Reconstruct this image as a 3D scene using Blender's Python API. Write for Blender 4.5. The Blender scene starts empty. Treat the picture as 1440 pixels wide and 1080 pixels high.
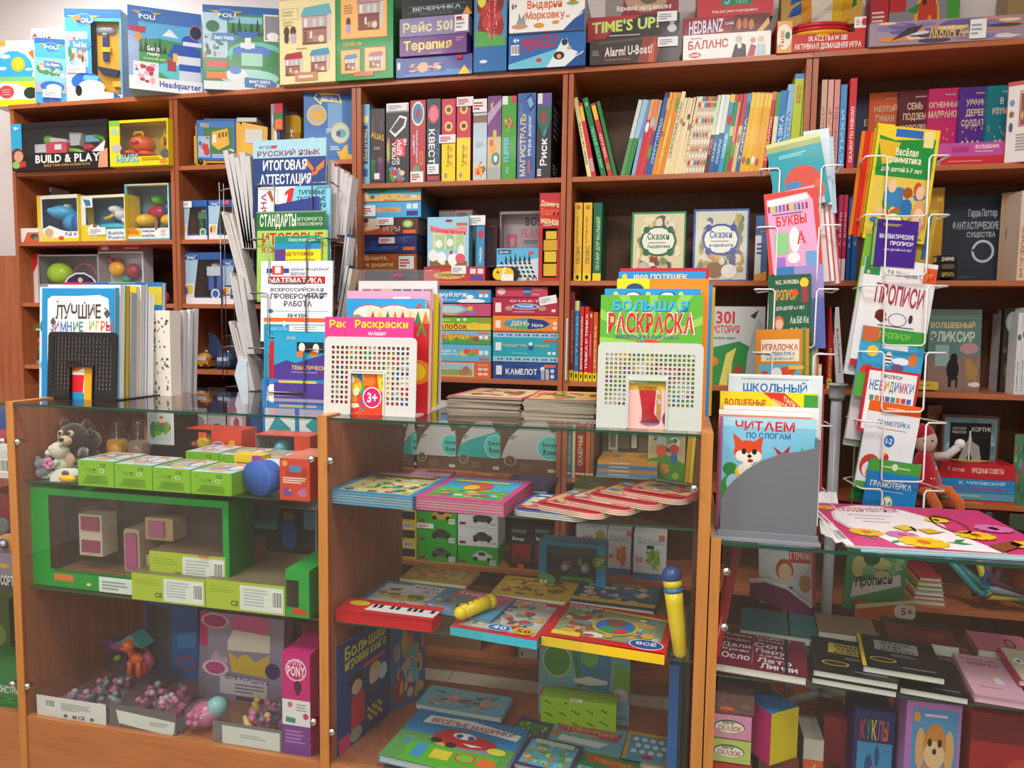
import bpy,math,random
from mathutils import Vector,Matrix
C = bpy.context.scene.collection
sc = bpy.context.scene
R = math.radians
# ---------------------------------------------------------------- camera
FPX = 1032.1
EYE = Vector((0,0,1.35))
_y,_p,_r = R(13.034),R(4.603),R(.7707)
CF = Vector((-math.sin(_y)*math.cos(_p),math.cos(_y)*math.cos(_p),-math.sin(_p)))
CR = Vector((math.cos(_y),math.sin(_y),0))
CU = CR.cross(CF)
CR,CU = math.cos(_r)*CR+math.sin(_r)*CU,-math.sin(_r)*CR+math.cos(_r)*CU
cam = bpy.data.cameras.new('camera')
cam.sensor_width = 36; cam.lens = 36*FPX/1440; cam.clip_start = .02
co = bpy.data.objects.new('camera',cam); C.objects.link(co)
m = Matrix((CR,CU,-CF)).transposed().to_4x4(); m.translation = EYE
co.matrix_world = m
sc.camera = co
# ---------------------------------------------------------------- world, lamps, exposure
wd = bpy.data.worlds.new('world'); sc.world = wd; wd.use_nodes = True
wd.node_tree.nodes['Background'].inputs[0].default_value = (.9,.92,1,1)
wd.node_tree.nodes['Background'].inputs[1].default_value = .25
def lamp(x,y,z,sx,sy,e,col=(1,.965,.92),rx=0,ry=0):
    l = bpy.data.lights.new('ceiling_lamp','AREA'); l.shape = 'RECTANGLE'; l.size = sx; l.size_y = sy
    l.energy = e; l.color = col
    o = bpy.data.objects.new('ceiling_lamp',l); o.location = (x,y,z); o.rotation_euler = (rx,ry,0); C.objects.link(o)
lamp(-1.7,.9,2.93,.6,.6,34)
lamp(.3,.9,2.93,.6,.6,30)
lamp(-1.7,-1.2,2.93,.6,.6,30)
lamp(.3,-1.2,2.93,.6,.6,30)
lamp(-2.5,2.3,2.93,.5,.5,10)
sc.view_settings.view_transform = 'Standard'; sc.view_settings.look = 'None'
sc.view_settings.gamma = 1; sc.view_settings.use_curve_mapping = False
sc.cycles.transparent_max_bounces = 48; sc.cycles.max_bounces = 8
sc.view_settings.exposure = .42
# ---------------------------------------------------------------- colours and materials
def s2l(v): return v/12.92 if v <= .04045 else ((v+.055)/1.055)**2.4
_cc = {}
def col(h):
    if h not in _cc:
        k = h if len(h) == 6 else ''.join(a*2 for a in h)
        _cc[h] = tuple(s2l(int(k[i:i+2],16)/255) for i in (0,2,4))+(1,)
    return _cc[h]
MT = {}
def mat(name,rough=.5,spec=.5,noise=.06,nscale=60,metal=0,sheen=0,coat=0,bump=0,base=None):
    m = bpy.data.materials.new(name); m.use_nodes = True; nt = m.node_tree; b = nt.nodes['Principled BSDF']
    a = nt.nodes.new('ShaderNodeAttribute'); a.attribute_name = 'Col'
    tc = nt.nodes.new('ShaderNodeTexCoord'); nz = nt.nodes.new('ShaderNodeTexNoise'); nz.inputs['Scale'].default_value = nscale
    nt.links.new(tc.outputs['Object'],nz.inputs['Vector'])
    mr = nt.nodes.new('ShaderNodeMapRange'); mr.inputs['To Min'].default_value = 1-noise; mr.inputs['To Max'].default_value = 1+noise
    nt.links.new(nz.outputs['Fac'],mr.inputs['Value'])
    vm = nt.nodes.new('ShaderNodeVectorMath'); vm.operation = 'SCALE'
    nt.links.new(a.outputs['Color'],vm.inputs[0]); nt.links.new(mr.outputs[0],vm.inputs['Scale'])
    nt.links.new(vm.outputs[0],b.inputs['Base Color'])
    b.inputs['Roughness'].default_value = rough; b.inputs['Specular IOR Level'].default_value = spec
    b.inputs['Metallic'].default_value = metal; b.inputs['Coat Weight'].default_value = coat; b.inputs['Coat Roughness'].default_value = .08
    if sheen: b.inputs['Sheen Weight'].default_value = sheen
    if bump:
        bp = nt.nodes.new('ShaderNodeBump'); bp.inputs['Strength'].default_value = bump; bp.inputs['Distance'].default_value = .003
        nt.links.new(nz.outputs['Fac'],bp.inputs['Height']); nt.links.new(bp.outputs[0],b.inputs['Normal'])
    MT[name] = m; return m
mat('paper',.55,.35); mat('gloss',.42,.35,.04,coat=.06); mat('pages',.85,.2,.12,300)
mat('plastic',.3,.5,.02); mat('steel',.25,.5,.03,metal=1); mat('wire_white',.35,.5,.02)
mat('plush',.95,.1,.25,260,sheen=.6,bump=1.0); mat('wall_paint',.8,.2,.02,8); mat('tile',.3,.5,.05,12)
mat('glass_rim',.08,.5,.03,30)
def sheet(name,tint,ior=1.5,rough=0.0,veil=0.0,wrinkle=0):
    m = bpy.data.materials.new(name); m.use_nodes = True; nt = m.node_tree; nt.nodes.clear()
    o = nt.nodes.new('ShaderNodeOutputMaterial'); mx = nt.nodes.new('ShaderNodeMixShader')
    t = nt.nodes.new('ShaderNodeBsdfTransparent'); t.inputs[0].default_value = tint
    g = nt.nodes.new('ShaderNodeBsdfGlossy'); g.inputs['Roughness'].default_value = rough; g.inputs[0].default_value = (1,1,1,1)
    f = nt.nodes.new('ShaderNodeFresnel'); f.inputs['IOR'].default_value = ior
    if wrinkle:
        nz = nt.nodes.new('ShaderNodeTexNoise'); nz.inputs['Scale'].default_value = 25; nz.inputs['Detail'].default_value = 3
        tc = nt.nodes.new('ShaderNodeTexCoord'); nt.links.new(tc.outputs['Object'],nz.inputs['Vector'])
        bp = nt.nodes.new('ShaderNodeBump'); bp.inputs['Strength'].default_value = wrinkle; bp.inputs['Distance'].default_value = .02
        nt.links.new(nz.outputs['Fac'],bp.inputs['Height'])
        nt.links.new(bp.outputs[0],g.inputs['Normal'])
    ge = nt.nodes.new('ShaderNodeNewGeometry'); iv = nt.nodes.new('ShaderNodeMath'); iv.operation = 'SUBTRACT'; iv.inputs[0].default_value = 1
    nt.links.new(ge.outputs['Backfacing'],iv.inputs[1]); mu = nt.nodes.new('ShaderNodeMath'); mu.operation = 'MULTIPLY'
    nt.links.new(f.outputs[0],mu.inputs[0]); nt.links.new(iv.outputs[0],mu.inputs[1]); nt.links.new(mu.outputs[0],mx.inputs[0])
    nt.links.new(t.outputs[0],mx.inputs[1]); nt.links.new(g.outputs[0],mx.inputs[2])
    last = mx
    if veil:
        d = nt.nodes.new('ShaderNodeBsdfDiffuse'); d.inputs[0].default_value = (.8,.82,.84,1)
        m2 = nt.nodes.new('ShaderNodeMixShader'); m2.inputs[0].default_value = veil
        nt.links.new(mx.outputs[0],m2.inputs[1]); nt.links.new(d.outputs[0],m2.inputs[2]); last = m2
    nt.links.new(last.outputs[0],o.inputs[0]); MT[name] = m
sheet('glass',(.955,.985,.968,1),1.5,0,.004)
sheet('film',(.98,.98,.985,1),1.35,.1,.012,.12)
sheet('bag',(.96,.96,.97,1),1.5,.12,.06,.4)
def wood(name,c1,c2,rough=.38,axis=2,sc_=1.0):
    m = bpy.data.materials.new(name); m.use_nodes = True; nt = m.node_tree; b = nt.nodes['Principled BSDF']
    tc = nt.nodes.new('ShaderNodeTexCoord'); mp = nt.nodes.new('ShaderNodeMapping')
    s = [22*sc_]*3; s[axis] = 1.6*sc_; mp.inputs['Scale'].default_value = s
    n1 = nt.nodes.new('ShaderNodeTexNoise'); n1.inputs['Scale'].default_value = 2.2; n1.inputs['Detail'].default_value = 8; n1.inputs['Distortion'].default_value = .6
    n2 = nt.nodes.new('ShaderNodeTexNoise'); n2.inputs['Scale'].default_value = 14; n2.inputs['Detail'].default_value = 3
    rp = nt.nodes.new('ShaderNodeValToRGB'); rp.color_ramp.elements[0].position = .3; rp.color_ramp.elements[1].position = .7
    rp.color_ramp.elements[0].color = col(c1); rp.color_ramp.elements[1].color = col(c2)
    ad = nt.nodes.new('ShaderNodeMath'); ad.operation = 'MULTIPLY_ADD'; ad.inputs[1].default_value = .35; 
    nt.links.new(tc.outputs['Object'],mp.inputs[0]); nt.links.new(mp.outputs[0],n1.inputs[0]); nt.links.new(mp.outputs[0],n2.inputs[0])
    nt.links.new(n2.outputs['Fac'],ad.inputs[0]); nt.links.new(n1.outputs['Fac'],ad.inputs[2])
    sb = nt.nodes.new('ShaderNodeMath'); sb.operation = 'SUBTRACT'; sb.inputs[1].default_value = .17
    nt.links.new(ad.outputs[0],sb.inputs[0]); nt.links.new(sb.outputs[0],rp.inputs[0]); nt.links.new(rp.outputs[0],b.inputs['Base Color'])
    b.inputs['Roughness'].default_value = rough; b.inputs['Specular IOR Level'].default_value = .4
    MT[name] = m
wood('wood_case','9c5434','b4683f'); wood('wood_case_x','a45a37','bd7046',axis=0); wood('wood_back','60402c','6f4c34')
wood('wood_counter','b87a3c','c68a48'); wood('wood_counter_x','a8683c','b87848',axis=0); wood('wood_inner','98563a','a8664a')
# ---------------------------------------------------------------- mesh builder
class MB:
    def __init__(s): s.v = []; s.f = []; s.c = []; s.sm = []
    def add(s,vs,fs,c,sm=False):
        n = len(s.v); s.v.extend(vs); c = col(c) if isinstance(c,str) else c
        for f in fs: s.f.append(tuple(i+n for i in f)); s.c.append(c); s.sm.append(sm)
    def box(s,x0,y0,z0,x1,y1,z1,c,cs=None):
        # cs: (front, back, left, right, top, bottom)
        v = [(x0,y0,z0),(x1,y0,z0),(x1,y1,z0),(x0,y1,z0),(x0,y0,z1),(x1,y0,z1),(x1,y1,z1),(x0,y1,z1)]
        F = [(0,1,5,4),(2,3,7,6),(3,0,4,7),(1,2,6,5),(4,5,6,7),(3,2,1,0)]
        cs = cs or [c]*6; n = len(s.v); s.v.extend(v)
        for f,k in zip(F,cs): s.f.append(tuple(i+n for i in f)); s.c.append(col(k)); s.sm.append(False)
    def rbox(s,x0,y0,z0,x1,y1,z1,r,c,n=3,axis='y'):
        # box whose outline is rounded seen along the axis
        P = []
        if axis == 'y': a0,b0,a1,b1 = x0,z0,x1,z1
        elif axis == 'z': a0,b0,a1,b1 = x0,y0,x1,y1
        else: a0,b0,a1,b1 = y0,z0,y1,z1
        for cx,cy,st in ((a1-r,b0+r,-90),(a1-r,b1-r,0),(a0+r,b1-r,90),(a0+r,b0+r,180)):
            for i in range(n+1):
                t = R(st+90*i/n); P.append((cx+r*math.cos(t),cy+r*math.sin(t)))
        s.prism(P,(y0,y1) if axis == 'y' else (z0,z1) if axis == 'z' else (x0,x1),c,axis)
    def prism(s,P,ex,c,axis='y',sm=False):
        n = len(P); e0,e1 = ex
        f = {'y': lambda p,e: (p[0],e,p[1]),'z': lambda p,e: (p[0],p[1],e),'x': lambda p,e: (e,p[0],p[1])}[axis]
        vs = [f(p,e0) for p in P]+[f(p,e1) for p in P]
        fs = [tuple(range(n)),tuple(range(2*n-1,n-1,-1))]+[((i+1) % n,i,i+n,(i+1) % n+n) for i in range(n)]
        s.add(vs,fs,c,sm)
    def lathe(s,prof,c,n=16,o=(0,0,0),axis='z',sm=True,caps=True):
        vs = []
        for r,h in prof:
            for i in range(n):
                t = 2*math.pi*i/n; a,b = r*math.cos(t),r*math.sin(t)
                p = (a,b,h) if axis == 'z' else (a,h,b) if axis == 'y' else (h,a,b)
                vs.append((p[0]+o[0],p[1]+o[1],p[2]+o[2]))
        fs = [(k*n+i,k*n+(i+1) % n,(k+1)*n+(i+1) % n,(k+1)*n+i) for k in range(len(prof)-1) for i in range(n)]
        if caps: fs += [tuple(range(n-1,-1,-1)),tuple((len(prof)-1)*n+i for i in range(n))]
        s.add(vs,fs,c,sm)
    def ball(s,x,y,z,rx,ry,rz,c,n=12,m=8):
        vs = [(x,y,z-rz)]+[(x+rx*math.sin(math.pi*k/m)*math.cos(2*math.pi*i/n),y+ry*math.sin(math.pi*k/m)*math.sin(2*math.pi*i/n),z-rz*math.cos(math.pi*k/m)) for k in range(1,m) for i in range(n)]+[(x,y,z+rz)]
        fs = [(0,1+(i+1) % n,1+i) for i in range(n)]
        for k in range(m-2):
            fs += [(1+k*n+i,1+k*n+(i+1) % n,1+(k+1)*n+(i+1) % n,1+(k+1)*n+i) for i in range(n)]
        b = 1+(m-2)*n; fs += [(b+i,b+(i+1) % n,len(vs)-1) for i in range(n)]
        s.add(vs,fs,c,True)
    def tube(s,path,r,c,n=6,closed=False):
        path = [Vector(p) for p in path]; N = len(path); vs = []; up0 = None
        for i,p in enumerate(path):
            a = path[(i-1) % N] if closed or i else p; b = path[(i+1) % N] if closed or i < N-1 else p
            d = (b-a).normalized()
            if up0 is None: up0 = Vector((0,0,1)) if abs(d.z) < .9 else Vector((1,0,0))
            u = (up0-d*up0.dot(d))
            if u.length < 1e-4: u = d.orthogonal()
            u.normalize(); up0 = u; w = d.cross(u)
            rr = r[i] if isinstance(r,(list,tuple)) else r
            for k in range(n):
                t = 2*math.pi*k/n; q = p+u*rr*math.cos(t)+w*rr*math.sin(t); vs.append(tuple(q))
        M = N if closed else N-1
        fs = [(i*n+k,i*n+(k+1) % n,((i+1) % N)*n+(k+1) % n,((i+1) % N)*n+k) for i in range(M) for k in range(n)]
        if not closed: fs += [tuple(range(n-1,-1,-1)),tuple((N-1)*n+k for k in range(n))]
        s.add(vs,fs,c,True)
    def build(s,name,m='paper',parent=None,loc=None,rot=None):
        me = bpy.data.meshes.new(name); me.from_pydata(s.v,[],s.f)
        a = me.attributes.new('Col','FLOAT_COLOR','CORNER'); buf = []
        for f,c in zip(s.f,s.c): buf.extend(c*len(f))
        a.data.foreach_set('color',buf); me.polygons.foreach_set('use_smooth',s.sm)
        me.materials.append(MT[m]); me.update()
        o = bpy.data.objects.new(name,me); C.objects.link(o)
        if parent: o.parent = parent
        if loc: o.location = loc
        if rot: o.rotation_euler = rot
        return o
def tag(o,label,cat,group=None,kind=None):
    o['label'] = label
    if cat: o['category'] = cat
    if group: o['group'] = group
    if kind: o['kind'] = kind
    return o
def empty(name,loc,label=None,cat=None,group=None,rot=(0,0,0)):
    o = bpy.data.objects.new(name,None); o.empty_display_size = .05; C.objects.link(o); o.location = loc; o.rotation_euler = rot
    if label: tag(o,label,cat,group)
    return o
def struct(o): o['kind'] = 'structure'; return o
def copy_tree(o,parent=None):
    c = o.copy(); C.objects.link(c)
    if parent: c.parent = parent
    for ch in list(o.children): copy_tree(ch,c)
    return c
# ---------------------------------------------------------------- pixel helpers: a pixel column or row met with a real plane or line
def along(px,py,P,u):
    """distance from P along u where the photograph's column px (or row py) is met"""
    g = CR-CF*((px-720)/FPX) if px is not None else CU-CF*((540-py)/FPX)
    return -g.dot(Vector(P)-EYE)/g.dot(Vector(u))
def ray(px,py): return CF+CR*((px-720)/FPX)+CU*((540-py)/FPX)
def onY(px,py,Y): d = ray(px,py); return EYE+d*(Y/d.y)
def onZ(px,py,Z): d = ray(px,py); return EYE+d*((Z-EYE.z)/d.z)
def xat(px,Y,z): return along(px,None,(0,Y,z),(1,0,0))
def zat(px,py,Y): return onY(px,py,Y).z
# ---------------------------------------------------------------- lettering
CH = "ABCDEFGHIJKLMNOPQRSTUVWXYZabcdefghijklmnopqrstuvwxyz0123456789!?&+-.,:'/()%*=АБВГДЕЖЗИЙКЛМНОПРСТУФХЦЧШЩЪЫЬЭЮЯЁабвгдежзийклмнопрстуфхцчшщъыьэюяё®"
GL = {}
_tmp = []
for ch in CH:
    fc = bpy.data.curves.new('g','FONT'); fc.body = ch; fc.resolution_u = 2; fc.offset = .026; fc.fill_mode = 'FRONT' if hasattr(fc,'fill_mode') else fc.fill_mode
    fo = bpy.data.objects.new('g',fc); C.objects.link(fo); _tmp.append((ch,fo,fc))
dg = bpy.context.evaluated_depsgraph_get()
for ch,fo,fc in _tmp:
    me = fo.evaluated_get(dg).to_mesh(); me.calc_loop_triangles()
    vs = [(v.co.x,v.co.y) for v in me.vertices]; tr = [tuple(t.vertices) for t in me.loop_triangles]
    fx = []
    for a,b,c in tr:
        A,B,D = vs[a],vs[b],vs[c]
        fx.append((a,b,c) if (B[0]-A[0])*(D[1]-A[1])-(B[1]-A[1])*(D[0]-A[0]) > 0 else (a,c,b))
    x0 = min(v[0] for v in vs); x1 = max(v[0] for v in vs)
    GL[ch] = ([(a-x0,b) for a,b in vs],fx,x1-x0)
for ch,fo,fc in _tmp:
    fo.to_mesh_clear(); bpy.data.objects.remove(fo); bpy.data.curves.remove(fc)
def text2d(s,gap=.07):
    V = []; T = []; x = 0
    for ch in s:
        if ch not in GL: x += .28; continue
        vs,tr,w = GL[ch]; n = len(V)
        V += [(a+x,b) for a,b in vs]; T += [(a+n,b+n,c+n) for a,b,c in tr]; x += w+gap
    return V,T
# ---------------------------------------------------------------- printed artwork in percent of a face (y downwards)
def art(mb,A,W,H,O,u,v,n):
    """A: list of shapes; O: top-left corner; u: right, v: down, n: outward"""
    O,u,v,n = Vector(O),Vector(u),Vector(v),Vector(n); st = [0]
    flip = u.cross(v).dot(n) > 0
    def put(P,F,c):
        st[0] += 1; e = n*(.0005+.00004*min(st[0],90))
        F = [tuple(reversed(f)) for f in F] if not flip else F
        mb.add([tuple(O+u*(x*W/100)+v*(y*H/100)+e) for x,y in P],F,c)
    def poly(P,c):
        for ax,lim,sg in ((0,0,1),(0,100,-1),(1,0,1),(1,100,-1)):   # keep the print on its face
            if all((p[ax]-lim)*sg >= -1e-6 for p in P): continue
            Q = []
            for i,b in enumerate(P):
                a = P[i-1]; da,db = (a[ax]-lim)*sg,(b[ax]-lim)*sg
                if (da < 0) != (db < 0): t = da/(da-db); Q.append((a[0]+(b[0]-a[0])*t,a[1]+(b[1]-a[1])*t))
                if db >= 0: Q.append(b)
            P = Q
            if len(P) < 3: return
        a = sum(P[i][0]*P[(i+1) % len(P)][1]-P[(i+1) % len(P)][0]*P[i][1] for i in range(len(P)))
        if a < 0: P = P[::-1]
        put(P,[tuple(range(len(P)))],c)
    def ell(cx,cy,rx,ry,c,k=14,rot=0):
        cr,sr = math.cos(rot),math.sin(rot)
        P = []
        for i in range(k):
            t = 2*math.pi*i/k; a,b = rx*math.cos(t)*W,ry*math.sin(t)*H
            P.append((cx+(a*cr-b*sr)/W,cy+(a*sr+b*cr)/H))
        poly(P,c)
    for s in A:
        k = s[0]
        if k == 'r': poly([(s[1],s[2]),(s[3],s[2]),(s[3],s[4]),(s[1],s[4])],s[5])
        elif k == 'e': ell(*s[1:6])
        elif k == 'p': poly(s[1],s[2])
        elif k == 'o':
            cx,cy,rx,ry,c,w = s[1:7]; K = 20; P = []
            for q in (1,1-w):
                P += [(cx+rx*q*math.cos(2*math.pi*i/K),cy+ry*q*math.sin(2*math.pi*i/K)) for i in range(K)]
            put(P,[(i,(i+1) % K,K+(i+1) % K,K+i) for i in range(K)],c)
        elif k == 'f':   # frame
            x0,y0,x1,y1,c,w = s[1:7]; wy = w*W/H
            for q in ((x0,y0,x1,y0+wy),(x0,y1-wy,x1,y1),(x0,y0,x0+w,y1),(x1-w,y0,x1,y1)):
                poly([(q[0],q[1]),(q[2],q[1]),(q[2],q[3]),(q[0],q[3])],c)
        elif k == 't':
            t,x0,y0,x1,y1,c = s[1:7]; rot = s[7] if len(s) > 7 else 0; V,T = text2d(t)
            if not V: continue
            a0,a1 = min(p[0] for p in V),max(p[0] for p in V); b0,b1 = min(p[1] for p in V),max(p[1] for p in V)
            if not any(ch in 'gjpqy,уцщрфд' for ch in t): b0 = max(b0,-.02)
            P = []
            for a,b in V:
                p,q = (a-a0)/(a1-a0),(b-b0)/(b1-b0)
                if rot == 90: P.append((x0+(x1-x0)*(1-q),y1-(y1-y0)*p))
                elif rot == -90: P.append((x0+(x1-x0)*q,y0+(y1-y0)*p))
                elif rot and abs(rot) < 30: P.append((x0+(x1-x0)*p,y1-(y1-y0)*q-rot*p))
                else: P.append((x0+(x1-x0)*p,y1-(y1-y0)*q))
            put(P,[tuple(reversed(f)) for f in T],c)
        elif k == 'i':
            x0,y0,x1,y1,pal,N,sd = s[1:8]; pal = pal.split(); rn = random.Random(sd); sz = s[8] if len(s) > 8 else .16
            poly([(x0,y0),(x1,y0),(x1,y1),(x0,y1)],pal[0])
            for j in range(N):
                rx = (x1-x0)*rn.uniform(.35,1)*sz*(1-.5*j/N); ry = (y1-y0)*rn.uniform(.35,1)*sz*(1-.5*j/N)
                cx = rn.uniform(x0+rx,x1-rx); cy = rn.uniform(y0+ry,y1-ry); c = rn.choice(pal[1:] or pal); q = rn.random()
                if q < .7: ell(cx,cy,rx,ry,c,rn.choice((8,10,12)))
                else:
                    a = rn.uniform(0,6.28); kk = rn.choice((3,4,5,6))
                    poly([(cx+rx*math.cos(a+6.283*i/kk)*rn.uniform(.7,1),cy+ry*math.sin(a+6.283*i/kk)*rn.uniform(.7,1)) for i in range(kk)],c)
        elif k == 'l':   # lines of print too small to read
            x0,y0,x1,y1,c,N = s[1:7]; rn = random.Random(N*7+int(x0)); hh = (y1-y0)/N
            for j in range(N):
                xe = x1-(x1-x0)*rn.uniform(0,.3 if j < N-1 else .5); y = y0+hh*(j+.25)
                poly([(x0,y),(xe,y),(xe,y+hh*.5),(x0,y+hh*.5)],c)
        elif k == 'b':   # bar code
            x0,y0,x1,y1 = s[1:5]; poly([(x0,y0),(x1,y0),(x1,y1),(x0,y1)],'eee'); N = 9
            for j in range(N):
                a = x0+(x1-x0)*(j+.6)/(N+.6); w = (x1-x0)/N*(.3+.3*((j*7) % 3)/2)
                poly([(a,y0+(y1-y0)*.1),(a+w,y0+(y1-y0)*.1),(a+w,y0+(y1-y0)*.85),(a,y0+(y1-y0)*.85)],'333')
        elif k == 's':   # sticker
            x0,y0,x1,y1 = s[1:5]; poly([(x0,y0),(x1,y0),(x1,y1),(x0,y1)],'eceff2')
            poly([(x0+(x1-x0)*.08,y0+(y1-y0)*.25),(x0+(x1-x0)*.8,y0+(y1-y0)*.25),(x0+(x1-x0)*.8,y0+(y1-y0)*.33),(x0+(x1-x0)*.08,y0+(y1-y0)*.33)],'9a9ea6')
            poly([(x0+(x1-x0)*.08,y0+(y1-y0)*.55),(x0+(x1-x0)*.6,y0+(y1-y0)*.55),(x0+(x1-x0)*.6,y0+(y1-y0)*.63),(x0+(x1-x0)*.08,y0+(y1-y0)*.63)],'9a9ea6')
        elif k == 'h':   # hearts, leaves and other fillings given as a list of shapes scaled into a box
            x0,y0,x1,y1,sub = s[1:6]
            def sq(z):
                X = lambda a: x0+(x1-x0)*a/100
                Y_ = lambda b: y0+(y1-y0)*b/100
                if z[0] == 'p': return ('p',[(X(a),Y_(b)) for a,b in z[1]],z[2])
                if z[0] in 'eo': return (z[0],X(z[1]),Y_(z[2]),z[3]*(x1-x0)/100,z[4]*(y1-y0)/100)+tuple(z[5:])
                if z[0] == 't': return ('t',z[1],X(z[2]),Y_(z[3]),X(z[4]),Y_(z[5]))+tuple(z[6:])
                return (z[0],X(z[1]),Y_(z[2]),X(z[3]),Y_(z[4]))+tuple(z[5:])
            A2 = [sq(z) for z in sub]
            for z in A2:
                if z[0] == 'p': poly(z[1],z[2])
                elif z[0] == 'e': ell(*z[1:6])
                elif z[0] == 'r': poly([(z[1],z[2]),(z[3],z[2]),(z[3],z[4]),(z[1],z[4])],z[5])
def faces(mb,w,d,h,arts,sh=0):
    for k,A in arts.items():
        if not A: continue
        if k == 'F': art(mb,A,w,h,(0,0,h),(1,0,0),(0,0,-1),(0,-1,0))
        elif k == 'B': art(mb,A,w,h,(w,d,h),(-1,0,0),(0,0,-1),(0,1,0))
        elif k == 'T': art(mb,A,w,d,(0,d,h),(1,0,0),(0,-1,0),(0,0,1))
        elif k == 'L': art(mb,A,d,h,(0,d,h),(0,-1,0),(0,0,-1),(-1,0,0))
        elif k == 'R': art(mb,A,d,h,(w,0,h),(0,1,0),(0,0,-1),(1,0,0))
# ---------------------------------------------------------------- placing
def frame(yaw,lean,roll=0):
    e = Matrix.Rotation(R(yaw),3,'Z') @ Matrix.Rotation(R(-lean),3,'X') @ Matrix.Rotation(R(roll),3,'Y')
    return e,e @ Vector((1,0,0)),e @ Vector((0,1,0)),e @ Vector((0,0,1))
def spot(px0,px1,pyt,Y,zb,yaw=0,lean=0,roll=0,pyb=None):
    """real position and size of an upright face whose left/right/top edges are seen at px0, px1, pyt and which stands at depth Y on height zb"""
    if zb is None: zb = zat((px0+px1)/2,pyb,Y)
    E,u,dp,up = frame(yaw,lean,roll)
    x = xat(px0,Y,zb); P = Vector((x,Y,zb))
    w = along(px1,None,P,u)
    hh = along(None,pyt,P+u*w/2,up)
    if roll > 0: P = P+Vector((0,0,w*math.sin(R(roll))))
    return P,w,hh,E
def setx(o,P,E):
    o.location = P; o.rotation_euler = E.to_euler()
MAND = {}
def carton(label,cat,px0,px1,pyt,Y,zb,d,F=None,c='fff',cl=None,cr=None,ct=None,cb=None,T=None,L=None,Rr=None,yaw=0,lean=0,roll=0,pyb=None,
           name='game_box',group=None,m='gloss',w=None,h=None,stickers=(),tags=()):
    P,w_,h_,E = spot(px0,px1,pyt,Y,zb,yaw,lean,roll,pyb)
    w = w or w_; h = h or h_
    mb = MB(); cl = cl or c; cr = cr or cl; ct = ct or cl
    mb.box(0,0,0,w,d,h,c,(c,cb or c,cl,cr,ct,cl)); o = mb.build(name,m); setx(o,P,E)
    tag(o,label,cat,group)
    if F or T or L or Rr:
        pb = MB(); faces(pb,w,d,h,{'F': F,'T': T,'L': L,'R': Rr}); pb.build('printed_artwork',m,o)
    for x0,y0,x1,y1,cc in stickers:
        sb = MB(); sb.box(w*x0/100,-.0052,h*(1-y1/100),w*x1/100,-.0045,h*(1-y0/100),cc)
        if (x1-x0)*w > .04: art(sb,[('l',8,20,80,85,'9a9ea6' if cc[0] in 'ef' and cc[1] not in '2468' else 'b33',3)],w*(x1-x0)/100,h*(y1-y0)/100,(w*x0/100,-.0052,h*(1-y0/100)),(1,0,0),(0,0,-1),(0,-1,0))
        sb.build('price_sticker','paper',o)
    return o
def bookmesh(w,d,h,thin,spine,cc,cp,cover=.0022,inset=.003):
    """cover slabs at both ends of the thin axis and a spine; returns (cover mb, pages mb). thin in xyz; spine: 'F' front, 'L' left, 'B' back, 'T','R'"""
    mb = MB(); pg = MB(); t = cover
    lo = [0,0,0]; hi = [w,d,h]; ax = 'xyz'.index(thin)
    for e in (0,1):
        a = list(lo); b = list(hi)
        if e: a[ax] = hi[ax]-t
        else: b[ax] = t
        mb.box(*a,*b,cc)
    sa,se = {'F': (1,0),'B': (1,1),'L': (0,0),'R': (0,1),'D': (2,0),'T': (2,1)}[spine]
    a = list(lo); b = list(hi); a[ax] += t; b[ax] -= t
    if se: a[sa] = hi[sa]-t
    else: b[sa] = t
    mb.box(*a,*b,cc)
    a = [inset]*3; b = [w-inset,d-inset,h-inset]; a[ax] = t; b[ax] = hi[ax]-t
    if se: b[sa] = hi[sa]-t
    else: a[sa] = t
    pg.box(*a,*b,cp)
    return mb,pg
def book(label,cat,P,w,d,h,E,thin='x',spine='F',c='fff',cp='e9e2d2',F=None,T=None,L=None,Rr=None,name='book',group=None,cover=.0022,inset=.003,m='paper'):
    a,b = bookmesh(w,d,h,thin,spine,c,cp,cover,inset)
    o = a.build(name,m); setx(o,P,E); b.build('page_block','pages',o); tag(o,label,cat,group)
    if F or T or L or Rr:
        pb = MB(); faces(pb,w,d,h,{'F': F,'T': T,'L': L,'R': Rr}); pb.build('printed_artwork',m,o)
    return o
def facing(label,px0,px1,pyt,Y,zb,t,F,c='fff',yaw=0,lean=0,roll=0,pyb=None,name='book',group=None,spine='L',L=None,cat='book',m='gloss',cover=.0022,cp='e9e2d2',h=None,w=None):
    P,w_,h_,E = spot(px0,px1,pyt,Y,zb,yaw,lean,roll,pyb)
    return book(label,cat,P,w or w_,t,h or h_,E,'y',spine,c,cp,F,None,L,None,name,group,cover,.002 if cover < .0015 else .003,m)
def spineout(label,px0,px1,pyt,Y,zb,d,F,c='fff',roll=0,group=None,name='book',m='gloss',pyb=None,T=None):
    P,w,h,E = spot(px0,px1,pyt,Y,zb,0,0,roll,pyb)
    return book(label,'book',P,w,d,h,E,'x','F',c,'efe9dc',F,T,None,None,name,group,.0018,.003,m)
def lying(label,cat,px0,px1,pyt,Y,zb,d,T=None,F=None,c='fff',yaw=0,h=None,pyb=None,name='book',group=None,spine='L',m='gloss',cover=.002,cp='e9e2d2',w=None,L=None,Rr=None,roll=0,lean=0):
    P,w_,h_,E = spot(px0,px1,pyt,Y,zb,yaw,lean,roll,pyb)
    return book(label,cat,P,w or w_,d,h or h_,E,'z',spine,c,cp,F,T,L,Rr,name,group,cover,.003,m)
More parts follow.
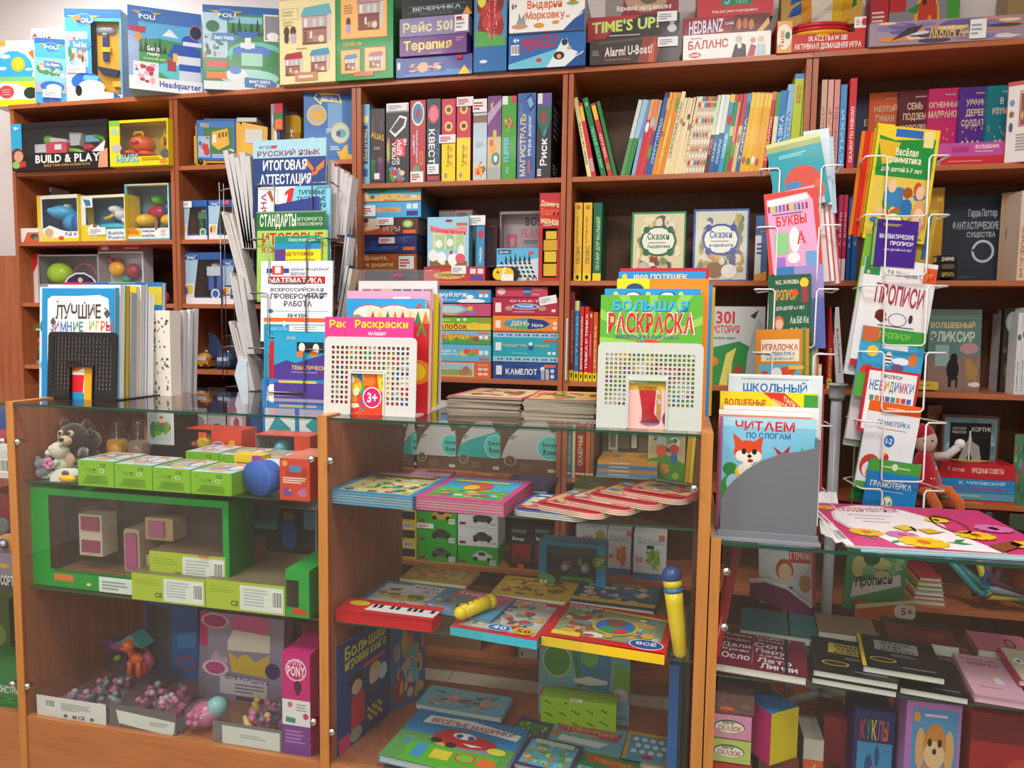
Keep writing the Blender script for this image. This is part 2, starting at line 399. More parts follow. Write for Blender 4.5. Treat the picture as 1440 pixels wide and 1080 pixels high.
# ================================================================ SETTING
def slab(name,x0,y0,z0,x1,y1,z1,c,m='wall_paint'):
    mb = MB(); mb.box(x0,y0,z0,x1,y1,z1,c); return struct(mb.build(name,m))
slab('wall_back',-3.6,2.96,0,3.4,3.05,3.0,'f4eff0'); slab('wall_left',-3.7,-2.6,0,-3.6,3.05,3.0,'e8dcd6')
slab('wall_right',3.4,-2.6,0,3.5,3.05,3.0,'dcd8d6'); slab('wall_front',-3.7,-2.7,0,3.5,-2.6,3.0,'cfcac8')
slab('ceiling',-3.7,-2.7,3.0,3.5,3.05,3.1,'eeeeec')
fl = slab('floor',-3.7,-2.7,-.05,3.5,3.05,-.004,'a89888','tile')
tile = MB(); tile.box(0,0,-.006,.397,.397,0,'cdbfb0')
t0 = None
for i in range(11):
    for j in range(3):
        if t0 is None: o = t0 = tile.build('floor_tile','tile',fl)
        else: o = t0.copy(); C.objects.link(o)
        o.location = (-2.83+i*.4,1.86+j*.4,0)
# lamps' housings in the ceiling
for x,y in ((-1.7,.9),(.3,.9),(-1.7,-1.2),(.3,-1.2),(-2.5,2.3)):
    mb = MB(); s = .33
    mb.box(x-s,y-s,2.955,x+s,y+s,3.0,'e8e8e8')
    o = mb.build('ceiling_light','plastic'); tag(o,'square white ceiling light panel '+{(-1.7,.9): 'above the left display counters',(.3,.9): 'above the right display counters',(-1.7,-1.2): 'at the left behind the viewer',(.3,-1.2): 'at the right behind the viewer'}.get((x,y),'above the leftmost bookcase'),'ceiling light','ceiling lights over the shop floor')
# ================================================================ BOOKCASES
YF = 2.63; YB = 2.93
Z1,Z2,Z3,Z4,Z5,Z6,Z7 = 2.249,1.876,1.511,1.149,.79,.43,.07
BX = [-2.813,-2.017,-1.225,-.42,.385,1.19,1.99]
ZL = [1.97,1.677,1.418,1.149,.86,.57,.30]
def bookcase(label,xa,xb,zs,top,mids=(),w2=None):
    r = empty('bookcase',(xa,YF,0),label,'bookcase','wooden bookcases along the back wall'); W = xb-xa; D = YB-YF; t = .017
    def pan(name,x0,y0,z0,x1,y1,z1,m='wood_case'):
        mb = MB(); mb.box(x0,y0,z0,x1,y1,z1,'fff'); return mb.build(name,m,r)
    pan('side_panel',0,0,0,t,D,top-t); pan('side_panel',W-t,0,0,W,D,top-t)
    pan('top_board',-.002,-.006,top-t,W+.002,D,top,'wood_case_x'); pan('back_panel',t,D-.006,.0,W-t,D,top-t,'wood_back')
    for z in zs: pan('shelf',t,.004,z-t,W-t,D-.006,z,'wood_case_x')
    pan('bottom_board',t,.004,Z7-t,W-t,D-.006,Z7,'wood_case_x'); pan('plinth',t,.02,0,W-t,.036,Z7-t,'wood_case_x')
bookcase('leftmost wooden bookcase holding boxed toddler toys',BX[0],BX[1]-.0015,ZL,Z1)
bookcase('second wooden bookcase from the left, behind the grey wire rack',BX[1]+.0015,BX[2]-.0015,ZL,Z1)
bookcase('third wooden bookcase, filled with board game boxes',BX[2]+.0015,BX[3]-.002,[Z2,Z3,Z4,Z5,Z6],Z1)
bookcase('fourth wooden bookcase, holding the row of thin picture books',BX[3]+.002,BX[4]-.0015,[Z2,Z3,Z4,Z5,Z6],Z1)
bookcase('rightmost wooden bookcase, with the novels behind the white wire rack',BX[4]+.0015,BX[5],[Z2,Z3,Z4,Z5,Z6],Z1)
mb = MB(); mb.box(0,0,0,.75,.02,1.62,'fff'); o = mb.build('wall_panel','wood_case',loc=(-3.57,2.64,0)); tag(o,'plain orange wooden panel at the far left, beside the first bookcase','panel')
# ================================================================ DISPLAY COUNTERS
CY0,CY1 = 1.70,2.22; GT = .006
def counter(label,xa,xb,ztop,shelves,base,left=True,right=True,lw=.026,y0=CY0,front=True,sideglass=False,clips=(),y1=None):
    r = empty('display_counter',(xa,y0,0),label,'counter','glass display counters'); W = xb-xa; D = (y1 or CY1)-y0
    def pan(name,x0,ya,z0,x1,yb,z1,m='wood_counter'):
        mb = MB(); mb.box(x0,ya,z0,x1,yb,z1,'fff'); return mb.build(name,m,r)
    def pane(name,x0,ya,z0,x1,yb,z1,ax):
        mb = MB(); mb.box(x0,ya,z0,x1,yb,z1,'fff'); g = mb.build(name,'glass',r)
        e = .0009; q = MB()
        if ax == 'z':   # green cut edges
            q.box(x0,ya-e,z0,x1,ya,z1,'1d4a3c')
        else:
            q.box(x0,ya,z1,x1,yb,z1+e,'2a5848')
        q.build('glass_edge','glass_rim',g); return g
    for on,x in ((left,0),(right,W)):
        if on: pan('side_panel',x-lw/2,.0015,0,x+lw/2,D,ztop+.0025,'wood_inner'); pan('edge_band',x-lw/2,0,0,x+lw/2,.0015,ztop+.0025); pan('edge_band',x-lw/2,0,ztop+.0025,x+lw/2,D,ztop+.004)
    pan('base_board',lw/2,.03,base-.02,W-lw/2,D,base,'wood_inner'); pan('kick_panel',lw/2,.004,0,W-lw/2,.03,base+.004,'wood_counter_x')
    pane('glass_top',lw/2+.001,0,ztop-GT,W-lw/2-.001,D,ztop,'z')
    if front: pane('front_glass',lw/2+.004,.006,base+.006,W-lw/2-.004,.0105,ztop-GT-.004,'x')
    for z,yy in shelves: pane('glass_shelf',lw/2+.002,yy,z-.005,W-lw/2-.002,D-.02,z,'z')
    for x,z in clips:
        q = MB(); q.lathe([(.008,-.012),(.0085,0),(.006,.002)],'ddd',12,(x,.0,z),'y'); q.lathe([(.004,-.014),(.004,-.0115)],'999',10,(x,0,z),'y'); q.build('glass_clip','steel',r)
    return r
CX = [-2.85,-1.862,-.889,.061]
SH1,SH2,BASE = .882,.565,.178
counter('partly seen glass display counter at the left edge of the picture',CX[0],CX[1]-.0,1.109,[(SH1,.05),(.545,.05)],BASE,right=False,clips=((.965,1.0),(.965,.28)))
counter('glass display counter with green toy cartons, left of the middle one',CX[1],CX[2],1.109,[(SH1,.03),(SH2,.03)],BASE,right=False,clips=((.03,1.0),(.945,1.0),(.03,.28),(.945,.3)))
counter('middle glass display counter with flat children\'s books and electronic toys',CX[2],CX[3],1.109,[(SH1,.03),(SH2,.03)],BASE,clips=((.025,1.0),(.925,.985),(.025,.28)))
counter('lower glass display counter at the right with notebooks and a pink poster on top',.088,1.35,.865,[(.54,.03)],.12,lw=.022,y1=2.185,clips=((.025,.80),(.025,.67)))
def spot2(bl,br,tl,z):
    """a face standing on height z whose bottom corners are seen at bl and br and whose top-left corner at tl"""
    a = onZ(*bl,z); b = onZ(*br,z); w = (b-a).length; yaw = math.degrees(math.atan2(b.y-a.y,b.x-a.x))
    h = along(None,tl[1],a,(0,0,1)); return a,w,h,frame(yaw,0)[0]
def carton2(label,cat,bl,br,tl,z,d,F=None,c='fff',cl=None,cr=None,ct=None,T=None,L=None,Rr=None,name='game_box',group=None,m='gloss',stickers=(),h=None,w=None):
    P,w_,h_,E = spot2(bl,br,tl,z); w = w or w_; h = h or h_
    mb = MB(); cl = cl or c; cr = cr or cl; ct = ct or cl; mb.box(0,0,0,w,d,h,c,(c,c,cl,cr,ct,cl))
    o = mb.build(name,m); setx(o,P,E); tag(o,label,cat,group)
    pb = MB(); faces(pb,w,d,h,{'F': F,'T': T,'L': L,'R': Rr})
    if pb.v: pb.build('printed_artwork',m,o)
    add_stickers(o,w,h,stickers); return o,w,h
def add_stickers(o,w,h,stickers):
    for x0,y0,x1,y1,cc in stickers:
        sb = MB(); sb.box(w*x0/100,-.0052,h*(1-y1/100),w*x1/100,-.0045,h*(1-y0/100),cc)
        if (x1-x0)*w > 4: art(sb,[('l',8,20,80,85,'9aa0a8',3)],w*(x1-x0)/100,h*(y1-y0)/100,(w*x0/100,-.0052,h*(1-y0/100)),(1,0,0),(0,0,-1),(0,-1,0))
        sb.build('price_sticker','paper',o)
def windowbox(label,cat,pos,d,win,c='fff',inner='ddd',F=None,toys=None,cl=None,name='toy_package',group=None,stickers=(),L=None,m='gloss',film=True,Rr=None,T=None,filmtop=False):
    """carton with an opening in its front; pos = (P,w,h,E); win = (x0,y0,x1,y1) in percent, y down"""
    P,w,h,E = pos; t = .002; cl = cl or c; mb = MB()
    a,b,e,f = w*win[0]/100,w*win[2]/100,h*(1-win[3]/100),h*(1-win[1]/100)
    cs = [cl]*6
    mb.box(0,0,0,t,d,h,cl,[cl,cl,cl,inner,cl,cl]); mb.box(w-t,0,0,w,d,h,cl,[cl,cl,inner,cl,cl,cl])
    mb.box(t,0,0,w-t,d,t,cl)
    if not filmtop: mb.box(t,0,h-t,w-t,d,h,cl)
    mb.box(t,d-t,t,w-t,d,h-t,inner)
    if e > t: mb.box(t,0,t,w-t,t,e,c)
    if h-f > t: mb.box(t,0,f,w-t,t,h-t,c)
    if a > t: mb.box(t,0,e,a,t,f,c)
    if w-b > t: mb.box(b,0,e,w-t,t,f,c)
    o = mb.build(name,m); setx(o,P,E); tag(o,label,cat,group)
    pb = MB(); faces(pb,w,d,h,{'F': F,'L': L,'R': Rr,'T': T})
    if pb.v: pb.build('printed_artwork',m,o)
    if film:
        fb = MB(); fb.box(a,.0022,e,b,.0026,f,'fff')
        if filmtop: fb.box(t,.001,h-.0006,w-t,d-t,h-.0002,'fff')
        fb.build('window_film','film',o)
    if toys: toys(o,w,d,h)
    add_stickers(o,w,h,stickers); return o
def toy(o,name,fn,m='plastic'):
    mb = MB(); fn(mb); return mb.build(name,m,o)
# ================================================================ TOP OF THE BOOKCASES
YLW,BLU = 'e8b41c','2a6cb8'
POLI = [('p',[(4,12),(42,12),(42,40)],'e0b030'),('p',[(96,12),(60,12),(56,40)],'e0b030'),('e',50,34,26,34,'8ab4dc'),('e',50,34,24,31,'2f74bb'),('l',38,16,64,20,'a9c7e6',1)]
def poli(x0,y0,x1,y1):
    return [('h',x0,y0,x1,y1,POLI),('t','POLI',x0+(x1-x0)*.27,y0+(y1-y0)*.26,x0+(x1-x0)*.75,y0+(y1-y0)*.5,'fff')]
TREES = lambda x0,x1,y,n,c,hh=10: [('p',[(x0+(x1-x0)*i/n,y),(x0+(x1-x0)*(i+.5)/n,y-hh*(1+.4*math.sin(i*2.1))),(x0+(x1-x0)*(i+1)/n,y)],c) for i in range(n)]
# leftmost package with a sun
G = 'toy packages along the top of the bookcases'
K = carton2
K('wide white package with smiling sun and yellow base, leftmost on the bookcase top','toy package',(-10,150),(50,149),(-10,58),Z1,.12,
  [('r',0,0,100,14,'e9f4f8'),('e',52,45,46,30,'3aa5dc'),('r',6,55,100,62,'7cc47a'),('e',63,36,16,11,'f0b61c'),('e',63,36,11,8,'f6ca3a'),('e',34,24,12,3,'dff'),('e',88,44,9,2,'dff'),('e',26,42,10,2.5,'dff'),('p',[(88,18),(100,30),(100,14)],'f06a2a'),
   ('r',0,64,100,90,'d5dde2'),('p',[(0,62),(100,62),(100,78),(60,66)],'f0de3a'),('e',34,78,18,10,'dc4450'),('l',24,73,44,84,'e98b90',3),('e',90,80,16,9,'2c3a30'),('r',0,90,100,100,'f2e014'),('r',14,0,36,8,'ee9a3a')],
  'f2f5f6',name='toy_package',group=G)
carton('pale aqua toy package with red letters, behind the small blue vehicle pack','toy package',48,92,39,2.80,Z1,.08,[('r',0,0,100,22,'c4ecf4'),('t','Ocean',4,5,62,20,'e22848'),('l',10,60,90,80,'b8d4dc',3)],'e4f2f6',name='toy_package',group=G)
K('small narrow blue carton with a round badge, second on the bookcase top','toy package',(51.4,144.4),(94,147),(49,52.5),Z1,.07,
  [('r',0,0,100,8,'2a67b4'),('i',0,30,100,66,'7cc8e6 4a8a4a e7a050 c04a3a d8e8ee f0b0c0',22,7,.2)]+poli(10,6,100,26)+[('r',0,66,100,84,'a0a8b0'),('e',55,74,40,9,'2e6cc0'),('e',60,76,26,6,'f0f4f8'),('p',[(30,34),(84,36),(92,41),(84,46),(30,44)],'4a82c8'),('t','Car Figure',36,38,80,43,'fff'),('e',35,95,14,5,'2b56a8'),('e',64,95,14,5,'2b56a8')],
  '48a4de',cl='b9d8ec',name='toy_package',group=G,stickers=((24,79,84,91,'f4f6f8'),))
def tools(o,w,d,h):
    toy(o,'toy_hammer',lambda b: (b.box(w*.62,.02,h*.47,w*.72,.04,h*.75,'1c2c66'),b.box(w*.6,.016,h*.56,w*.76,.045,h*.61,YLW),b.lathe([(.018,0),(.02,.02),(.02,.06),(.014,.075)],'9aa0a6',12,(w*.52,.035,h*.8),'x'),b.box(w*.62,.02,h*.72,w*.7,.045,h*.8,'b0b4b8')))
    toy(o,'toy_tray',lambda b: (b.box(w*.5,.03,h*.12,w*.97,.07,h*.9,'dda51a'),b.prism([(w*.52,h*.4),(w*.92,h*.36),(w*.86,h*.29),(w*.6,h*.33)],(.01,.03),'1e2a4a'),b.box(w*.8,.012,h*.18,w*.96,.03,h*.24,'f0bc20')))
windowbox('tall blue carton with yellow toy tools behind film, third on the bookcase top','toy package',spot2((94.4,143),(173,144.4),(91,11.8),Z1),.12,(46,13,97,92),'48a4de','a4aeb6',
  [('r',0,0,100,9,'2a6cb8'),('i',0,24,40,62,'9adcf0 3a6a3c 3a8a50 f0a0b0 c46040 e8e8f0',18,5,.22)]+poli(2,5,66,24)+[('p',[(8,34),(40,32),(48,38),(40,44),(8,42)],'4a8cc8'),('t','Tool Set',14,35.5,38,41,'fff'),('r',0,68,46,100,'c8ccd0'),('p',[(0,92),(46,86),(100,92),(100,100),(0,100)],'eef2f4'),
   ('e',36,78,27,10,'2c6cc0'),('e',45,84,24,8,'e9eff5'),('e',22,88,6,6,'222'),('p',[(32,71),(60,72),(55,77),(30,76)],'6ab4e4'),('p',[(84,88),(97,94),(84,99)],'2b62b0')],tools,'8ec2e4',group=G,stickers=((2,61,36,69,'f4f6f8'),(18,8,30,13,'ee7a4a')))
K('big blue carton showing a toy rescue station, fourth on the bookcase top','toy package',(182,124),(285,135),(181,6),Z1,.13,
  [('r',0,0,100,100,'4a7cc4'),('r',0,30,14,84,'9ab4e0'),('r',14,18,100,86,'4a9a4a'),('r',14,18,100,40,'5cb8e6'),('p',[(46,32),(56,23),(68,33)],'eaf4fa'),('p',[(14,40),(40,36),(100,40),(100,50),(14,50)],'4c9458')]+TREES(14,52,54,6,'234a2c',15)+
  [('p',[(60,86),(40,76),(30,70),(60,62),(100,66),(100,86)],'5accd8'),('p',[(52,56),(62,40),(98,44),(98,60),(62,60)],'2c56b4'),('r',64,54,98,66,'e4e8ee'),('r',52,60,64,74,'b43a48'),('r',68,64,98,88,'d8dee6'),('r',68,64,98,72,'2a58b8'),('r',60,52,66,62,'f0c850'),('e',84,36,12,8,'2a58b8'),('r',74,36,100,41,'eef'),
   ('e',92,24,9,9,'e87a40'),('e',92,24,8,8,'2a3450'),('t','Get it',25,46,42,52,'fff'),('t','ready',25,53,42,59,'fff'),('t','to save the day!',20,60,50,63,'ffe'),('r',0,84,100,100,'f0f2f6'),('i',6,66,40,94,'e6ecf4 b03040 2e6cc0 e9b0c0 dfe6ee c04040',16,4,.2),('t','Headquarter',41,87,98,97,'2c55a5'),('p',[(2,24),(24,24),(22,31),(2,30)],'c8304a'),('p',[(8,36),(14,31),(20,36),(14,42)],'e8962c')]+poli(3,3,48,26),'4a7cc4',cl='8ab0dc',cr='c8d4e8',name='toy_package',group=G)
P,w,h,E = spot2((287,124.5),(393,133),(288,6),Z1)
K('blue carton with a green island road play set, fifth on the bookcase top','toy package',(287,125),(393,130),(288,6),Z1,.13,
  [('r',0,0,100,9,'2a67b8'),('r',0,9,100,100,'3f8f5a'),('r',34,12,78,20,'8ccce8')]+TREES(36,100,34,8,'1f4a30',16)+[('e',70,56,38,15,'6cc4bc'),('e',72,60,36,12,'2f8a4e'),('e',64,53,26,8,'2a6cc8'),('r',50,55,78,70,'9fd4bc'),('e',60,84,40,10,'a4dcd0'),('r',55,34,63,50,'e8f0f4'),('p',[(44,30),(74,29),(70,36),(50,37)],'3a6cc4'),('r',49,43,68,49,'dfeaf2'),
   ('r',0,9,32,60,'b8dcec'),('i',0,34,30,62,'a8d0e0 3a6a3c 2f5a34 f0a0b0 c46040 8a7a80',16,9,.2),('e',13,25,9,7,'2f7a50'),('p',[(12,33),(40,32),(48,38),(40,43),(12,42)],'4a8cc8'),('t','Smart Vehicle',15,35.5,40,40,'fff'),('r',4,66,32,73,'d8384a'),('r',4,73,30,78,'3a9a50'),('r',4,79,32,87,'ee7a3a'),('e',44,82,14,9,'dfe7ef'),('e',42,76,8,5,'4a86cc'),
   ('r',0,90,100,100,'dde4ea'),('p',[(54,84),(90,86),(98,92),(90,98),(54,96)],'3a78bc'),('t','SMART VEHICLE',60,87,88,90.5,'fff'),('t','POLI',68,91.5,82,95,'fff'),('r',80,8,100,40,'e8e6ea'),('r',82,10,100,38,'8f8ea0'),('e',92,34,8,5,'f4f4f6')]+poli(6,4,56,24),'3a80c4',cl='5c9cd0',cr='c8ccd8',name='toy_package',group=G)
def dollhouse(x0,y0,x1,y1,roof,wall='a8786c'):
    return ('h',x0,y0,x1,y1,[('p',[(0,26),(12,6),(92,0),(100,26),(94,30),(6,32)],roof),('r',6,28,84,98,wall),('p',[(84,30),(98,26),(98,88),(84,99)],'d8ccc4'),('r',8,30,82,56,'c4b4b4'),('r',8,58,82,62,'7a4238'),('r',12,34,22,54,'eee8e4'),('r',40,36,50,54,'cfd8e0'),('r',60,34,72,54,'c8dcdc'),('r',12,66,20,92,'7c5a44'),('r',30,66,38,84,'e8dcd0'),('e',66,86,10,9,'ecd8c0'),('r',40,78,54,92,'b89880'),('p',[(6,92),(84,96),(84,99),(6,99)],'84483c')])
K('cream doll house carton with three house pictures, sixth on the bookcase top','toy package',(394,119.4),(472,114),(394,-20),Z1,.14,
  [('r',0,0,100,100,'ece2ae'),('r',0,0,55,16,'e0b8a4'),('r',24,0,55,14,'ece6e2'),dollhouse(38,22,94,62,'6cb4c4'),dollhouse(8,68,42,92,'b4343e'),dollhouse(54,66,90,90,'4c9cc0'),('e',13,47,5,5,'5a4436'),('e',25,47,5,5,'5a4436'),('e',13,54,4,5,'4a4440'),('e',25,54,5,5,'c8b4d0'),('l',6,26,32,32,'c9bd84',2),('l',6,36,30,42,'c9bd84',2),('f',4,24,34,35,'e0c48c',.6),('r',28,89,68,98,'c8906c'),('l',34,91,66,96,'f0dcc8',1),('l',30,64,60,66,'b0a878',1)],'ece2ae',cl='d8cc96',name='toy_package',group=G)
K('green doll house carton with orange picture panels, seventh on the bookcase top','toy package',(473,114),(553,109),(473,-22),Z1,.14,
  [('r',0,0,100,100,'1f9a4c'),('r',8,0,90,58,'b05c30'),('r',9,0,89,57,'f4be6c'),dollhouse(36,10,84,50,'b88e98','8a5040'),('e',22,40,4,5,'5a3a30'),('e',22,47,4,5,'b8a0d0'),('l',14,22,30,32,'b08050',4),('r',8,68,43,94,'b05c30'),('r',9,69,42,93,'f4be6c'),dollhouse(14,73,38,90,'3c88b4'),('r',50,67,88,93,'b05c30'),('r',51,68,87,92,'f4c47c'),dollhouse(57,72,83,89,'b8707c'),('t','Сделай сам',12,60,46,66,'d8c050'),('r',32,92,66,97,'c47a50')],'1f9a4c',cl='187a3c',cr='1a6a38',name='toy_package',group=G)
# board games on top
G = 'board game boxes stacked on top of the bookcases'
def st(label,bl,br,tl,z,d,F,c,h,**k):
    return K(label,'game box',bl,br,tl,z,d,F,c,group=G,h=h,**k)
z = Z1; hq = .07
st('blue and violet game box, lowest of its stack beside the green doll house carton',(557,110),(664,103),(557,84),z,.24,[('p',[(0,100),(45,60),(100,80),(100,100)],'4a8ad0'),('i',14,30,66,80,'4254a0 d89c90 e8b8a0 c07878 e0d8c0 6a5ab0',26,4,.18),('e',36,55,7,26,'d8b898'),('p',[(82,100),(90,55),(98,100)],'f0d040'),('r',2,24,6,60,'dde')],'4a58a4',hq,stickers=((80,6,87,26,'d62a34'),),ct='5a5ca4')
z += hq+.001
st('purple game box with yellow title, second from the bottom of its stack',(562,80),(656,73),(562,55),z,.24,[('r',0,0,100,100,'6c3f86'),('t','Терапия',6,20,78,84,'f0de70'),('l',84,14,97,40,'c87a9c',2),('l',45,88,80,96,'b890b8',1)],'6c3f86',.066,ct='7a4a94')
z += .067
st('pale violet game box lettered Рейс 501 with a white sticker',(562,53),(660,45),(562,28),z,.24,[('r',0,0,100,100,'8c86b4'),('t','Рейс 501',5,22,76,78,'e4dcb4')],'8c86b4',.064,stickers=((80,6,99,94,'f2f2f4'),(82,14,90,30,'d62a34')),ct='948cb8')
z += .065
st('black game box lettered Вечеринка, topmost of its stack',(565,28),(664,19),(565,-8),z,.22,[('r',0,0,100,100,'17181c'),('r',10,56,92,57.5,'3a8a90'),('r',10,78,92,79.5,'3a8a90'),('t','ВЕЧЕРИНКА',16,60,84,74,'b8bcc0'),('t','ТВОРИ ЧТО НИБУДЬ',26,84,72,90,'707478'),('p',[(86,100),(93,70),(100,100)],'e89430')],'17181c',.095,ct='202226')
st('upright blue game box with red round monsters, left of the white rabbit game',(666,102),(712,99),(666,-10),Z1,.24,
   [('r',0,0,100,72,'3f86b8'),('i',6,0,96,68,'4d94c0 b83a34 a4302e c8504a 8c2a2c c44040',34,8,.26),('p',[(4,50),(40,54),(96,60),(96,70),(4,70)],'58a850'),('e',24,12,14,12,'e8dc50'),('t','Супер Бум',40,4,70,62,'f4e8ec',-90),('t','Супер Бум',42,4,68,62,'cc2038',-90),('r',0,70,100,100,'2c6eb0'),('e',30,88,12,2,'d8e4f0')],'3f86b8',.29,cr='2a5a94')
st('blue game box with penguins on ice, under the white rabbit game',(715,98),(823,91.5),(713,51),Z1,.25,
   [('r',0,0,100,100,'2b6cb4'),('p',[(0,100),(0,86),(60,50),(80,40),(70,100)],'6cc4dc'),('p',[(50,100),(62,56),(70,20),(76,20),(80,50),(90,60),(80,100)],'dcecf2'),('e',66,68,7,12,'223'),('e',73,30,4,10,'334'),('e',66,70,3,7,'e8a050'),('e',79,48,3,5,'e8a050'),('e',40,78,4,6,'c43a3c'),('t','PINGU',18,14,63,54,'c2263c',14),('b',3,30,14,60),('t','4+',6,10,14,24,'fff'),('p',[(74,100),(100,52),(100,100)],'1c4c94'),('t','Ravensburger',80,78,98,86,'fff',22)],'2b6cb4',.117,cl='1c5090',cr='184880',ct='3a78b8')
st('white game box with rabbit and orange Cyrillic title, on the blue penguin game',(716,47),(822,40),(714,-6),Z1+.118,.25,
   [('t','Выдерни',24,16,70,44,'e06a20'),('t','Морковку',22,46,74,72,'e06a20'),('e',16,74,6,12,'9aa0a4'),('p',[(12,66),(13,46),(16,64)],'8a9094'),('p',[(16,66),(21,48),(20,68)],'8a9094'),('e',14,84,11,7,'c89a80'),('e',40,84,7,7,'d8a030'),('e',62,78,5,5,'d8a030'),('e',78,64,3,3,'d8a030'),('e',84,22,4,14,'d8603a'),('e',84,30,8,5,'7ab850'),('t','6+',3,20,10,36,'222'),('p',[(72,100),(100,46),(100,100)],'2458a0'),('t','Ravensburger',78,76,98,84,'fff',24)],'f2f2f2',.125,cl='c8c8cc',ct='ddd',stickers=((6,-4,30,10,'fafafa'),))
st('dark submarine game box with reddish picture, lowest of its stack',(829,92),(955,85.5),(828,58),Z1,.24,
   [('r',0,0,100,100,'3a322f'),('p',[(54,100),(60,0),(82,0),(74,100)],'8e3a2a'),('p',[(66,100),(66,60),(74,0),(72,100)],'c05a30'),('p',[(10,10),(60,4),(60,10),(10,22)],'5c4f48'),('t','Alarm! U-Boat!',17,34,70,70,'e4dcd4',6),('t','Внимание Субмарина!',17,78,46,88,'b06848'),('l',3,44,12,66,'8a8480',3)],'3a322f',.086,stickers=((76,8,98,44,'f0f2f4'),),ct='4a4240',cl='2a2422')
st('black and red game box with yellow-green title, on the dark submarine game',(826,60),(955,53),(826,28),Z1+.087,.24,
   [('r',0,0,100,100,'2c2a2c'),('p',[(0,0),(0,100),(16,100),(32,40),(60,0)],'b02c34')]+[('t',"TIME'S UP!",5+dx,20+dy,78+dx,66+dy,c_,12) for dx,dy,c_ in ((.8,2,'1a3a7a'),(-.5,-1,'3a9ad0'),(0,0,'d8e24c'))]+[('l',24,74,58,82,'c8c8c8',1),('e',92,60,5,16,'c8ccd0'),('e',92,34,3,10,'b8bcc0')],'2c2a2c',.083,stickers=((76,-6,97,34,'f0f2f4'),),ct='3a3438')
st('brown and red game box with white script, on the yellow-green titled one',(851,26),(954,20),(851,-20),Z1+.171,.2,
   [('r',0,0,100,100,'8c2430'),('p',[(0,0),(30,0),(22,100),(0,100)],'8e8680'),('e',56,56,30,34,'b49478'),('e',60,52,14,20,'6a5844'),('t','Взрывной заряд веселья',16,72,90,88,'f0ece6')],'8c2430',.14,cl='6a6460')
st('white game box with red wavy title and three people, beside the dark submarine game',(960,86),(1083,79),(960,57),Z1,.22,
   [('t','БАЛАНС',6,24,52,58,'b8362e',4),('e',14,80,7,11,'c8283a'),('t','GAMES',9,75,19,85,'fff'),('l',8,12,34,18,'777',1),('p',[(56,98),(60,46),(66,40),(72,50),(73,98)],'1f1f22'),('e',64,26,4,13,'c8bcb4'),('e',65,52,2.5,12,'e8ece8'),('p',[(74,94),(78,48),(84,56),(82,94)],'b4344c'),('e',80,34,3,11,'c09c88'),('p',[(84,92),(85,50),(94,50),(95,90)],'b4d0dc'),('e',89,32,4,12,'d8c8a8')],'eeede9',.083,ct='d8d6d0',cl='c8c4be')
st('dark red game box with white slanted title, on the white three-people game',(960,57),(1082,49),(960,33),Z1+.084,.22,
   [('r',0,0,100,100,'9e1626'),('p',[(60,0),(100,0),(100,100),(54,100)],'641420'),('t','HEDBANZ',6,18,46,78,'1c2c64',6),('t','HEDBANZ',7,16,47,76,'ecdff0',6),('r',48,26,60,44,'4a4c60'),('t','GAME',49,29,59,41,'ddd'),('e',65,42,3,26,'c88048'),('e',72,40,3,24,'c06a3c'),('e',79,46,3,24,'c88048'),('p',[(84,88),(98,20),(100,44),(90,92)],'e0b860'),('l',30,80,60,92,'d8b0b8',2)],'9e1626',.072,ct='8a1424')
st('large red game box with green number 5 label, standing on the slanted-title box',(980,29),(1087,22),(980,-20),Z1+.157,.18,
   [('r',0,0,100,100,'c8303a'),('r',32,20,72,72,'2c8250'),('t','5',36,40,44,68,'7cc0e0'),('t','секунд',47,36,69,52,'7cc0b0'),('t','тебе',50,54,66,68,'7cc0b0'),('t','Игра для умных и находчивых!',20,80,80,88,'f4e4e4')],'c8303a',.15,cl='a0a0a8')
# skipping game in an open tray
P,w,h,E = spot2((1092,75),(1216,69),(1091,30),Z1)
def coil(o,w,d,h):
    for k in range(4):
        toy(o,'skipping_rope',lambda b: b.tube([(w*.52+w*.33*math.cos(t*.3142),.05+.045*math.sin(t*.3142)+.0*k,h*.5+k*.0125) for t in range(20)],.0075,'e8a818' if k < 2 else 'c02030',6,True))
windowbox('red tray lettered активная домашняя игра holding red and yellow rope','game box',(P,w,h,E),.12,(17,0,88,46),'c8342c','8a2a28',
   [('r',0,0,17,100,'e8a868'),('e',8,50,9,40,'f4ecd8'),('t','Tactic',3,30,8,84,'b82a30',90),('e',12,46,3,12,'3a8a5c'),('t','SKACZ I BAW SIĘ!'.replace('Ę','E'),36,52,80,68,'f0ece8'),('t','АКТИВНАЯ ДОМАШНЯЯ ИГРА',20,74,96,92,'f0ece8'),('r',87,0,100,34,'ece8e8'),('e',98,16,3,12,'c83038'),('l',89,8,94,26,'888',3)],coil,'a82c28',name='game_box',group=G,film=False,filmtop=True)
# soft crinkled silver pack above it
mb = MB(); rn = random.Random(5); N = 9; vs = []; fs = []
for i in range(N):
    for j in range(N):
        vs.append((.26*i/(N-1),.02*rn.random()+.03*abs(i-4)/4,.17*j/(N-1)))
for i in range(N-1):
    for j in range(N-1): fs.append((i*N+j,(i+1)*N+j,(i+1)*N+j+1,i*N+j+1))
for f in fs:
    i = f[0]//N; j = f[0] % N
    mb.add([vs[a] for a in f],[(0,1,2,3)],('8a6ab0' if i < 1 else '3a6ab0' if i < 2 else 'd89030' if i < 3 else 'd8cfc0' if i < 5 else 'e0b838' if i < 6 else 'd8a020' if i < 7 else '2c8444'))
o = mb.build('toy_package','gloss'); o.location = (xat(1100,2.72,2.38),2.74,2.249+.135); tag(o,'crinkled orange and silver toy pack standing on the red skipping game tray','toy package','toy packages along the top of the bookcases')
mb = MB(); mb.box(0,.03,0,.26,.12,.165,'c89830'); q = mb.build('carton_body','gloss',o)
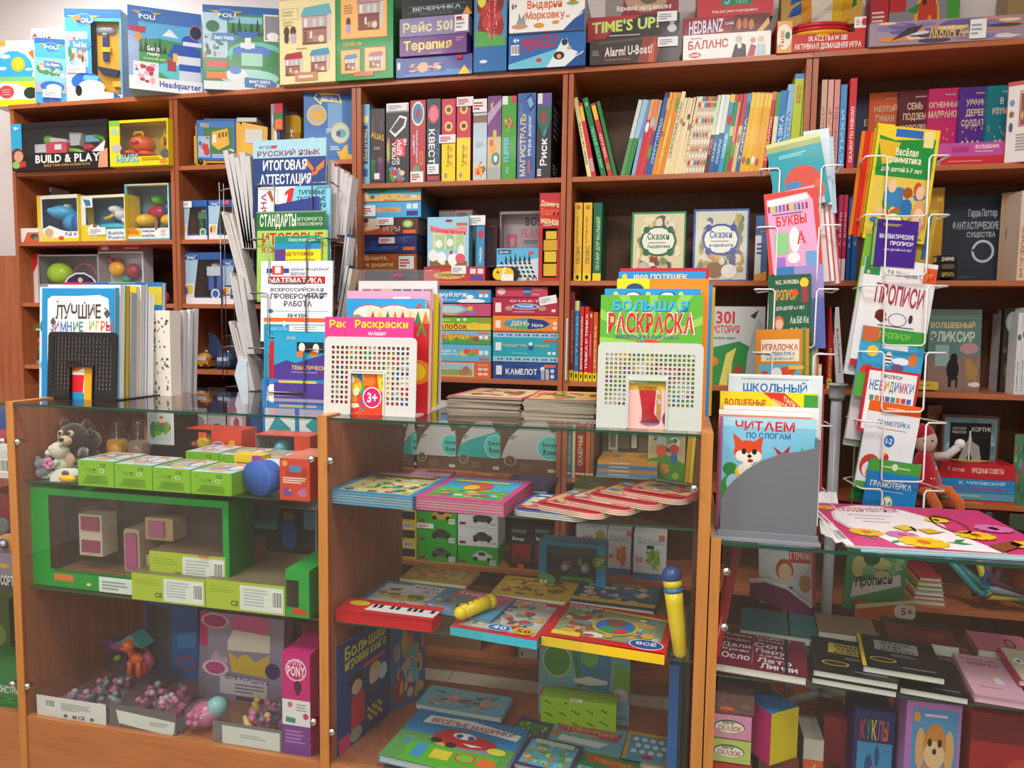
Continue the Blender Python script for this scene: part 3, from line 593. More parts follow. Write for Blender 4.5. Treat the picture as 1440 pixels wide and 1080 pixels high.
st('long shallow game box with purple and orange fantasy picture, rightmost on the bookcase top',(1222,66),(1448,53),(1222,38),Z1,.22,
   [('i',0,0,100,100,'a08c9c d88c48 e8c8a0 6a5c94 4a4668 c8a4b8 d8cfd8 8878a8',46,12,.2),('t','АКВАНГАРД',38,30,66,80,'d8b860'),('p',[(14,80),(24,30),(34,20),(30,50)],'3c3444')],'a8909c',.072,stickers=((63,12,73,92,'e8ecea'),),ct='8a6a54')
carton('toy carton with orange spotted dinosaur picture, behind the long fantasy game','toy package',1246,1345,-20,2.84,Z1,.08,[('r',0,0,100,100,'8c8c98'),('r',0,45,20,100,'eee'),('r',0,0,24,30,'c02a30'),('o',10,58,8,11,'e0882c',.35),('r',82,0,100,100,'4ca03c'),('e',54,40,18,34,'e8b430'),('e',55,38,14,30,'c8402c'),('e',50,20,3,4,'5a1c18'),('e',58,40,3,4,'f09030'),('e',48,46,3,4,'5a1c18'),('e',62,56,3,4,'f09030'),('p',[(24,30),(44,20),(40,34)],'3c8a3c')],'8c8c98',cl='b02c34',name='toy_package',group='toy packages along the top of the bookcases')
carton('red toy carton side with white Cyrillic slogan, left of the dinosaur carton','toy package',1220,1245,-20,2.83,Z1,.08,[('l',10,30,90,50,'f0d8d8',4),('r',6,56,90,70,'e0c030'),('l',10,60,80,68,'333',1)],'c02830',name='toy_package',group='toy packages along the top of the bookcases')
carton('plain tan carton at the right end of the bookcase top','carton',1412,1465,-20,2.84,Z1,.1,[('r',70,0,100,70,'e0b820'),('l',76,10,92,50,'333',3)],'a08860',name='carton')
# ================================================================ LEFT BOOKCASES
G = 'boxed toys on the left bookcases'
def W(label,px0,px1,pyt,Y,zb,d,win,c,inner,F=None,toys=None,yaw=0,cl=None,**k):
    return windowbox(label,k.pop('cat','toy package'),spot(px0,px1,pyt,Y,zb,yaw),d,win,c,inner,F,toys,cl,group=k.pop('group',G),**k)
def t_build(o,w,d,h):
    toy(o,'toy_truck',lambda b: (b.rbox(w*.3,.03,h*.34,w*.52,.09,h*.62,.01,'d83a50'),b.box(w*.16,.04,h*.42,w*.3,.08,h*.6,'dfe6ea'),b.box(w*.4,.027,h*.45,w*.47,.03,h*.56,'e8f0f2')))
    toy(o,'toy_crane',lambda b: (b.ball(w*.28,.06,h*.7,.026,.02,.022,'6cc83a'),b.prism([(w*.32,h*.62),(w*.5,h*.58),(w*.5,h*.68),(w*.33,h*.74)],(.04,.06),'dfe6e8'),b.prism([(w*.54,h*.54),(w*.63,h*.54),(w*.66,h*.8),(w*.53,h*.82)],(.04,.07),'c9d2d6')))
    toy(o,'toy_parts',lambda b: (b.ball(w*.7,.06,h*.5,.03,.02,.018,'c83040'),b.box(w*.7,.04,h*.6,w*.84,.06,h*.74,'6cc0e0'),b.ball(w*.86,.06,h*.52,.024,.02,.03,'d03038'),b.tube([(w*.8,.04,h*.72),(w*.88,.04,h*.66),(w*.92,.04,h*.5)],.008,'5cb82c'),b.tube([(w*.56,.03,h*.42),(w*.64,.03,h*.4),(w*.74,.03,h*.3)],.01,'6cc020')))
W('long black window box with toy trucks, at the left of the upper left shelf',18,152,171,2.60,ZL[0],.07,(11,12,98,66),'18191c','24262a',
  [('r',0,0,11,60,'28a8d8'),('t','8+',3,6,8,13,'fff'),('e',6,68,7,16,'6a3424'),('e',7,70,5,12,'d8a080'),('r',0,84,13,99,'18191c'),('p',[(4,96),(6,82),(14,80),(15,92)],'c8303a'),('e',4,88,4,8,'88c860'),('t','BUILD & PLAY',25,69,92,86,'f2f2f2'),('t','BUILD YOUR OWN ACTION TOYS!',34,89,82,94,'d8a050'),('p',[(92,66),(100,60),(100,100),(90,100)],'d89878'),('p',[(84,66),(98,44),(96,66)],'eee')],t_build,cl='2a2c30',name='toy_package')
def t_bug(o,w,d,h):
    toy(o,'toy_bug',lambda b: (b.ball(w*.36,.07,h*.56,w*.19,.05,h*.19,'e86c28'),b.ball(w*.36,.03,h*.55,w*.08,.02,h*.06,'c83044'),b.tube([(w*.28,.05,h*.74),(w*.3,.05,h*.8),(w*.42,.05,h*.8),(w*.44,.05,h*.72)],.006,'e8b828'),b.ball(w*.24,.05,h*.33,w*.1,.04,h*.07,'e8542c'),b.ball(w*.5,.05,h*.3,w*.12,.04,h*.07,'e8542c')))
    toy(o,'toy_remote',lambda b: (b.lathe([(.03,0),(.032,.01),(.026,.016)],'e8b820',16,(w*.86,.04,h*.56),'y'),b.lathe([(.02,-.004),(.02,.002)],'8a4a30',3,(w*.86,.04,h*.56),'y'),b.tube([(w*.86+.018*math.cos(t*.5),.05,h*.74+.02*math.sin(t*.5)) for t in range(13)],.003,'c8c880')))
W('yellow window box with orange crab-like bug toy, beside the long black box',155,237,168,2.60,ZL[0],.09,(18,6,98,80),'ead61e','b8a84a',
  [('r',0,0,18,12,'78c040'),('e',10,24,8,8,'a8c8a0'),('e',12,60,9,9,'b8b4c0'),('t','I-BUGS',12,75,50,92,'2a7a94'),('t','I-BUGS',11,74,49,91,'8ac8d8'),('l',55,82,92,90,'a86a28',2),('e',92,92,7,6,'e88a3a'),('e',95,76,8,10,'5a5a60')],t_bug)
# shelf below
def t_hippo(o,w,d,h):
    toy(o,'toy_hippo',lambda b: (b.ball(w*.62,.08,h*.45,w*.3,.06,h*.26,'35a6dc'),b.ball(w*.4,.05,h*.66,w*.27,.05,h*.16,'4ab6e6'),b.ball(w*.27,.04,h*.68,w*.12,.04,h*.1,'4ab6e6'),b.ball(w*.52,.05,h*.8,w*.07,.02,h*.05,'dff'),b.lathe([(w*.18,0),(w*.2,.01),(w*.12,.02)],'2670c0',14,(w*.9,.02,h*.4),'y')))
W('yellow-edged window box with turquoise pull-along hippo toy',54,111,274,2.66,ZL[1],.08,(12,8,98,78),'e8eef0','2f5f84',[('r',0,0,9,100,'e8c830'),('p',[(0,74),(30,66),(60,76),(100,92),(100,100),(0,100)],'ead838'),('p',[(10,74),(30,64),(56,74),(100,84),(100,92),(20,90)],'f4f6f6'),('e',28,80,11,10,'d8b098'),('t','Pull A',68,80,96,88,'2a5a9a'),('e',58,92,7,5,'d85a30')],t_hippo,yaw=-4,cl='e0c428')
def t_frog(o,w,d,h):
    toy(o,'toy_boat',lambda b: (b.ball(w*.55,.07,h*.32,w*.42,.06,h*.12,'35b4cc'),b.box(w*.12,.03,h*.24,w*.96,.1,h*.3,'e0b020')))
    toy(o,'toy_frog',lambda b: (b.ball(w*.6,.06,h*.72,w*.12,.04,h*.09,'eef2f2'),b.ball(w*.74,.06,h*.6,w*.15,.04,h*.13,'e6eaea'),b.tube([(w*.6,.04,h*.6),(w*.5,.04,h*.54),(w*.4,.04,h*.52)],.008,'e8c020'),b.tube([(w*.8,.04,h*.5),(w*.84,.04,h*.42)],.01,'eef')))
W('window box with white frog riding a turquoise bath boat',111,177,274,2.66,ZL[1],.08,(16,6,98,74),'e8eef0','2f6f94',[('r',0,0,7,100,'e0cc30'),('r',8,4,32,26,'f0f4f6'),('p',[(12,8),(26,10),(29,22),(18,24)],'3a80b8'),('p',[(0,64),(30,64),(50,78),(100,96),(100,100),(0,100)],'e4d23a'),('e',34,76,14,14,'f2f2f0'),('e',36,66,5,5,'8a5a40'),('r',60,78,98,98,'e8f0f4'),('t','Bubble',64,79,96,86,'2a5a8a'),('t','Waterco',62,88,98,96,'2a5a8a')],t_frog,yaw=-4,cl='e0c428',stickers=((24,70,60,86,'f4f4f6'),))
def t_shoes(o,w,d,h):
    toy(o,'toy_duck',lambda b: (b.ball(w*.27,.06,h*.38,w*.2,.05,h*.13,'f0c020'),b.ball(w*.8,.07,h*.38,w*.2,.05,h*.13,'f0c020'),b.ball(w*.45,.09,h*.55,w*.24,.04,h*.13,'c02a48'),b.ball(w*.42,.1,h*.78,w*.14,.04,h*.11,'5ac030'),b.ball(w*.92,.1,h*.76,w*.1,.04,h*.11,'5ac030'),b.ball(w*.7,.08,h*.6,w*.12,.03,h*.16,'2c3a6a')))
W('clear window box with yellow ducks and green and red balls',177,239,258,2.655,ZL[1],.1,(5,4,97,78),'e9eef0','6f8a92',[('r',0,0,5,100,'4ab0c8'),('r',0,2,100,4,'c8a030'),('r',0,96,100,100,'38a8c4'),('r',2,80,36,92,'ecc020'),('e',16,82,12,5,'e88a20'),('t',"K's Kids",6,81,30,89,'a06020'),('t','Learning Shoes',38,80,66,86,'3a4a7a'),('t','on Little Feet',38,88,66,93,'3a4a7a'),('r',78,78,96,94,'f4f4f4'),('l',80,80,94,92,'c86a7a',4),('e',70,70,4,12,'8a6a50')],t_shoes,cl='48b0c8')
W('large dark blue window box half hidden behind the hippo box',31,75,264,2.80,ZL[1],.1,(30,8,99,80),'e8ecf0','20304a',[('r',0,0,22,100,'e6eaee'),('e',10,45,8,16,'c8503a'),('e',10,70,6,10,'e8a08a'),('r',30,8,99,20,'1f5a84')],lambda o,w,d,h: toy(o,'toy_ball',lambda b: b.ball(w*.75,.05,h*.5,w*.36,.04,h*.36,'1c2470')))
carton('flat white and orange toy pack lying at the left under the hippo box','toy package',28,55,321,2.645,ZL[1],.06,[('r',0,0,100,100,'e8e4e2'),('p',[(20,100),(40,30),(100,30),(100,100)],'d85a38'),('e',76,60,20,20,'3a4a4a'),('e',82,70,9,10,'4a9a50')],'e8e4e2',name='toy_package',group=G,roll=0)
# third shelf: ball and bee packs
W('white toy pack with red corner behind the winter books',42,56,357,2.70,ZL[2],.05,(96,96,98,98),'e9e4e4','eee',[('r',0,0,100,20,'d02030'),('p',[(0,20),(100,16),(0,60)],'d02030')],None,film=False)
W('grey window box with a lime green ball and violet oval sign',55,140,358,2.69,ZL[2],.11,(2,3,98,60),'a8a4a8','8c888c',[('e',70,82,32,46,'e8e8f0'),('e',70,83,30,44,'2b2458'),('e',70,52,4,5,'d8c890'),('t','Леди',57,58,82,74,'f0ecf4'),('t','и Бродяга',48,78,92,94,'f0ecf4')],
  lambda o,w,d,h: (toy(o,'toy_ball',lambda b: b.ball(w*.22,.05,h*.62,w*.19,.045,h*.24,'a8d820')),toy(o,'toy_hoop',lambda b: b.tube([(w*.66+w*.2*math.cos(t*.25),.04,h*.5+h*.32*math.sin(t*.25)) for t in range(13)],.0035,'b85070'))),m='gloss')
def t_bee(o,w,d,h):
    toy(o,'toy_bee',lambda b: (b.ball(w*.3,.03,h*.6,w*.17,.025,h*.13,'f0b020'),b.ball(w*.24,.015,h*.62,w*.02,.008,h*.03,'222'),b.ball(w*.34,.015,h*.62,w*.02,.008,h*.03,'222'),b.ball(w*.2,.03,h*.76,w*.05,.02,h*.04,'c03848'),b.ball(w*.38,.03,h*.76,w*.05,.02,h*.04,'c03848')))
    toy(o,'toy_beads',lambda b: (b.ball(w*.66,.03,h*.56,w*.15,.025,h*.13,'9a3848'),b.ball(w*.52,.03,h*.42,w*.1,.02,h*.07,'2ca070'),b.ball(w*.44,.03,h*.3,w*.1,.02,h*.07,'3878c0'),b.ball(w*.72,.03,h*.26,w*.08,.02,h*.06,'e0a030'),b.ball(w*.36,.03,h*.28,w*.06,.02,h*.05,'c03040')))
o = W('blister card with yellow bee head and coloured beads, red hanging edge',140,203,344,2.70,ZL[2],.06,(3,14,97,97),'c9ccd4','c2c8d0',[('r',0,0,100,12,'9a2a38'),('e',16,6,9,3,'e0c8cc'),('l',60,4,92,8,'d8b8bc',1)],t_bee)
o = toy(None,'toy_rattle',lambda b: (b.ball(0,0,.04,.035,.03,.04,'5a2a28'),b.ball(.045,-.01,.03,.02,.02,.025,'c04a50'))); o.location = (xat(222,2.75,ZL[2]),2.75,ZL[2]); tag(o,'dark red rounded rattle toy in shadow, right of the bee card','toy',G)
W('narrow yellow-green toy card behind the left edge of the winter books',43,60,456,2.70,ZL[3],.05,(8,16,92,80),'e0dca0','c8d8b0',[('r',0,0,100,10,'3a8a6a'),('r',0,90,100,100,'7ab8b0'),('e',50,84,30,8,'6a4a38')],lambda o,w,d,h: toy(o,'toy_figure',lambda b: (b.ball(w*.5,.025,h*.56,w*.28,.02,h*.12,'e05a2a'),b.ball(w*.5,.025,h*.36,w*.3,.02,h*.12,'5a8a4a'))))
# ---------------------------------------------------------------- second bookcase
r = empty('toy_bus',(xat(276,2.68,ZL[0]),2.68,ZL[0]),'big yellow toy bus with blue picture label on its side, upper shelf','toy bus'); r.rotation_euler = (0,0,R(12))
b = MB(); b.rbox(0,0,.022,.19,.16,.185,.02,'e8b01c'); b.prism([(.19,.03),(.29,.03),(.295,.165),(.19,.185)],(0,.15),'eab41e'); b.build('bus_body','plastic',r)
b = MB(); b.box(.03,.01,.185,.2,.15,.2,'2c5ca8'); b.box(.17,.0,.186,.25,.15,.202,'c9ccc8'); b.build('roof_rack','plastic',r)
b = MB(); b.box(.006,-.005,.03,.165,0,.19,'2c5ea8'); art(b,[('r',3,3,97,97,'3c7cc0'),('r',18,18,94,82,'3f7a4a'),('p',[(40,30),(80,20),(84,60),(56,74),(38,60)],'eab040'),('r',42,36,50,56,'dfe8f0'),('r',56,32,62,44,'7a5a30'),('r',65,30,71,42,'7a5a30'),('r',74,29,79,41,'7a5a30'),('i',4,40,34,92,'9ac0dc 5a4a6a e0b0c0 c03a3a e8e8f0',12,5,.3),('e',88,80,9,9,'e8e0d8'),('t','POLI',12,8,32,18,'f0d060'),('l',40,84,80,94,'d8dce8',2)],.159,.16,(.006,-.005,.19),(1,0,0),(0,0,-1),(0,-1,0)); b.build('side_label','gloss',r)
b = MB(); b.box(.205,-.003,.1,.275,0,.155,'d8d8d4'); b.build('bus_window','plastic',r)
for x in (.02,.15,.26):
    b = MB(); b.lathe([(.012,0),(.024,.002),(.024,.02),(.012,.022)],'e0ac1c',14,(x,-.004,.024),'y'); b.lathe([(.012,-.003),(.012,.001)],'333',10,(x,-.004,.024),'y'); b.build('wheel','plastic',r)
b = MB(); b.box(-.03,.01,.0,.02,.14,.02,'333'); b.box(-.012,.01,.02,0,.03,.13,'e0ac1c'); b.build('bumper','plastic',r)
P,w,h,E = spot(428,495,121,2.655,ZL[0],12)
K = carton2
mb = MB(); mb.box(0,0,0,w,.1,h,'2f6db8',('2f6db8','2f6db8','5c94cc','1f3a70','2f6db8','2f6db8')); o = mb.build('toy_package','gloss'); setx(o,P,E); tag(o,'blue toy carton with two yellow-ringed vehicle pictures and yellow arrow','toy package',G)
pb = MB(); faces(pb,w,.1,h,{'F': [('r',0,0,100,100,'2f70bc'),('p',[(50,22),(80,22),(80,60),(50,60)],'74a8da'),('p',[(20,15),(34,4),(34,9),(74,10),(80,22),(38,20),(36,25)],'e8e080'),('p',[(24,15),(33,8),(33,12),(72,12),(75,20),(36,17),(34,21)],'2f70bc'),('t','COLLECT THEM ALL',36,12.5,70,17,'e8ecf4',-2),('e',27,38,21,14,'e0c050'),('e',27,38,18,12,'b8b0a0'),('e',29,38,13,6,'e0a828'),('e',76,61,20,14,'e0c050'),('e',76,61,18,12,'c8d4cc'),('e',78,62,10,6,'5cb0bc'),('e',72,62,5,4,'5a4a4a'),('e',22,82,20,12,'d8c860'),('e',18,78,14,11,'d4e0e8'),('e',22,80,8,7,'3a68a0'),('e',26,70,5,3,'7a2a40'),('l',46,55,58,62,'d0dcec',3),('l',55,78,76,84,'d0dcec',2),('p',[(74,92),(68,86),(80,84),(84,78),(92,76),(92,88),(100,90),(100,100),(76,100)],'e8b828'),('p',[(44,0),(52,0),(58,6),(52,6)],'e0c050'),('p',[(56,0),(62,0),(70,7),(63,7)],'e0c050'),('p',[(68,0),(74,1),(80,8),(74,8)],'e0c050')]}); pb.build('printed_artwork','gloss',o)
def blob(name,label,cat,parts,px,Y,z,group=None,m='plastic',mb0=None):
    b = MB()
    for p in parts: b.ball(*p)
    o = b.build(name,m); o.location = (xat(px,Y,z),Y,z); tag(o,label,cat,group); return o
r = empty('bagged_toy',(xat(404,2.70,ZL[0]),2.72,ZL[0]),'yellow toy in a crumpled clear bag, left of the blue carton','toy package',G)
b = MB(); b.rbox(-.03,.0,0,.05,.09,.2,.02,'c8941c'); b.box(-.03,-.004,.09,.05,0,.13,'a87818'); b.build('toy_body','plastic',r)
b = MB(); b.ball(.0,.04,.11,.05,.05,.12,'fff',14,8); b.build('clear_bag','bag',r)
b = MB(); b.box(0,0,0,.035,.003,.1,'d85a40'); art(b,[('r',0,0,100,36,'c83a50'),('r',0,36,100,62,'3a7a50'),('r',10,60,90,96,'e87a3a')],.035,.1,(0,0,.1),(1,0,0),(0,0,-1),(0,-1,0)); o = b.build('hang_tag','paper',r); o.location = (-.03,-.06,.13)
carton('narrow toy box seen edge on, between the yellow bus and the bagged toy','toy package',382,393,146,2.67,ZL[0],.1,[('i',0,0,100,100,'8a9aa8 2c4c8c 3a3a44 d8dce0 5a6a8a c8b060',16,3,.3)],'5a6a80',name='toy_package',group=G)
def t_bot(c1,c2):
    def f(o,w,d,h):
        toy(o,'toy_figure',lambda b: (b.box(w*.5,.03,h*.56,w*.9,.07,h*.74,c1),b.box(w*.52,.035,h*.28,w*.66,.06,h*.56,c2),b.box(w*.74,.035,h*.28,w*.88,.06,h*.56,c2),b.ball(w*.7,.05,h*.76,w*.13,.025,h*.06,'e8eef4')))
    return f
PB = lambda c: [('r',0,0,100,14,'2c62ac'),('p',[(0,14),(40,14),(24,100),(0,100)],'a8c8e0'),('i',0,60,28,92,'dfe6ec '+c+' 8a9ab0 e8c040',8,4,.35),('r',0,88,100,100,'eef0f2'),('e',84,80,12,10,'d8e4ea'),('e',84,80,8,7,c)]+poli(2,3,40,22)
W('small blue box with green robot car, upper middle shelf of the second bookcase',253,292,282,2.66,ZL[1],.11,(32,16,97,84),'2c62ac','22262c',PB('3a9a5a'),t_bot('3a8a5a','2a6a48'),yaw=0,stickers=((2,2,48,18,'f0f2f4'),))
W('small blue box with red robot car, partly behind the wire rack books',294,336,281,2.66,ZL[1],.11,(32,18,97,84),'2c62ac','2a2226',PB('c83a30'),t_bot('b83430','8a2a28'),stickers=((50,3,72,12,'e84a5a'),))
W('larger blue box with blue and white robot car, second bookcase',259,312,355,2.66,ZL[2],.12,(26,14,97,86),'2a66bc','1c2026',PB('2c64b8'),t_bot('d8e4ec','2860b8'))
W('blue box with red robot car, right of the blue and white one',312,356,364,2.67,ZL[2],.12,(32,18,97,84),'2a66bc','2a2226',PB('c83a30'),t_bot('b8b0b0','a83028'))
carton('small blue vehicle box seen between the wire rack pockets','toy package',400,432,300,2.70,ZL[1],.1,PB('7a4a9a'),'2c62ac',name='toy_package',group=G)
def dome(label,px,c,c2,Yy=2.70):
    r = empty('toy_blister',(xat(px,Yy,ZL[3]),Yy,ZL[3]),label,'toy package','half-moon blister packs on the second bookcase')
    P = [(.0,.0)]+[(.075*math.sin(t),.152*(1-.0)*math.cos(t)*1.0) for t in [R(a) for a in range(0,91,9)]]
    b = MB(); b.prism([(p[0]-.0,max(p[1],0)) for p in P],(.05,.053),c2); b.build('backing_card','gloss',r)
    b = MB(); b.box(-.035,.0,.01,.03,.05,.035,c); b.ball(-.003,.025,.045,.034,.026,.022,c); b.box(-.03,-.002,.035,.022,.0,.05,'cfdbe4'); b.build('toy_car','plastic',r)
    for x in (-.022,.018):
        b = MB(); b.lathe([(.01,0),(.01,.01)],'2a2a2c',12,(x,-.006,.012),'y'); b.build('wheel','plastic',r)
    b = MB(); b.ball(.0,.025,.05,.05,.034,.05,'fff',14,8); b.tube([(.078*math.sin(R(a)),.05,.155*math.cos(R(a))) for a in range(0,91,9)],.0022,'c8ccd0'); b.build('clear_cover','film',r)
dome('half-moon blister pack with small yellow and red toy car',284,'d8962c','33406a'); dome('half-moon blister pack with small dark blue toy car',315,'2c5c8c','2a3448')
dome('half-moon blister pack mostly hidden behind the wire rack',349,'8a7430','2a2c34')
# ================================================================ THIRD BOOKCASE: BOARD GAMES
G = 'board games standing in a row on the third bookcase'
def g(label,x0,x1,y,F,c,cr=None,d=.22,Y=2.655,zb=Z2,group=None,**k):
    return carton(label,'game box',x0,x1,y,Y,zb,d,F,c,cl=k.pop('cl',None),cr=cr,group=group or G,**k)
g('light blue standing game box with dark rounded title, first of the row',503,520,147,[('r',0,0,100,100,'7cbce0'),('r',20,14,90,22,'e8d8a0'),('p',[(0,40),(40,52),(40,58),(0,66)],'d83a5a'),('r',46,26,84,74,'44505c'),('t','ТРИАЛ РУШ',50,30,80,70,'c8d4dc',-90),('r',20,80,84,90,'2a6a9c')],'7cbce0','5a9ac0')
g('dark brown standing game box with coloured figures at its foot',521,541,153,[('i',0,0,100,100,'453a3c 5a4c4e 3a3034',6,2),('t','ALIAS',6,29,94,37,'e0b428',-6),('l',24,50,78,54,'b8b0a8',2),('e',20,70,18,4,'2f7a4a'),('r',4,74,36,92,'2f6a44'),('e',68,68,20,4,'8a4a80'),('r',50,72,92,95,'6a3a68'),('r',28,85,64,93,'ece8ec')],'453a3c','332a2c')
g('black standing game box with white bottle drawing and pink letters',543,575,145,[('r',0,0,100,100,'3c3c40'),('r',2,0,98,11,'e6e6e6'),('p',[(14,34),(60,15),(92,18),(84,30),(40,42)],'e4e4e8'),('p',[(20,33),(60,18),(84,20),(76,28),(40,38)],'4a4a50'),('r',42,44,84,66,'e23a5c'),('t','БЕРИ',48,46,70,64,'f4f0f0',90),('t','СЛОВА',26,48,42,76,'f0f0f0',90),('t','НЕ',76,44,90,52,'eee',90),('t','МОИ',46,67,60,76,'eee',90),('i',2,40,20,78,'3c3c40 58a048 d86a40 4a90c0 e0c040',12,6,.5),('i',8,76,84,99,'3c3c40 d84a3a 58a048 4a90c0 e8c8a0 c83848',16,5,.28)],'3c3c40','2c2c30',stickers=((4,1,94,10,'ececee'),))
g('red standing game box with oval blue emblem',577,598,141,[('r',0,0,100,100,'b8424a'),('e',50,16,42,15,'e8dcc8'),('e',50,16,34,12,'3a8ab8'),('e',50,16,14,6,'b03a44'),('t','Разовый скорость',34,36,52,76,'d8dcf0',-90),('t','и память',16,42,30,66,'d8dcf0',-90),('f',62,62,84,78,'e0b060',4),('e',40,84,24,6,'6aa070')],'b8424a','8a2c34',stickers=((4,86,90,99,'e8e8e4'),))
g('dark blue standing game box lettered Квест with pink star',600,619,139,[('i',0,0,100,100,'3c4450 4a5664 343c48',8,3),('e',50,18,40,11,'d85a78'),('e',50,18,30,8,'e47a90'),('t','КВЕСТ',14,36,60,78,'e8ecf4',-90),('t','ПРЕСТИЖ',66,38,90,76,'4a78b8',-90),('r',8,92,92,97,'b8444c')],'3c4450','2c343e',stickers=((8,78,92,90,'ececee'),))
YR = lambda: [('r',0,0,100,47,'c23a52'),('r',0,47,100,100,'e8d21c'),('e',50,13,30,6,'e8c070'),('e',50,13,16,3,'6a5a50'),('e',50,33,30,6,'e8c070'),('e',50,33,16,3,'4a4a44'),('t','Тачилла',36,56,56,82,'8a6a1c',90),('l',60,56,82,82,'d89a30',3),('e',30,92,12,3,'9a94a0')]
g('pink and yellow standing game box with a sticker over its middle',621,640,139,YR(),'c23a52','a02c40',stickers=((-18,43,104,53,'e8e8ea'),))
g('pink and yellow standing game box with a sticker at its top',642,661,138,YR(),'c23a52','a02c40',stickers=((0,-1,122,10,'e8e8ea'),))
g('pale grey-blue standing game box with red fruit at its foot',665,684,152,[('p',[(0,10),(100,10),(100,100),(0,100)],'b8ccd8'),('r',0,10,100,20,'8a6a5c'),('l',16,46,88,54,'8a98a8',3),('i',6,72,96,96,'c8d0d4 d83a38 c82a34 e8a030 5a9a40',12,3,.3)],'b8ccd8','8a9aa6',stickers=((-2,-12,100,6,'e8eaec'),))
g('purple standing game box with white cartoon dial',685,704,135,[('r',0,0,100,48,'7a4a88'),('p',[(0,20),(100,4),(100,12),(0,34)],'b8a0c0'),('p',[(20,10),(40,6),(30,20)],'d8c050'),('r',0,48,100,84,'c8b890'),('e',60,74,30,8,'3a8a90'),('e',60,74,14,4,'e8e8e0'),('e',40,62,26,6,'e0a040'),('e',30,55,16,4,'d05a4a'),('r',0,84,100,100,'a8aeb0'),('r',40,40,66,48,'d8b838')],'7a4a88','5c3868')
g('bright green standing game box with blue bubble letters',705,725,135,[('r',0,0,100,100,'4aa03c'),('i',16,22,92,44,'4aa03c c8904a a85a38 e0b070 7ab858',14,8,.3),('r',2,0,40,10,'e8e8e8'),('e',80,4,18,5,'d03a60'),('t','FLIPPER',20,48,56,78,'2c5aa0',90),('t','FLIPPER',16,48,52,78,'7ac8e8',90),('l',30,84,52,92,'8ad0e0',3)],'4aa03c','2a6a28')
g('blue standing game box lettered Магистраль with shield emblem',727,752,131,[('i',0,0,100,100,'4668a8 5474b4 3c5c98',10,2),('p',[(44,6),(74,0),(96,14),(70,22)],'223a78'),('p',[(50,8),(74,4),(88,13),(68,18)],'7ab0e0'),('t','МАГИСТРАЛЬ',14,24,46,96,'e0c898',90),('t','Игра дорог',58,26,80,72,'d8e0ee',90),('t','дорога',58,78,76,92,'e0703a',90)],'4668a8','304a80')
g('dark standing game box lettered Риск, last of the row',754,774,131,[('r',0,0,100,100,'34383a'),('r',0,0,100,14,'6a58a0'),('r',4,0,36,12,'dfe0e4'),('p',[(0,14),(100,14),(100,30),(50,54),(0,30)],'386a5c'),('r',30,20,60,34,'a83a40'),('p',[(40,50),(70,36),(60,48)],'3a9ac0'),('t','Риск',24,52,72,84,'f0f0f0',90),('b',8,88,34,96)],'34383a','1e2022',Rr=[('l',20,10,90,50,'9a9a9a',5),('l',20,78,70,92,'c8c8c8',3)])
# --- second shelf: lying stacks
G = 'flat board games stacked on the third bookcase'
def stk(label,x0,x1,y0,y1,Y,F,c,cr=None,d=.22,**k):
    return carton(label,'game box',x0,x1,y0,Y,zat((x0+x1)/2,y1,Y),d,F,c,cr=cr,group=G,**k)
BZ = ('r',80,10,98,24,'e06a3c')
ic = lambda c='dfe8f0': [('r',82,34,88,60,c),('r',90,34,96,60,c)]
stk('sand and turquoise game box lettered Прятки, topmost of the left stack',505,592,265,283,2.66,[('p',[(0,40),(30,50),(60,44),(100,60),(100,100),(0,100)],'e0b878'),('p',[(30,0),(46,0),(42,30),(34,30)],'3a9a6a'),('r',4,24,14,80,'ece8e0'),('e',22,64,4,16,'6a6a6a'),('t','Прятки',36,40,66,78,'e8c020',3),('r',40,88,62,94,'c83a30'),('e',78,66,6,14,'c8a888'),('e',88,68,5,12,'e0d8d0'),BZ],'54b4c8','5a4a38')
stk('light blue game box with orange title band, second of the left stack',505,592,284,306,2.66,[('r',0,0,100,100,'54ace0'),('r',28,36,68,64,'d8a070'),('t','Tubbler',36,40,62,60,'b8784a'),('r',77,14,85,46,'dce8f0'),('r',87,14,95,46,'dce8f0'),('r',77,60,95,90,'3a3a8a')],'54ace0','2a5a80',stickers=((2,20,28,90,'dfe6ec'),))
stk('beige and brown game box with cartoon boy and green oval',504,588,307,330,2.66,[('p',[(0,0),(34,0),(40,100),(0,100)],'d8c4a8'),('r',36,0,100,100,'5a3438'),('e',10,32,7,24,'c8946c'),('e',10,12,8,14,'4a3028'),('p',[(10,80),(50,50),(64,100),(4,100)],'b8542c'),('t','ИГРЫ',42,48,70,80,'b8a8a0'),('e',83,36,9,24,'8ab84a'),('e',83,36,6,16,'c8dca0'),('r',75,72,96,92,'e06a3c')],'5a3438','4a3830',stickers=((32,-4,60,42,'e8eaee'),))
stk('dark blue game box under the beige one in the left stack',507,586,331,356,2.66,[('i',0,0,100,100,'28306a 343c7c 202858 3a4a8a',14,4,.2),('t','МАЖОР',6,64,40,86,'3a68a8'),('l',40,58,72,86,'5a6aa8',3),('r',76,66,97,84,'e0683a')],'28306a','1c2248',stickers=((34,12,62,46,'e8eaee'),))
stk('rust brown game box with two-line beige title and a sticker',505,586,357,381,2.66,[('r',0,0,100,100,'a4552c'),('t','Дышите,',9,10,50,40,'e8c898'),('t','не дышите!',8,50,60,80,'e8c898'),('r',8,86,60,90,'8a9a3a'),('l',56,18,80,26,'d8703a',1)],'a4552c','4a3428',stickers=((70,14,96,90,'dfe3e6'),))
stk('dark blue game box at the foot of the left stack, behind the paint set',505,588,382,396.5,2.66,[('r',0,0,100,100,'242850')],'242850','1c2040')
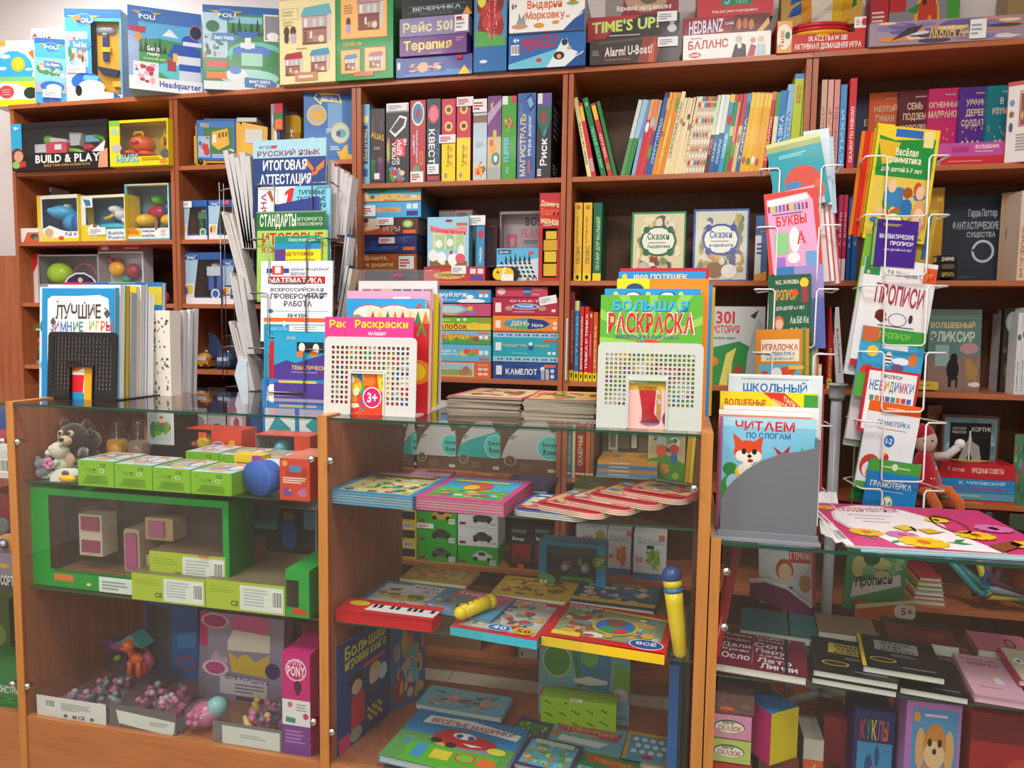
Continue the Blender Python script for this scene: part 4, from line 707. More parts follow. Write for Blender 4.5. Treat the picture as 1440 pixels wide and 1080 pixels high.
stk('red game box with white sticker under the hen puzzle',596,682,375,396.5,2.655,[('r',0,0,100,100,'c03840'),('e',42,56,26,26,'d8b060'),('t','Супербочки',24,42,62,70,'3a6a4a'),('l',4,20,18,30,'e89a9a',1),('r',76,14,85,46,'e0dce4'),('r',88,14,97,46,'e0dce4'),('r',76,56,97,90,'5a4a9c')],'c03840','8a2830',stickers=((46,-6,70,48,'eceef0'),))
zr = zat(640,374.5,2.66)
carton('light blue hen puzzle box with green windows, on the red game box','game box',601,659,305,2.66,zr,.05,[('r',0,0,100,100,'9cd0e8'),('e',52,8,9,3,'8a4058'),('r',14,26,90,66,'e4dca8'),('p',[(6,16),(40,24),(94,20),(96,32),(50,36),(6,28)],'e88a94'),('t','Курочки Наседки',9,20,92,31,'c02c44',-8),('r',18,36,42,66,'a8d0a0'),('r',46,36,64,66,'94c49a'),('r',68,36,88,66,'a8d0a0'),('e',28,54,9,8,'eef0ea'),('e',55,52,8,8,'eef0ea'),('p',[(6,100),(6,76),(40,90),(70,84),(96,90),(96,100)],'8a6a40'),('e',14,78,12,12,'f0f0ee'),('e',34,82,12,12,'f2f2f0'),('e',62,86,12,13,'f4f4f2'),('e',82,72,8,16,'f0f0f2'),('e',80,84,12,10,'e05a6c'),('e',58,72,4,4,'d03038'),('r',70,12,96,18,'d8683a'),('e',38,94,6,3,'f4e8d8')],'9cd0e8',cr='6aa0c0',group=G)
carton('pale game box with white sticker behind the hen puzzle','game box',617,664,295,2.80,Z3,.1,[('r',0,0,100,100,'c8d8d8'),('r',0,0,100,2,'c84a58')],'c8d8d8',group=G,stickers=((50,2,98,12,'e8ecee'),))
carton('narrow blue game box standing beside the hen puzzle','game box',668,681,313,2.68,zr,.1,[('r',0,0,100,100,'3c94c8'),('r',0,0,14,100,'1c5a3c'),('e',60,26,30,10,'c83a50'),('t','Найди',40,56,76,90,'d8e8f0',90)],'3c94c8',cr='7a3a50',group=G,stickers=((-60,-16,110,6,'eceef0'),))
W('maroon game box in crinkled film, right of the narrow blue one',683,697,318,2.70,zr,.1,(4,3,96,97),'5a2c40','5a3040',[],None,cat='game box',name='game_box',group=G)
r = windowbox('clear game box with pink letter tiles, above the chess set','game box',spot(702,762,297,2.74,Z3),.1,(3,4,98,98),'8a7a80','9c8a92',None,None,'8a7a80',name='game_box',group=G)
b = MB(); P,w,h,E = spot(702,762,297,2.74,Z3)
art(b,[('t','BOSS',54,6,100,18,'2c2428'),('t','FLASH',44,22,98,34,'c85a70'),('l',50,38,96,44,'5a5058',2)]+[x for (a,q) in ((10,30),(14,64),(44,60),(72,62),(90,58)) for x in (('r',a,q,a+24,q+24,'d04a64'),('r',a+7,q+6,a+17,q+18,'b0a8a0'))],w,h,(0,.05,h),(1,0,0),(0,0,-1),(0,-1,0)); b.box(0.004,.05,.004,w-.004,.054,h-.004,'a8989e'); b.build('letter_card','gloss',r)
carton('blue chess set box with black and white pieces picture','game box',698,757,349,2.665,Z3,.04,[('r',0,0,100,100,'5cb4e0'),('p',[(0,50),(100,30),(100,100),(0,100)],'c8d8e0')]+[('p',[(8+11*i+4*j,42+13*j),(14+11*i+4*j,42+13*j),(17+11*i+4*j,49+13*j),(11+11*i+4*j,49+13*j)],'20242c') for j in range(4) for i in range(7)]+[('p',[(20+11*i,40),(23+11*i,22-(i % 3)*4),(26+11*i,40)],'1c2028') for i in range(6)]+[('r',4,5,34,17,'1c3858'),('t','Шахматы',7,7,31,15,'dde'),('e',82,14,7,5,'e0503a'),('t','ATI',70,88,96,100,'a83a5c')],'3c90c8',group=G)
r = empty('game_tin',(xat(692,2.65,Z3),2.65,Z3),'small oval black and yellow game tin in front of the chess set','game tin')
b = MB(); b.rbox(0,.0,0,.1,.035,.052,.024,'202024',5); b.build('tin_body','gloss',r); b = MB(); b.rbox(.003,-.003,.004,.082,0,.048,.02,'e8c81c',5); art(b,[('p',[(50,4),(64,0),(50,90),(40,90)],'ece8d8'),('e',24,40,7,9,'6a3a20')],.08,.045,(.003,-.003,.05),(1,0,0),(0,0,-1),(0,-1,0)); b.box(.036,-.0042,-.0,.082,-.0034,.024,'ececee'); b.build('tin_lid','gloss',r)
W('tall red game box with yellow curved window, at the right end of the shelf',757,787,271,2.655,Z3,.1,(16,40,86,96),'c02c30','d8b82c',[('t','Домино',6,8,92,14,'f0e0a8',-3),('t','Башня',8,17,90,25,'e8683a'),('t','малыша',8,28,90,34,'f0e0a8',-3),('l',20,35,80,38,'d8a0a0',1)],lambda o,w,d,h: toy(o,'wooden_blocks',lambda b: (b.box(w*.2,.01,h*.06,w*.82,.06,h*.2,'d8b62c'),b.box(w*.24,.01,h*.22,w*.8,.06,h*.34,'e0c038'),b.box(w*.2,.008,h*.35,w*.84,.06,h*.47,'d0a828'),b.box(w*.3,.008,h*.48,w*.8,.06,h*.57,'dcbc34'))),cat='game box',name='game_box',group=G,film=False,cl='8a1c20')
# --- third shelf
def tw(label,y0,y1,F,c,x0=693,x1=785,cr=None): return stk(label,x0,x1,y0,y1,2.655,F,c,cr)
XA,XB = 600,690
tw('blue game box lettered Камуфляж with polar bear, topmost of the left tower',407,425.6,[('r',0,0,100,100,'3c9cd8'),('t','Камуфляж',8,18,64,66,'f4f8fa'),('l',10,74,60,84,'b8dcf0',1),('e',70,88,22,18,'e8f2f8'),('e',68,56,6,16,'f2f6f8'),BZ]+ic(),'3c9cd8',XA,XB)
tw('pink game box with oval sky window picture, second of the left tower',427,444.5,[('r',0,0,100,100,'c05078'),('e',36,46,28,38,'8ab8c8'),('e',36,46,22,28,'b8d0d0'),('e',68,40,5,22,'e0b040'),('e',70,70,8,14,'8a78a8'),('e',40,90,10,8,'e08a4a')],'c05078',XA,XB)
tw('green and yellow game box lettered Колобок in the left tower',446,464,[('r',0,0,100,48,'6cae3c'),('r',0,48,100,100,'e8c838'),('t','Колобок',12,46,64,94,'8a2c1c'),('e',76,64,9,24,'f0b830'),('e',50,20,3,10,'dfe8c8'),('e',60,18,3,10,'dfe8c8'),('l',14,14,40,34,'c8dc50',1),BZ],'e0c038',XA,XB)
tw('game box lettered Прятки with meadow and orange hills',465,484,[('r',0,0,100,40,'7cb4d0'),('p',[(0,30),(50,24),(100,50),(100,100),(0,100)],'c87848'),('p',[(0,66),(60,50),(100,70),(100,100),(0,100)],'4c9c50'),('t','Прятки',30,24,66,76,'e8c424'),('e',78,60,6,18,'9a5a34'),BZ]+ic(),'4c9c50',XA,XB)
tw('pale blue game box with small toy animals, left tower',484.5,508,[('r',0,0,100,100,'64b4d4'),('t','Соедини',14,30,46,48,'dceef4'),('t','картинки',22,52,50,66,'dceef4'),('e',58,50,6,18,'e0c040'),('e',64,40,6,18,'d8506a'),('e',70,56,5,16,'6ab04a'),('e',76,40,6,18,'e07838'),('r',82,76,98,92,'d8683c')]+ic(),'64b4d4',XA,XB)
tw('orange game box with field picture, bottom of the left tower',508.5,531,[('r',0,0,100,100,'d8683c'),('r',4,8,74,92,'dcd0c0'),('r',6,12,72,88,'9cc0c8'),('r',6,50,72,88,'8aa858'),('e',62,52,6,24,'a07850'),('e',58,66,9,18,'a87c54'),('l',10,44,44,50,'dce0d0',1),('l',80,14,97,24,'f0b8a0',1)]+[('e',84,44,4,10,'e8c8b8'),('e',92,44,4,10,'e8c8b8'),('e',84,74,4,10,'e8c8b8'),('e',92,74,4,10,'e8c8b8')],'d8683c',XA,XB)
tw('small pink game box, topmost of the right tower',403.5,417.5,[('r',0,0,100,100,'c8405a'),('e',11,46,8,32,'e0c8c0'),('r',54,8,68,90,'3a5a90'),('r',54,34,68,60,'6a9ac8'),('l',72,14,96,40,'e8a8b0',2),('l',70,66,94,84,'e8a8b0',1)],'c8405a',697,770)
tw('dark pink game box lettered Smart with oval car title and white sticker',418.5,443,[('r',0,0,100,100,'b02c48'),('r',4,30,13,84,'ece4e4'),('t','SMART',26,14,72,26,'e8c8d0'),('e',50,52,21,17,'e0e8f4'),('e',50,52,19,14,'2c6cb8'),('t','точило',38,44,62,58,'e8f0f8'),('e',25,62,6,14,'b8948c'),('e',76,62,6,14,'b8946c'),('l',32,78,68,86,'e8b8c0',1),('r',90,66,96,82,'e8d8dc')],'b02c48')
b = MB(); b.box(0,0,0,.065,.001,.03,'eceef0'); art(b,[('l',8,20,70,80,'9aa',3)],.065,.03,(0,0,.03),(1,0,0),(0,0,-1),(0,-1,0)); o = b.build('price_tag','paper'); o.location = (xat(759,2.65,1.4),2.652,zat(759,430,2.652)); o.rotation_euler = (0,R(-10),0); tag(o,'tilted white price tag stuck on the dark pink game box','price tag')
tw('orange game box lettered День и ночь on a blue-green oval',444,467,[('r',0,0,100,100,'e88a34'),('r',0,90,100,100,'d85a34'),('r',4,30,12,76,'ece4dc'),('e',52,50,36,34,'3a98b8'),('p',[(54,17),(78,26),(87,50),(78,72),(54,83)],'2c3a78'),('p',[(24,66),(54,60),(54,82),(34,76)],'58a848'),('t','ДЕНЬ',28,32,56,60,'e8d8b0'),('t','Ночь',60,46,78,68,'dde4f0'),('l',80,8,97,18,'c85030',1),('r',92,36,98,56,'f0d8c8'),('r',92,64,98,84,'f0d8c8')],'e88a34')
tw('tall turquoise game box with dotted pale borders, right tower',468,509,[('r',0,0,100,100,'2ca4b8'),('r',0,0,100,16,'94c8d8'),('r',0,82,100,100,'94c8d8')]+[('e',9+13.5*i+5*j,q,1.6,3.4,c_) for i in range(7) for j,c_ in ((0,'8a3c8c'),(1,'24488c')) for q in (8,91)]+[('r',4,34,13,62,'dfeaec'),('t','Чемоданчик',15,38,52,50,'d8c878'),('r',55,44,62,58,'24589c'),('e',58,38,3,6,'e8f0f0'),('t','фокусов',65,38,86,50,'d8c878'),('l',30,68,66,74,'8ad0dc',1),('r',78,22,96,30,'d8583c'),('r',84,64,89,74,'d8ecf0'),('r',91,64,96,74,'d8ecf0')],'2ca4b8')
tw('dark blue game box lettered Камелот with knight picture, bottom of the right tower',510,534,[('i',0,0,100,100,'2c5094 3660a8 24447c',12,3,.2),('r',5,20,14,74,'e0e4ec'),('t','КАМЕЛОТ',20,36,68,70,'eceff4'),('r',33,24,38,28,'1c2c50'),('e',76,36,3.4,14,'dce8f0'),('r',74,40,79,96,'9ab0c0'),('r',81,50,86,96,'c8b0a0'),('e',83,44,2.4,10,'d8b890'),('r',78,10,96,26,'d8683c'),('e',91,46,3,12,'c8d4e8'),('e',91,78,3,12,'c8d4e8')],'2c5094')
# ================================================================ FOURTH BOOKCASE: BOOKS
G = 'thin picture books leaning in a row on the fourth bookcase'
def SP(zx,zy=0,ox=700): return ox+zx/3.6
row = [ # (bottom-left x, top-left x, top y, colours, label) in the enlarged view of the shelf
 (455,380,497,['ecdfa0',('t','СКАЗКИ ПРО ЗВЕРЕЙ',20,30,80,84,'3a3024',-90)],'cream book with dark vertical title, first of the row leaning left'),
 (477,405,525,['c8303c',('r',10,4,90,24,'e8c840'),('r',10,74,90,92,'c8a0a8')],'narrow red book with yellow top panel, leaning left beside the cream one'),
 (525,427,500,['167a44',('t','ЛЕСНЫЕ СКАЗКИ',25,36,75,88,'8ad0a0',-90),('e',50,8,30,3,'6ac08a')],'dark green book leaning left with pale green lettering'),
 (560,468,527,['c8283a',('r',10,3,90,22,'e8c840'),('t','КОТ И ЛИСА',25,42,75,74,'f0d8c8',-90),('e',50,86,40,5,'6aa04a')],'red book with yellow top panel, leaning left against the green one')]
def lean_book(bx,tx,ty,nx,spec,label,by=872,ox=700,Y=2.66,z=Z2,d=.2,w=None,grp=G):
    zb = z; px = ox+bx/3.6; P = Vector((xat(px,Y,zb),Y,zb)); x_top = xat(ox+tx/3.6,Y,zb+.2)
    roll = math.degrees(math.atan2(x_top-P.x,onY(ox+tx/3.6,ty/3.6,Y).z-zb)); E,u,dp,up = frame(0,0,roll)
    w = w or along(ox+nx/3.6,None,P,(1,0,0))*math.cos(R(roll))-.0004
    h = along(None,ty/3.6,P,up)
    if roll > 0: P = P+Vector((0,0,w*math.sin(R(roll))))
    A = [('r',0,0,100,100,spec[0])]+list(spec[1:])
    return book(label,'book',P,w,d,h,E,'x','F',spec[0],'efe9dc',A,None,spec[0:1] and None,None,'book',grp,.0018,.003,'gloss')
for i,(bx,tx,ty,sp,lb) in enumerate(row):
    lean_book(bx,tx,ty,bx+[21,22,27,25][i],sp,lb)
# wide green book whose cover is seen behind the red one
lean_book(588,497,516,606,['2a7a3a'],'dark green book leaning left, its cover showing at the right')
V = lambda t,c,y0=30,y1=85: ('t',t,22,y0,78,y1,c,90)
base = 'picture book in the leaning row'
seq = [
 (620,712,508,['5a9a5c',('r',0,0,100,50,'cfd8d8')],'half pale, half green thin book, first leaning right'),
 (640,735,508,['3a8a44',('r',0,0,100,50,'9ac4dc')],'half light blue, half green thin book, second leaning right'),
 (675,755,508,['6a94cc',('r',0,50,100,100,'86b0dc')],'lavender blue thin book, third leaning right'),
 (693,775,506,['c8343e',('r',0,0,100,26,'e0a060'),('e',50,36,50,7,'e8e8e8')],'red thin book with orange top and white figure'),
 (712,795,506,['d03a44',('r',0,0,100,24,'d88a50'),('e',50,30,50,7,'b8b8c0')],'red thin book beside the one with the white figure'),
 (735,815,508,['7a4a70',('r',0,0,100,40,'c89a78'),('r',0,60,100,76,'5aa04a')],'tan, green and purple thin book'),
 (752,845,472,['1f62ac',('r',0,0,100,6,'4a2a58'),V('СИНЯЯ ПТИЦА','a8d0f0')],'taller bright blue book leaning right'),
 (778,866,470,['e0902c',('r',0,0,100,20,'e8a848'),('e',50,50,40,4,'c85a2a')],'orange book beside the bright blue one'),
 (798,888,470,['e4a030',V('ТЕРЕМОК','f4d890')],'yellow-orange book, second of three orange ones'),
 (818,908,470,['dc8a24',('e',50,14,44,9,'6a9a3c')],'orange book with a green oval near its top'),
 (838,930,466,['e8dcb4',V('УДИВИТЕЛЬНЫЕ СКАЗКИ','3a342c',12,80)],'tallest cream book with black vertical title'),
 (858,945,497,['ead8a8',('e',50,30,40,4,'b88a50')],'cream book, first after the tallest one'),
 (876,960,497,['e4d4a4',('e',50,34,40,3,'7a5a40')],'cream book, second after the tallest one'),
 (893,975,499,['ecdcb0',('e',50,24,40,4,'5a4a3c')],'cream book, third after the tallest one'),
 (911,990,495,['e6d6a8',('r',10,34,90,42,'8a7a58')],'cream book with small brown picture block'),
 (929,1003,492,['ead8b0',V('СТИХИ','a08858')],'cream book, last of the cream ones')]
pal = ['3a9a4a','c83440','e8d8c0','3a8aa8','a82a5a','d8703a']
for i in range(6):
    c = pal[i]; o2 = [('r',0,0,100,6,pal[(i+2) % 6]),('r',0,8,100,14,pal[(i+1) % 6])]+[('e',50,22+j*9,42,3.4,pal[(i+j) % 6] if j % 2 else 'eadfc8') for j in range(9)]
    seq.append((947+i*16,1020+i*15.5,490,['c8b8a0']+o2+[('e',50,66,30,2,'e87a30')],'multicoloured patchwork spine, number %s from the left of six patchwork books' % ['one','two','three','four','five','six'][i]))
seq += [
 (1043,1112,484,['6a2434',('r',0,0,100,50,'cfe0b8'),V('РУЖОК','d8a0a8',55,75)],'maroon spined book with pale green upper half'),
 (1064,1130,482,['1c6c98',('r',0,0,100,50,'e8eef0'),V('СКАЗКИ','a8d8e8',60,84)],'teal book with white upper half'),
 (1086,1150,482,['1a5a9c',('r',0,0,100,48,'d8e4d8'),V('ЛУКОМОРЬЕ','b8d8f0',56,88)],'dark blue book with pale upper half'),
 (1112,1178,480,['3a9cc8',('r',0,0,100,10,'e8c850'),('e',50,32,44,7,'c82a40'),V('РАССКАЗЫ','d8eef8',50,80)],'light blue book with red and white badge'),
 (1140,1200,480,['3c9444',('r',0,40,100,52,'d8c85a'),('r',0,0,100,8,'c83a44')],'green book with a yellow band'),
 (1160,1222,478,['c4303c',('r',0,10,50,60,'e8a0a0'),('r',0,62,100,80,'7a9a40')],'red book before the yellow ones'),
 (1180,1245,476,['d8c488',('r',0,0,100,40,'c83a40'),('e',50,56,44,6,'b86a3a')],'red and tan book'),
 (1200,1265,474,['2a6ca8',('r',0,0,100,12,'3a9ad0'),V('ТАЙНА','e8e0c8')],'blue book just left of the yellow ones'),
 (1222,1283,470,['e8b828',('r',10,2,90,18,'f0cc50'),('e',50,84,40,5,'c85a50')],'yellow-gold book, first of the five gold ones'),
 (1246,1307,470,['ecbc2c',('r',10,2,90,18,'f0cc50'),('e',50,86,44,5,'6a8a4a')],'yellow-gold book, second of the five gold ones'),
 (1270,1330,470,['eaae24',('r',10,2,90,18,'f0cc50'),('e',50,84,40,5,'f0f0f0')],'yellow-gold book, third of the five gold ones'),
 (1293,1350,470,['e8a820',('r',10,2,90,18,'f0cc50'),('e',50,87,40,5,'b84a4a')],'yellow-gold book, fourth of the five gold ones'),
 (1314,1370,472,['e4b030',('r',10,2,90,18,'f0cc50')],'yellow-gold book, fifth of the five gold ones'),
 (1336,1390,466,['cc2c38',('r',0,0,100,10,'e06a70'),V('ПОДАРОК','f0c8a0')],'bright red book right of the gold ones')]
GR = G
for i,(bx,tx,ty,sp,lb) in enumerate(seq):
    nx = seq[i+1][0] if i+1 < len(seq) else 1356
    if 'number' in lb: lb = lb.replace('number ','').replace('six patchwork books','the six patchwork picture books')
    elif 'book' in lb and len(lb.split()) < 5: lb += ' in the leaning row'
    lean_book(bx,tx,ty,min(nx,bx+26),sp,lb)
def sp2(label,x0,x1,y,F,c,roll=0,Y=2.66,zb=Z2,d=.2,group=None,**k):
    return spineout(label,x0,x1,y,Y,zb,d,[('r',0,0,100,100,c)]+F,c,roll,group,'book','gloss',**k)
sp2('cream and green slim book leaning beside the bright red one',1080,1086,130,[('r',0,0,100,30,'4a9a4a')],'e4dcb4',4,group=G)
sp2('mid blue slim book, left of the pale blue one at the row\'s end',1086,1096,128,[V('СКАЗКА','c8e0f0')],'2a7cc8',4,group=G)
sp2('pale blue slim book left of the lime green pair',1097,1106,119,[V('АЗБУКА','4a7ab0')],'8cb8e0',3,group=G)
sp2('thick lime green book with blue top and red title',1108,1120.5,104,[('r',0,0,100,5,'2a88d0'),('t','Весёлые',30,12,60,30,'c83a30',-90),('t','Песенки',60,12,84,30,'c83a30',-90)],'b4cc28',2,group=G)
sp2('lime green book lettered vertically, last of the leaning row',1121.5,1130.5,102,[('t','Геннадий Цыферов',28,6,76,60,'5a5a30',-90)],'aac030',2,group=G)
# --- z3: two fairy-tale books facing out and three spines
G = 'thick books at the left of the fourth bookcase\'s middle shelf'
for lb,x0,x1,c in (('first thick yellow spine with brown title and red bird, at the post',806.5,817,'e8b838'),('second thick yellow spine, right beside the first',819,830.5,'e8b838')):
    sp2(lb,x0,x1,285,[('e',50,6,30,3,'b87a20'),('t','ЗОЛОТЫЕ СКАЗКИ',26,18,50,52,'8a5a1c',90),('t','СКОРО',30,55,78,78,'6a5a20',90),('r',0,90,100,100,'ecd820'),('e',50,95,20,3,'222')],c,zb=Z3,group=G,d=.19)
sp2('dark green spine lettered with pale title beside the yellow pair',833,844.5,285,[('t','СКАЗКИ ДЛЯ МАЛЫШЕЙ',24,18,78,86,'b8d8a0',90),('r',0,90,100,100,'ecd820')],'17684a',zb=Z3,group=G,d=.19)
def facing2(label,x0,x1,y,F,c,Y=2.70,zb=Z3,t=.022,yaw=0,lean=6,L=None,**k):
    return facing(label,x0,x1,y,Y,zb,t,F,c,yaw,lean,0,**k)
def tale(c1,c2,t2,pal,sd):
    return [('r',0,0,100,100,c1),('r',4,3,97,97,'e0d8b8'),('i',5,4,96,96,pal,60,sd,.17),('e',50,42,34,22,c2),('e',50,42,30,19,'e6ecdc'),('e',28,26,6,5,c2),('e',72,26,6,5,c2),('e',28,58,6,5,c2),('e',72,58,6,5,c2),('t','Сказки',30,30,70,40,c2),('l',32,43,68,46,'8a9078',1),('t',t2,30,47,72,53,c2)]
facing2('green framed fairy tale book lettered Сказки with old man below',886,962,298,tale('1f8a4a','1f6a44','Андерсена','d8d0a8 b8a878 8a3a40 dcd8c0 7a8a5c c8b068 5a5a4a e4dcc0',3)+[('e',24,84,13,13,'b8b0a8'),('e',24,84,7,8,'d8b8a0')],'1f8a4a')
facing2('blue framed fairy tale book lettered Сказки with picture of people',973,1051,294,tale('2a5cae','3a4c9c','и одной ночи','d0d4c0 a8a060 c8b070 7a8868 dcd8c4 c89a60 6a6a88',8)+[('e',40,84,16,11,'8a6a44'),('e',66,86,14,10,'e0e0dc')],'2a5cae')
facing2('narrow grey-blue book with orange foot leaning by the white rack',1060,1077,303,[('r',0,0,100,100,'4a6c9c'),('r',0,30,50,100,'d8dcdc'),('p',[(0,90),(100,84),(100,100),(0,100)],'e0a03a'),('l',14,40,80,60,'4a5a7a',3)],'4a6c9c',lean=0)
# --- z4: slim red and blue spines
G = 'slim spines with yellow feet on the fourth bookcase\'s lower shelf'
YT = [('r',0,88,100,100,'ecd820'),('r',30,91,70,96,'222')]
sp2('maroon slim spine with yellow foot, nearest the post',800.5,806,411,[('t','СЕРЕБРО',30,20,70,80,'c8a060',90)]+YT,'84202c',zb=Z4,group=G)
sp2('blue slim spine with pale yellow top',806.8,812.8,423,[('r',0,0,100,12,'d0d08a'),('t','СТИХИ',30,20,70,80,'8ac8e0',90)]+YT,'1f80b4',zb=Z4,group=G)
sp2('red slim spine with white title, third of its row',814,819,431,[('t','ВЕСЕЛЫЕ РАССКАЗЫ',30,14,76,84,'f4e8e8',90)]+YT,'d02c2c',zb=Z4,group=G)
sp2('red slim spine with bolder white title, fourth of its row',820.5,826.3,431,[('t','ТИМКА И ТИНКА',24,10,80,84,'f4e8e8',90)]+YT,'cc2626',zb=Z4,group=G)
sp2('shorter crimson slim spine, fifth of its row',827,832,438,[('e',50,6,30,3,'e8c060'),('l',30,16,60,80,'e8a0a0',1)]+YT,'c42430',zb=Z4,group=G)
sp2('orange slim spine, last before the colouring books',833,838.5,439,[('t','ПРИНЦ',30,20,70,80,'f0c890',90)]+YT,'d8642c',zb=Z4,group=G)
b = MB(); b.rbox(0,0,0,.018,.004,.225,.008,'e4e4e2',4); o = b.build('folder','plastic'); o.location = (xat(795,2.60,Z4),2.615,Z4+.002); o.rotation_euler = (0,R(1),R(80)); tag(o,'thin white plastic folder standing edge on in front of the post','folder')
facing2('white and green book lettered 301 История with tall grey creature',985,1073,431,[('r',0,0,100,100,'c4ccc8'),('p',[(0,56),(60,44),(100,60),(100,100),(0,100)],'2f8a44'),('p',[(30,100),(40,60),(56,52),(50,70),(48,100)],'d8d06a'),('p',[(70,100),(74,60),(82,30),(90,14),(98,26),(92,60),(100,96)],'aab4b8'),('t','301',22,6,52,22,'d02c38'),('t','ИСТОРИЯ',16,24,60,34,'c82c38'),('t','весёлых зверят',20,38,54,43,'3a5a4a'),('p',[(76,12),(90,4),(84,16)],'3a3a44'),('e',60,80,8,5,'a84a3a'),('e',20,70,8,6,'d87a3a')],'c4ccc8',zb=Z4,Y=2.68,lean=5,t=.018)
# ================================================================ FIFTH BOOKCASE
G = 'spines at the left of the fifth bookcase\'s top shelf'
for lb,x0,x1,y,c,t,tc,d in (('cream spine with pale title, nearest the post on the top shelf',1150.5,1158,112,'dcb89c','СКАЗКИ','a87a60',0),('pink-cream spine, second from the post on the top shelf',1159.5,1167,112,'dca89a','РЕНУАР','b07868',0),('salmon pink spine, third from the post on the top shelf',1168.5,1176,112,'d8908c','АНДЕРСЕН','a85a5a',0),('shorter light blue spine on the top shelf',1177.5,1186,119,'4a90cc','СТИХИ','a8d0f0',0),('bright red spine lettered Сказки по-новому',1190,1199.5,110,'cc2434','СКАЗКИ ПО НОВОМУ','f4e0e0',0)):
    sp2(lb,x0,x1,y,[('t',t,26,30,76,92,tc,90)],c,zb=Z2,group=G)
G = 'novels facing out on the fifth bookcase\'s top shelf'
nov = [('dark navy novel with yellow picture, mostly hidden',1196,1243,137,'1c2a4c',['Т','БРС','З'],'e0c050'),('orange novel facing out, right of the navy one',1217,1262,130,'d8602c',['ЖЕЛТЫЙ','ТУМАН'],'3a3a5a'),('maroon novel facing out between the orange and magenta ones',1259,1304,127,'5c1c2a',['СЕМЬ','ПОДЗЕМ','КОРОЛЕЙ'],'8a3040'),('magenta novel facing out between the maroon and violet ones',1300,1346,124,'c42468',['ОГНЕННЫЙ','МАРРАНОВ'],'6a3a2a'),('violet novel with row of small soldiers',1344,1389,122,'54288a',['УРФИН','ДЕРЕВ','СОЛДАТЫ'],'3a9a9a'),('teal novel facing out, rightmost of the novels',1382,1424,120,'147888',['В','ИЗУМР'],'8ad0c8')]
for i,(lb,x0,x1,y,c,ws,pc) in enumerate(nov):
    A = [('r',0,0,100,100,c)]+[('t',w_,50-len(w_)*6,14+12*j,50+len(w_)*6,22+12*j,'dcc8a8') for j,w_ in enumerate(ws)]+[('l',50,6,84,9,'b8a090',1)]
    rn = random.Random(i); A += [('e',rn.uniform(8,92),rn.uniform(46,62),2.4,1.6,'d88a5a') for _ in range(10)]
    if 'soldiers' in lb: A += [('e',14+16*j,66,4,3,'e0c8b0') for j in range(6)]+[('r',10+16*j,69,18+16*j,92,('2f9aa8','c83a48')[j % 2]) for j in range(6)]
    else: A += [('i',16,62,84,96,c+' '+pc+' d8c890 7a4a3a '+pc,14,i+3,.3)]
    facing2(lb,x0,x1,y,A,c,Y=2.86-.026*i,zb=Z2,t=.024,lean=0,group=G)
z = Z2
o = lying('red thin book lying under the pink one, top right shelf','book',1322,1430,219.5,2.655,Z2,.14,None,[('r',0,0,100,100,'c82838'),('l',10,40,70,60,'e89090',1)],'c82838',spine='F')
lying('pink book lettered Волшебник lying on the red one','book',1320,1432,200,2.657,zat(1376,219.3,2.657),.14,None,[('r',0,0,100,100,'c0509c'),('r',16,30,38,70,'a83a84'),('t','ВОЛШЕБНИК',46,18,76,46,'f0d8e8'),('l',46,58,78,74,'e0a8c8',1),('e',92,50,7,44,'6a2438'),('t','500',88,30,96,62,'e0c070')],'c0509c',spine='F')
W('large white and red boxed book set at the right edge, top shelf',1411,1470,112,2.645,Z2,.06,(98.5,98,99,99),'dad4d2','ccc',[('r',0,0,100,5,'b82838'),('f',30,12,80,56,'c83038',3),('i',34,15,77,54,'6a3a30 c8502c 2a3a4a d8a050 8a2a28',14,3),('l',26,64,80,86,'9a9090',6),('e',12,26,6,4,'4a8ab0'),('e',12,40,6,4,'8a5a30'),('e',12,56,5,6,'3a4a6a')],None,yaw=-22,cl='b82838',cat='book set',name='book_set',group=None,film=False)
# --- z3
G = 'spines between the two white wire racks'
for i,(x0,x1,y,c,b2) in enumerate(((1175,1181,274,'a82a58','e8e0e0'),(1182,1187,274,'c02c4c','e8e0e0'),(1189,1194,279,'2458a0',None),(1195.5,1203,272,'2a68b4',None))):
    sp2(['magenta spine with white foot','crimson spine with white foot','dark blue spine','brighter blue spine'][i]+' between the white rack\'s two columns',x0,x1,y,([('r',0,74,100,100,b2)] if b2 else [])+[('t','А. БАРТО',30,20,74,60,'e8c8d0',90)],c,zb=Z3,group=G)
facing2('plain mustard yellow book behind the right rack column',1296,1321,264,[('r',0,0,100,100,'b88a24'),('r',60,10,90,14,'d8b050')],'b88a24',Y=2.74,lean=0)
facing2('large navy book with silver ring and silver Cyrillic title',1320,1404,274,[('r',0,0,100,100,'25303c'),('r',0,0,100,3,'1c242c'),('t','Гарри Поттер',46,16,94,27,'a8b0b8'),('t','ФАНТАСТИЧЕСКИЕ',20,30,97,39,'a8b0b8'),('t','СУЩЕСТВА',44,42,92,48,'a8b0b8'),('o',72,64,19,13,'b8c0c8',.22),('p',[(52,62),(66,60),(62,68)],'25303c'),('r',4,92,60,94,'3a4a5a')],'25303c',Y=2.78,lean=4,t=.03)
def slant(label,x0,x1,y,F,c,yaw,**k): return facing2(label,x0,x1,y,F,c,yaw=yaw,lean=0,**k)
slant('brown card novel with dark ink blot, angled at the right edge',1401,1434,270,[('r',0,0,100,100,'a08468'),('e',42,46,16,13,'2a3438'),('e',46,50,10,7,'5a6a6a'),('e',16,10,3,2,'c84a30'),('l',60,90,80,94,'6a5a4a',2)],'a08468',-38,Y=2.76,t=.03)
sp2('cream spine with vertical Cyrillic title at the right edge',1429,1441,268,[('t','ВИКТОР ПРИТЫКИН',24,40,70,96,'b05a4a',90)],'dcc8b0',zb=Z3,Y=2.65)
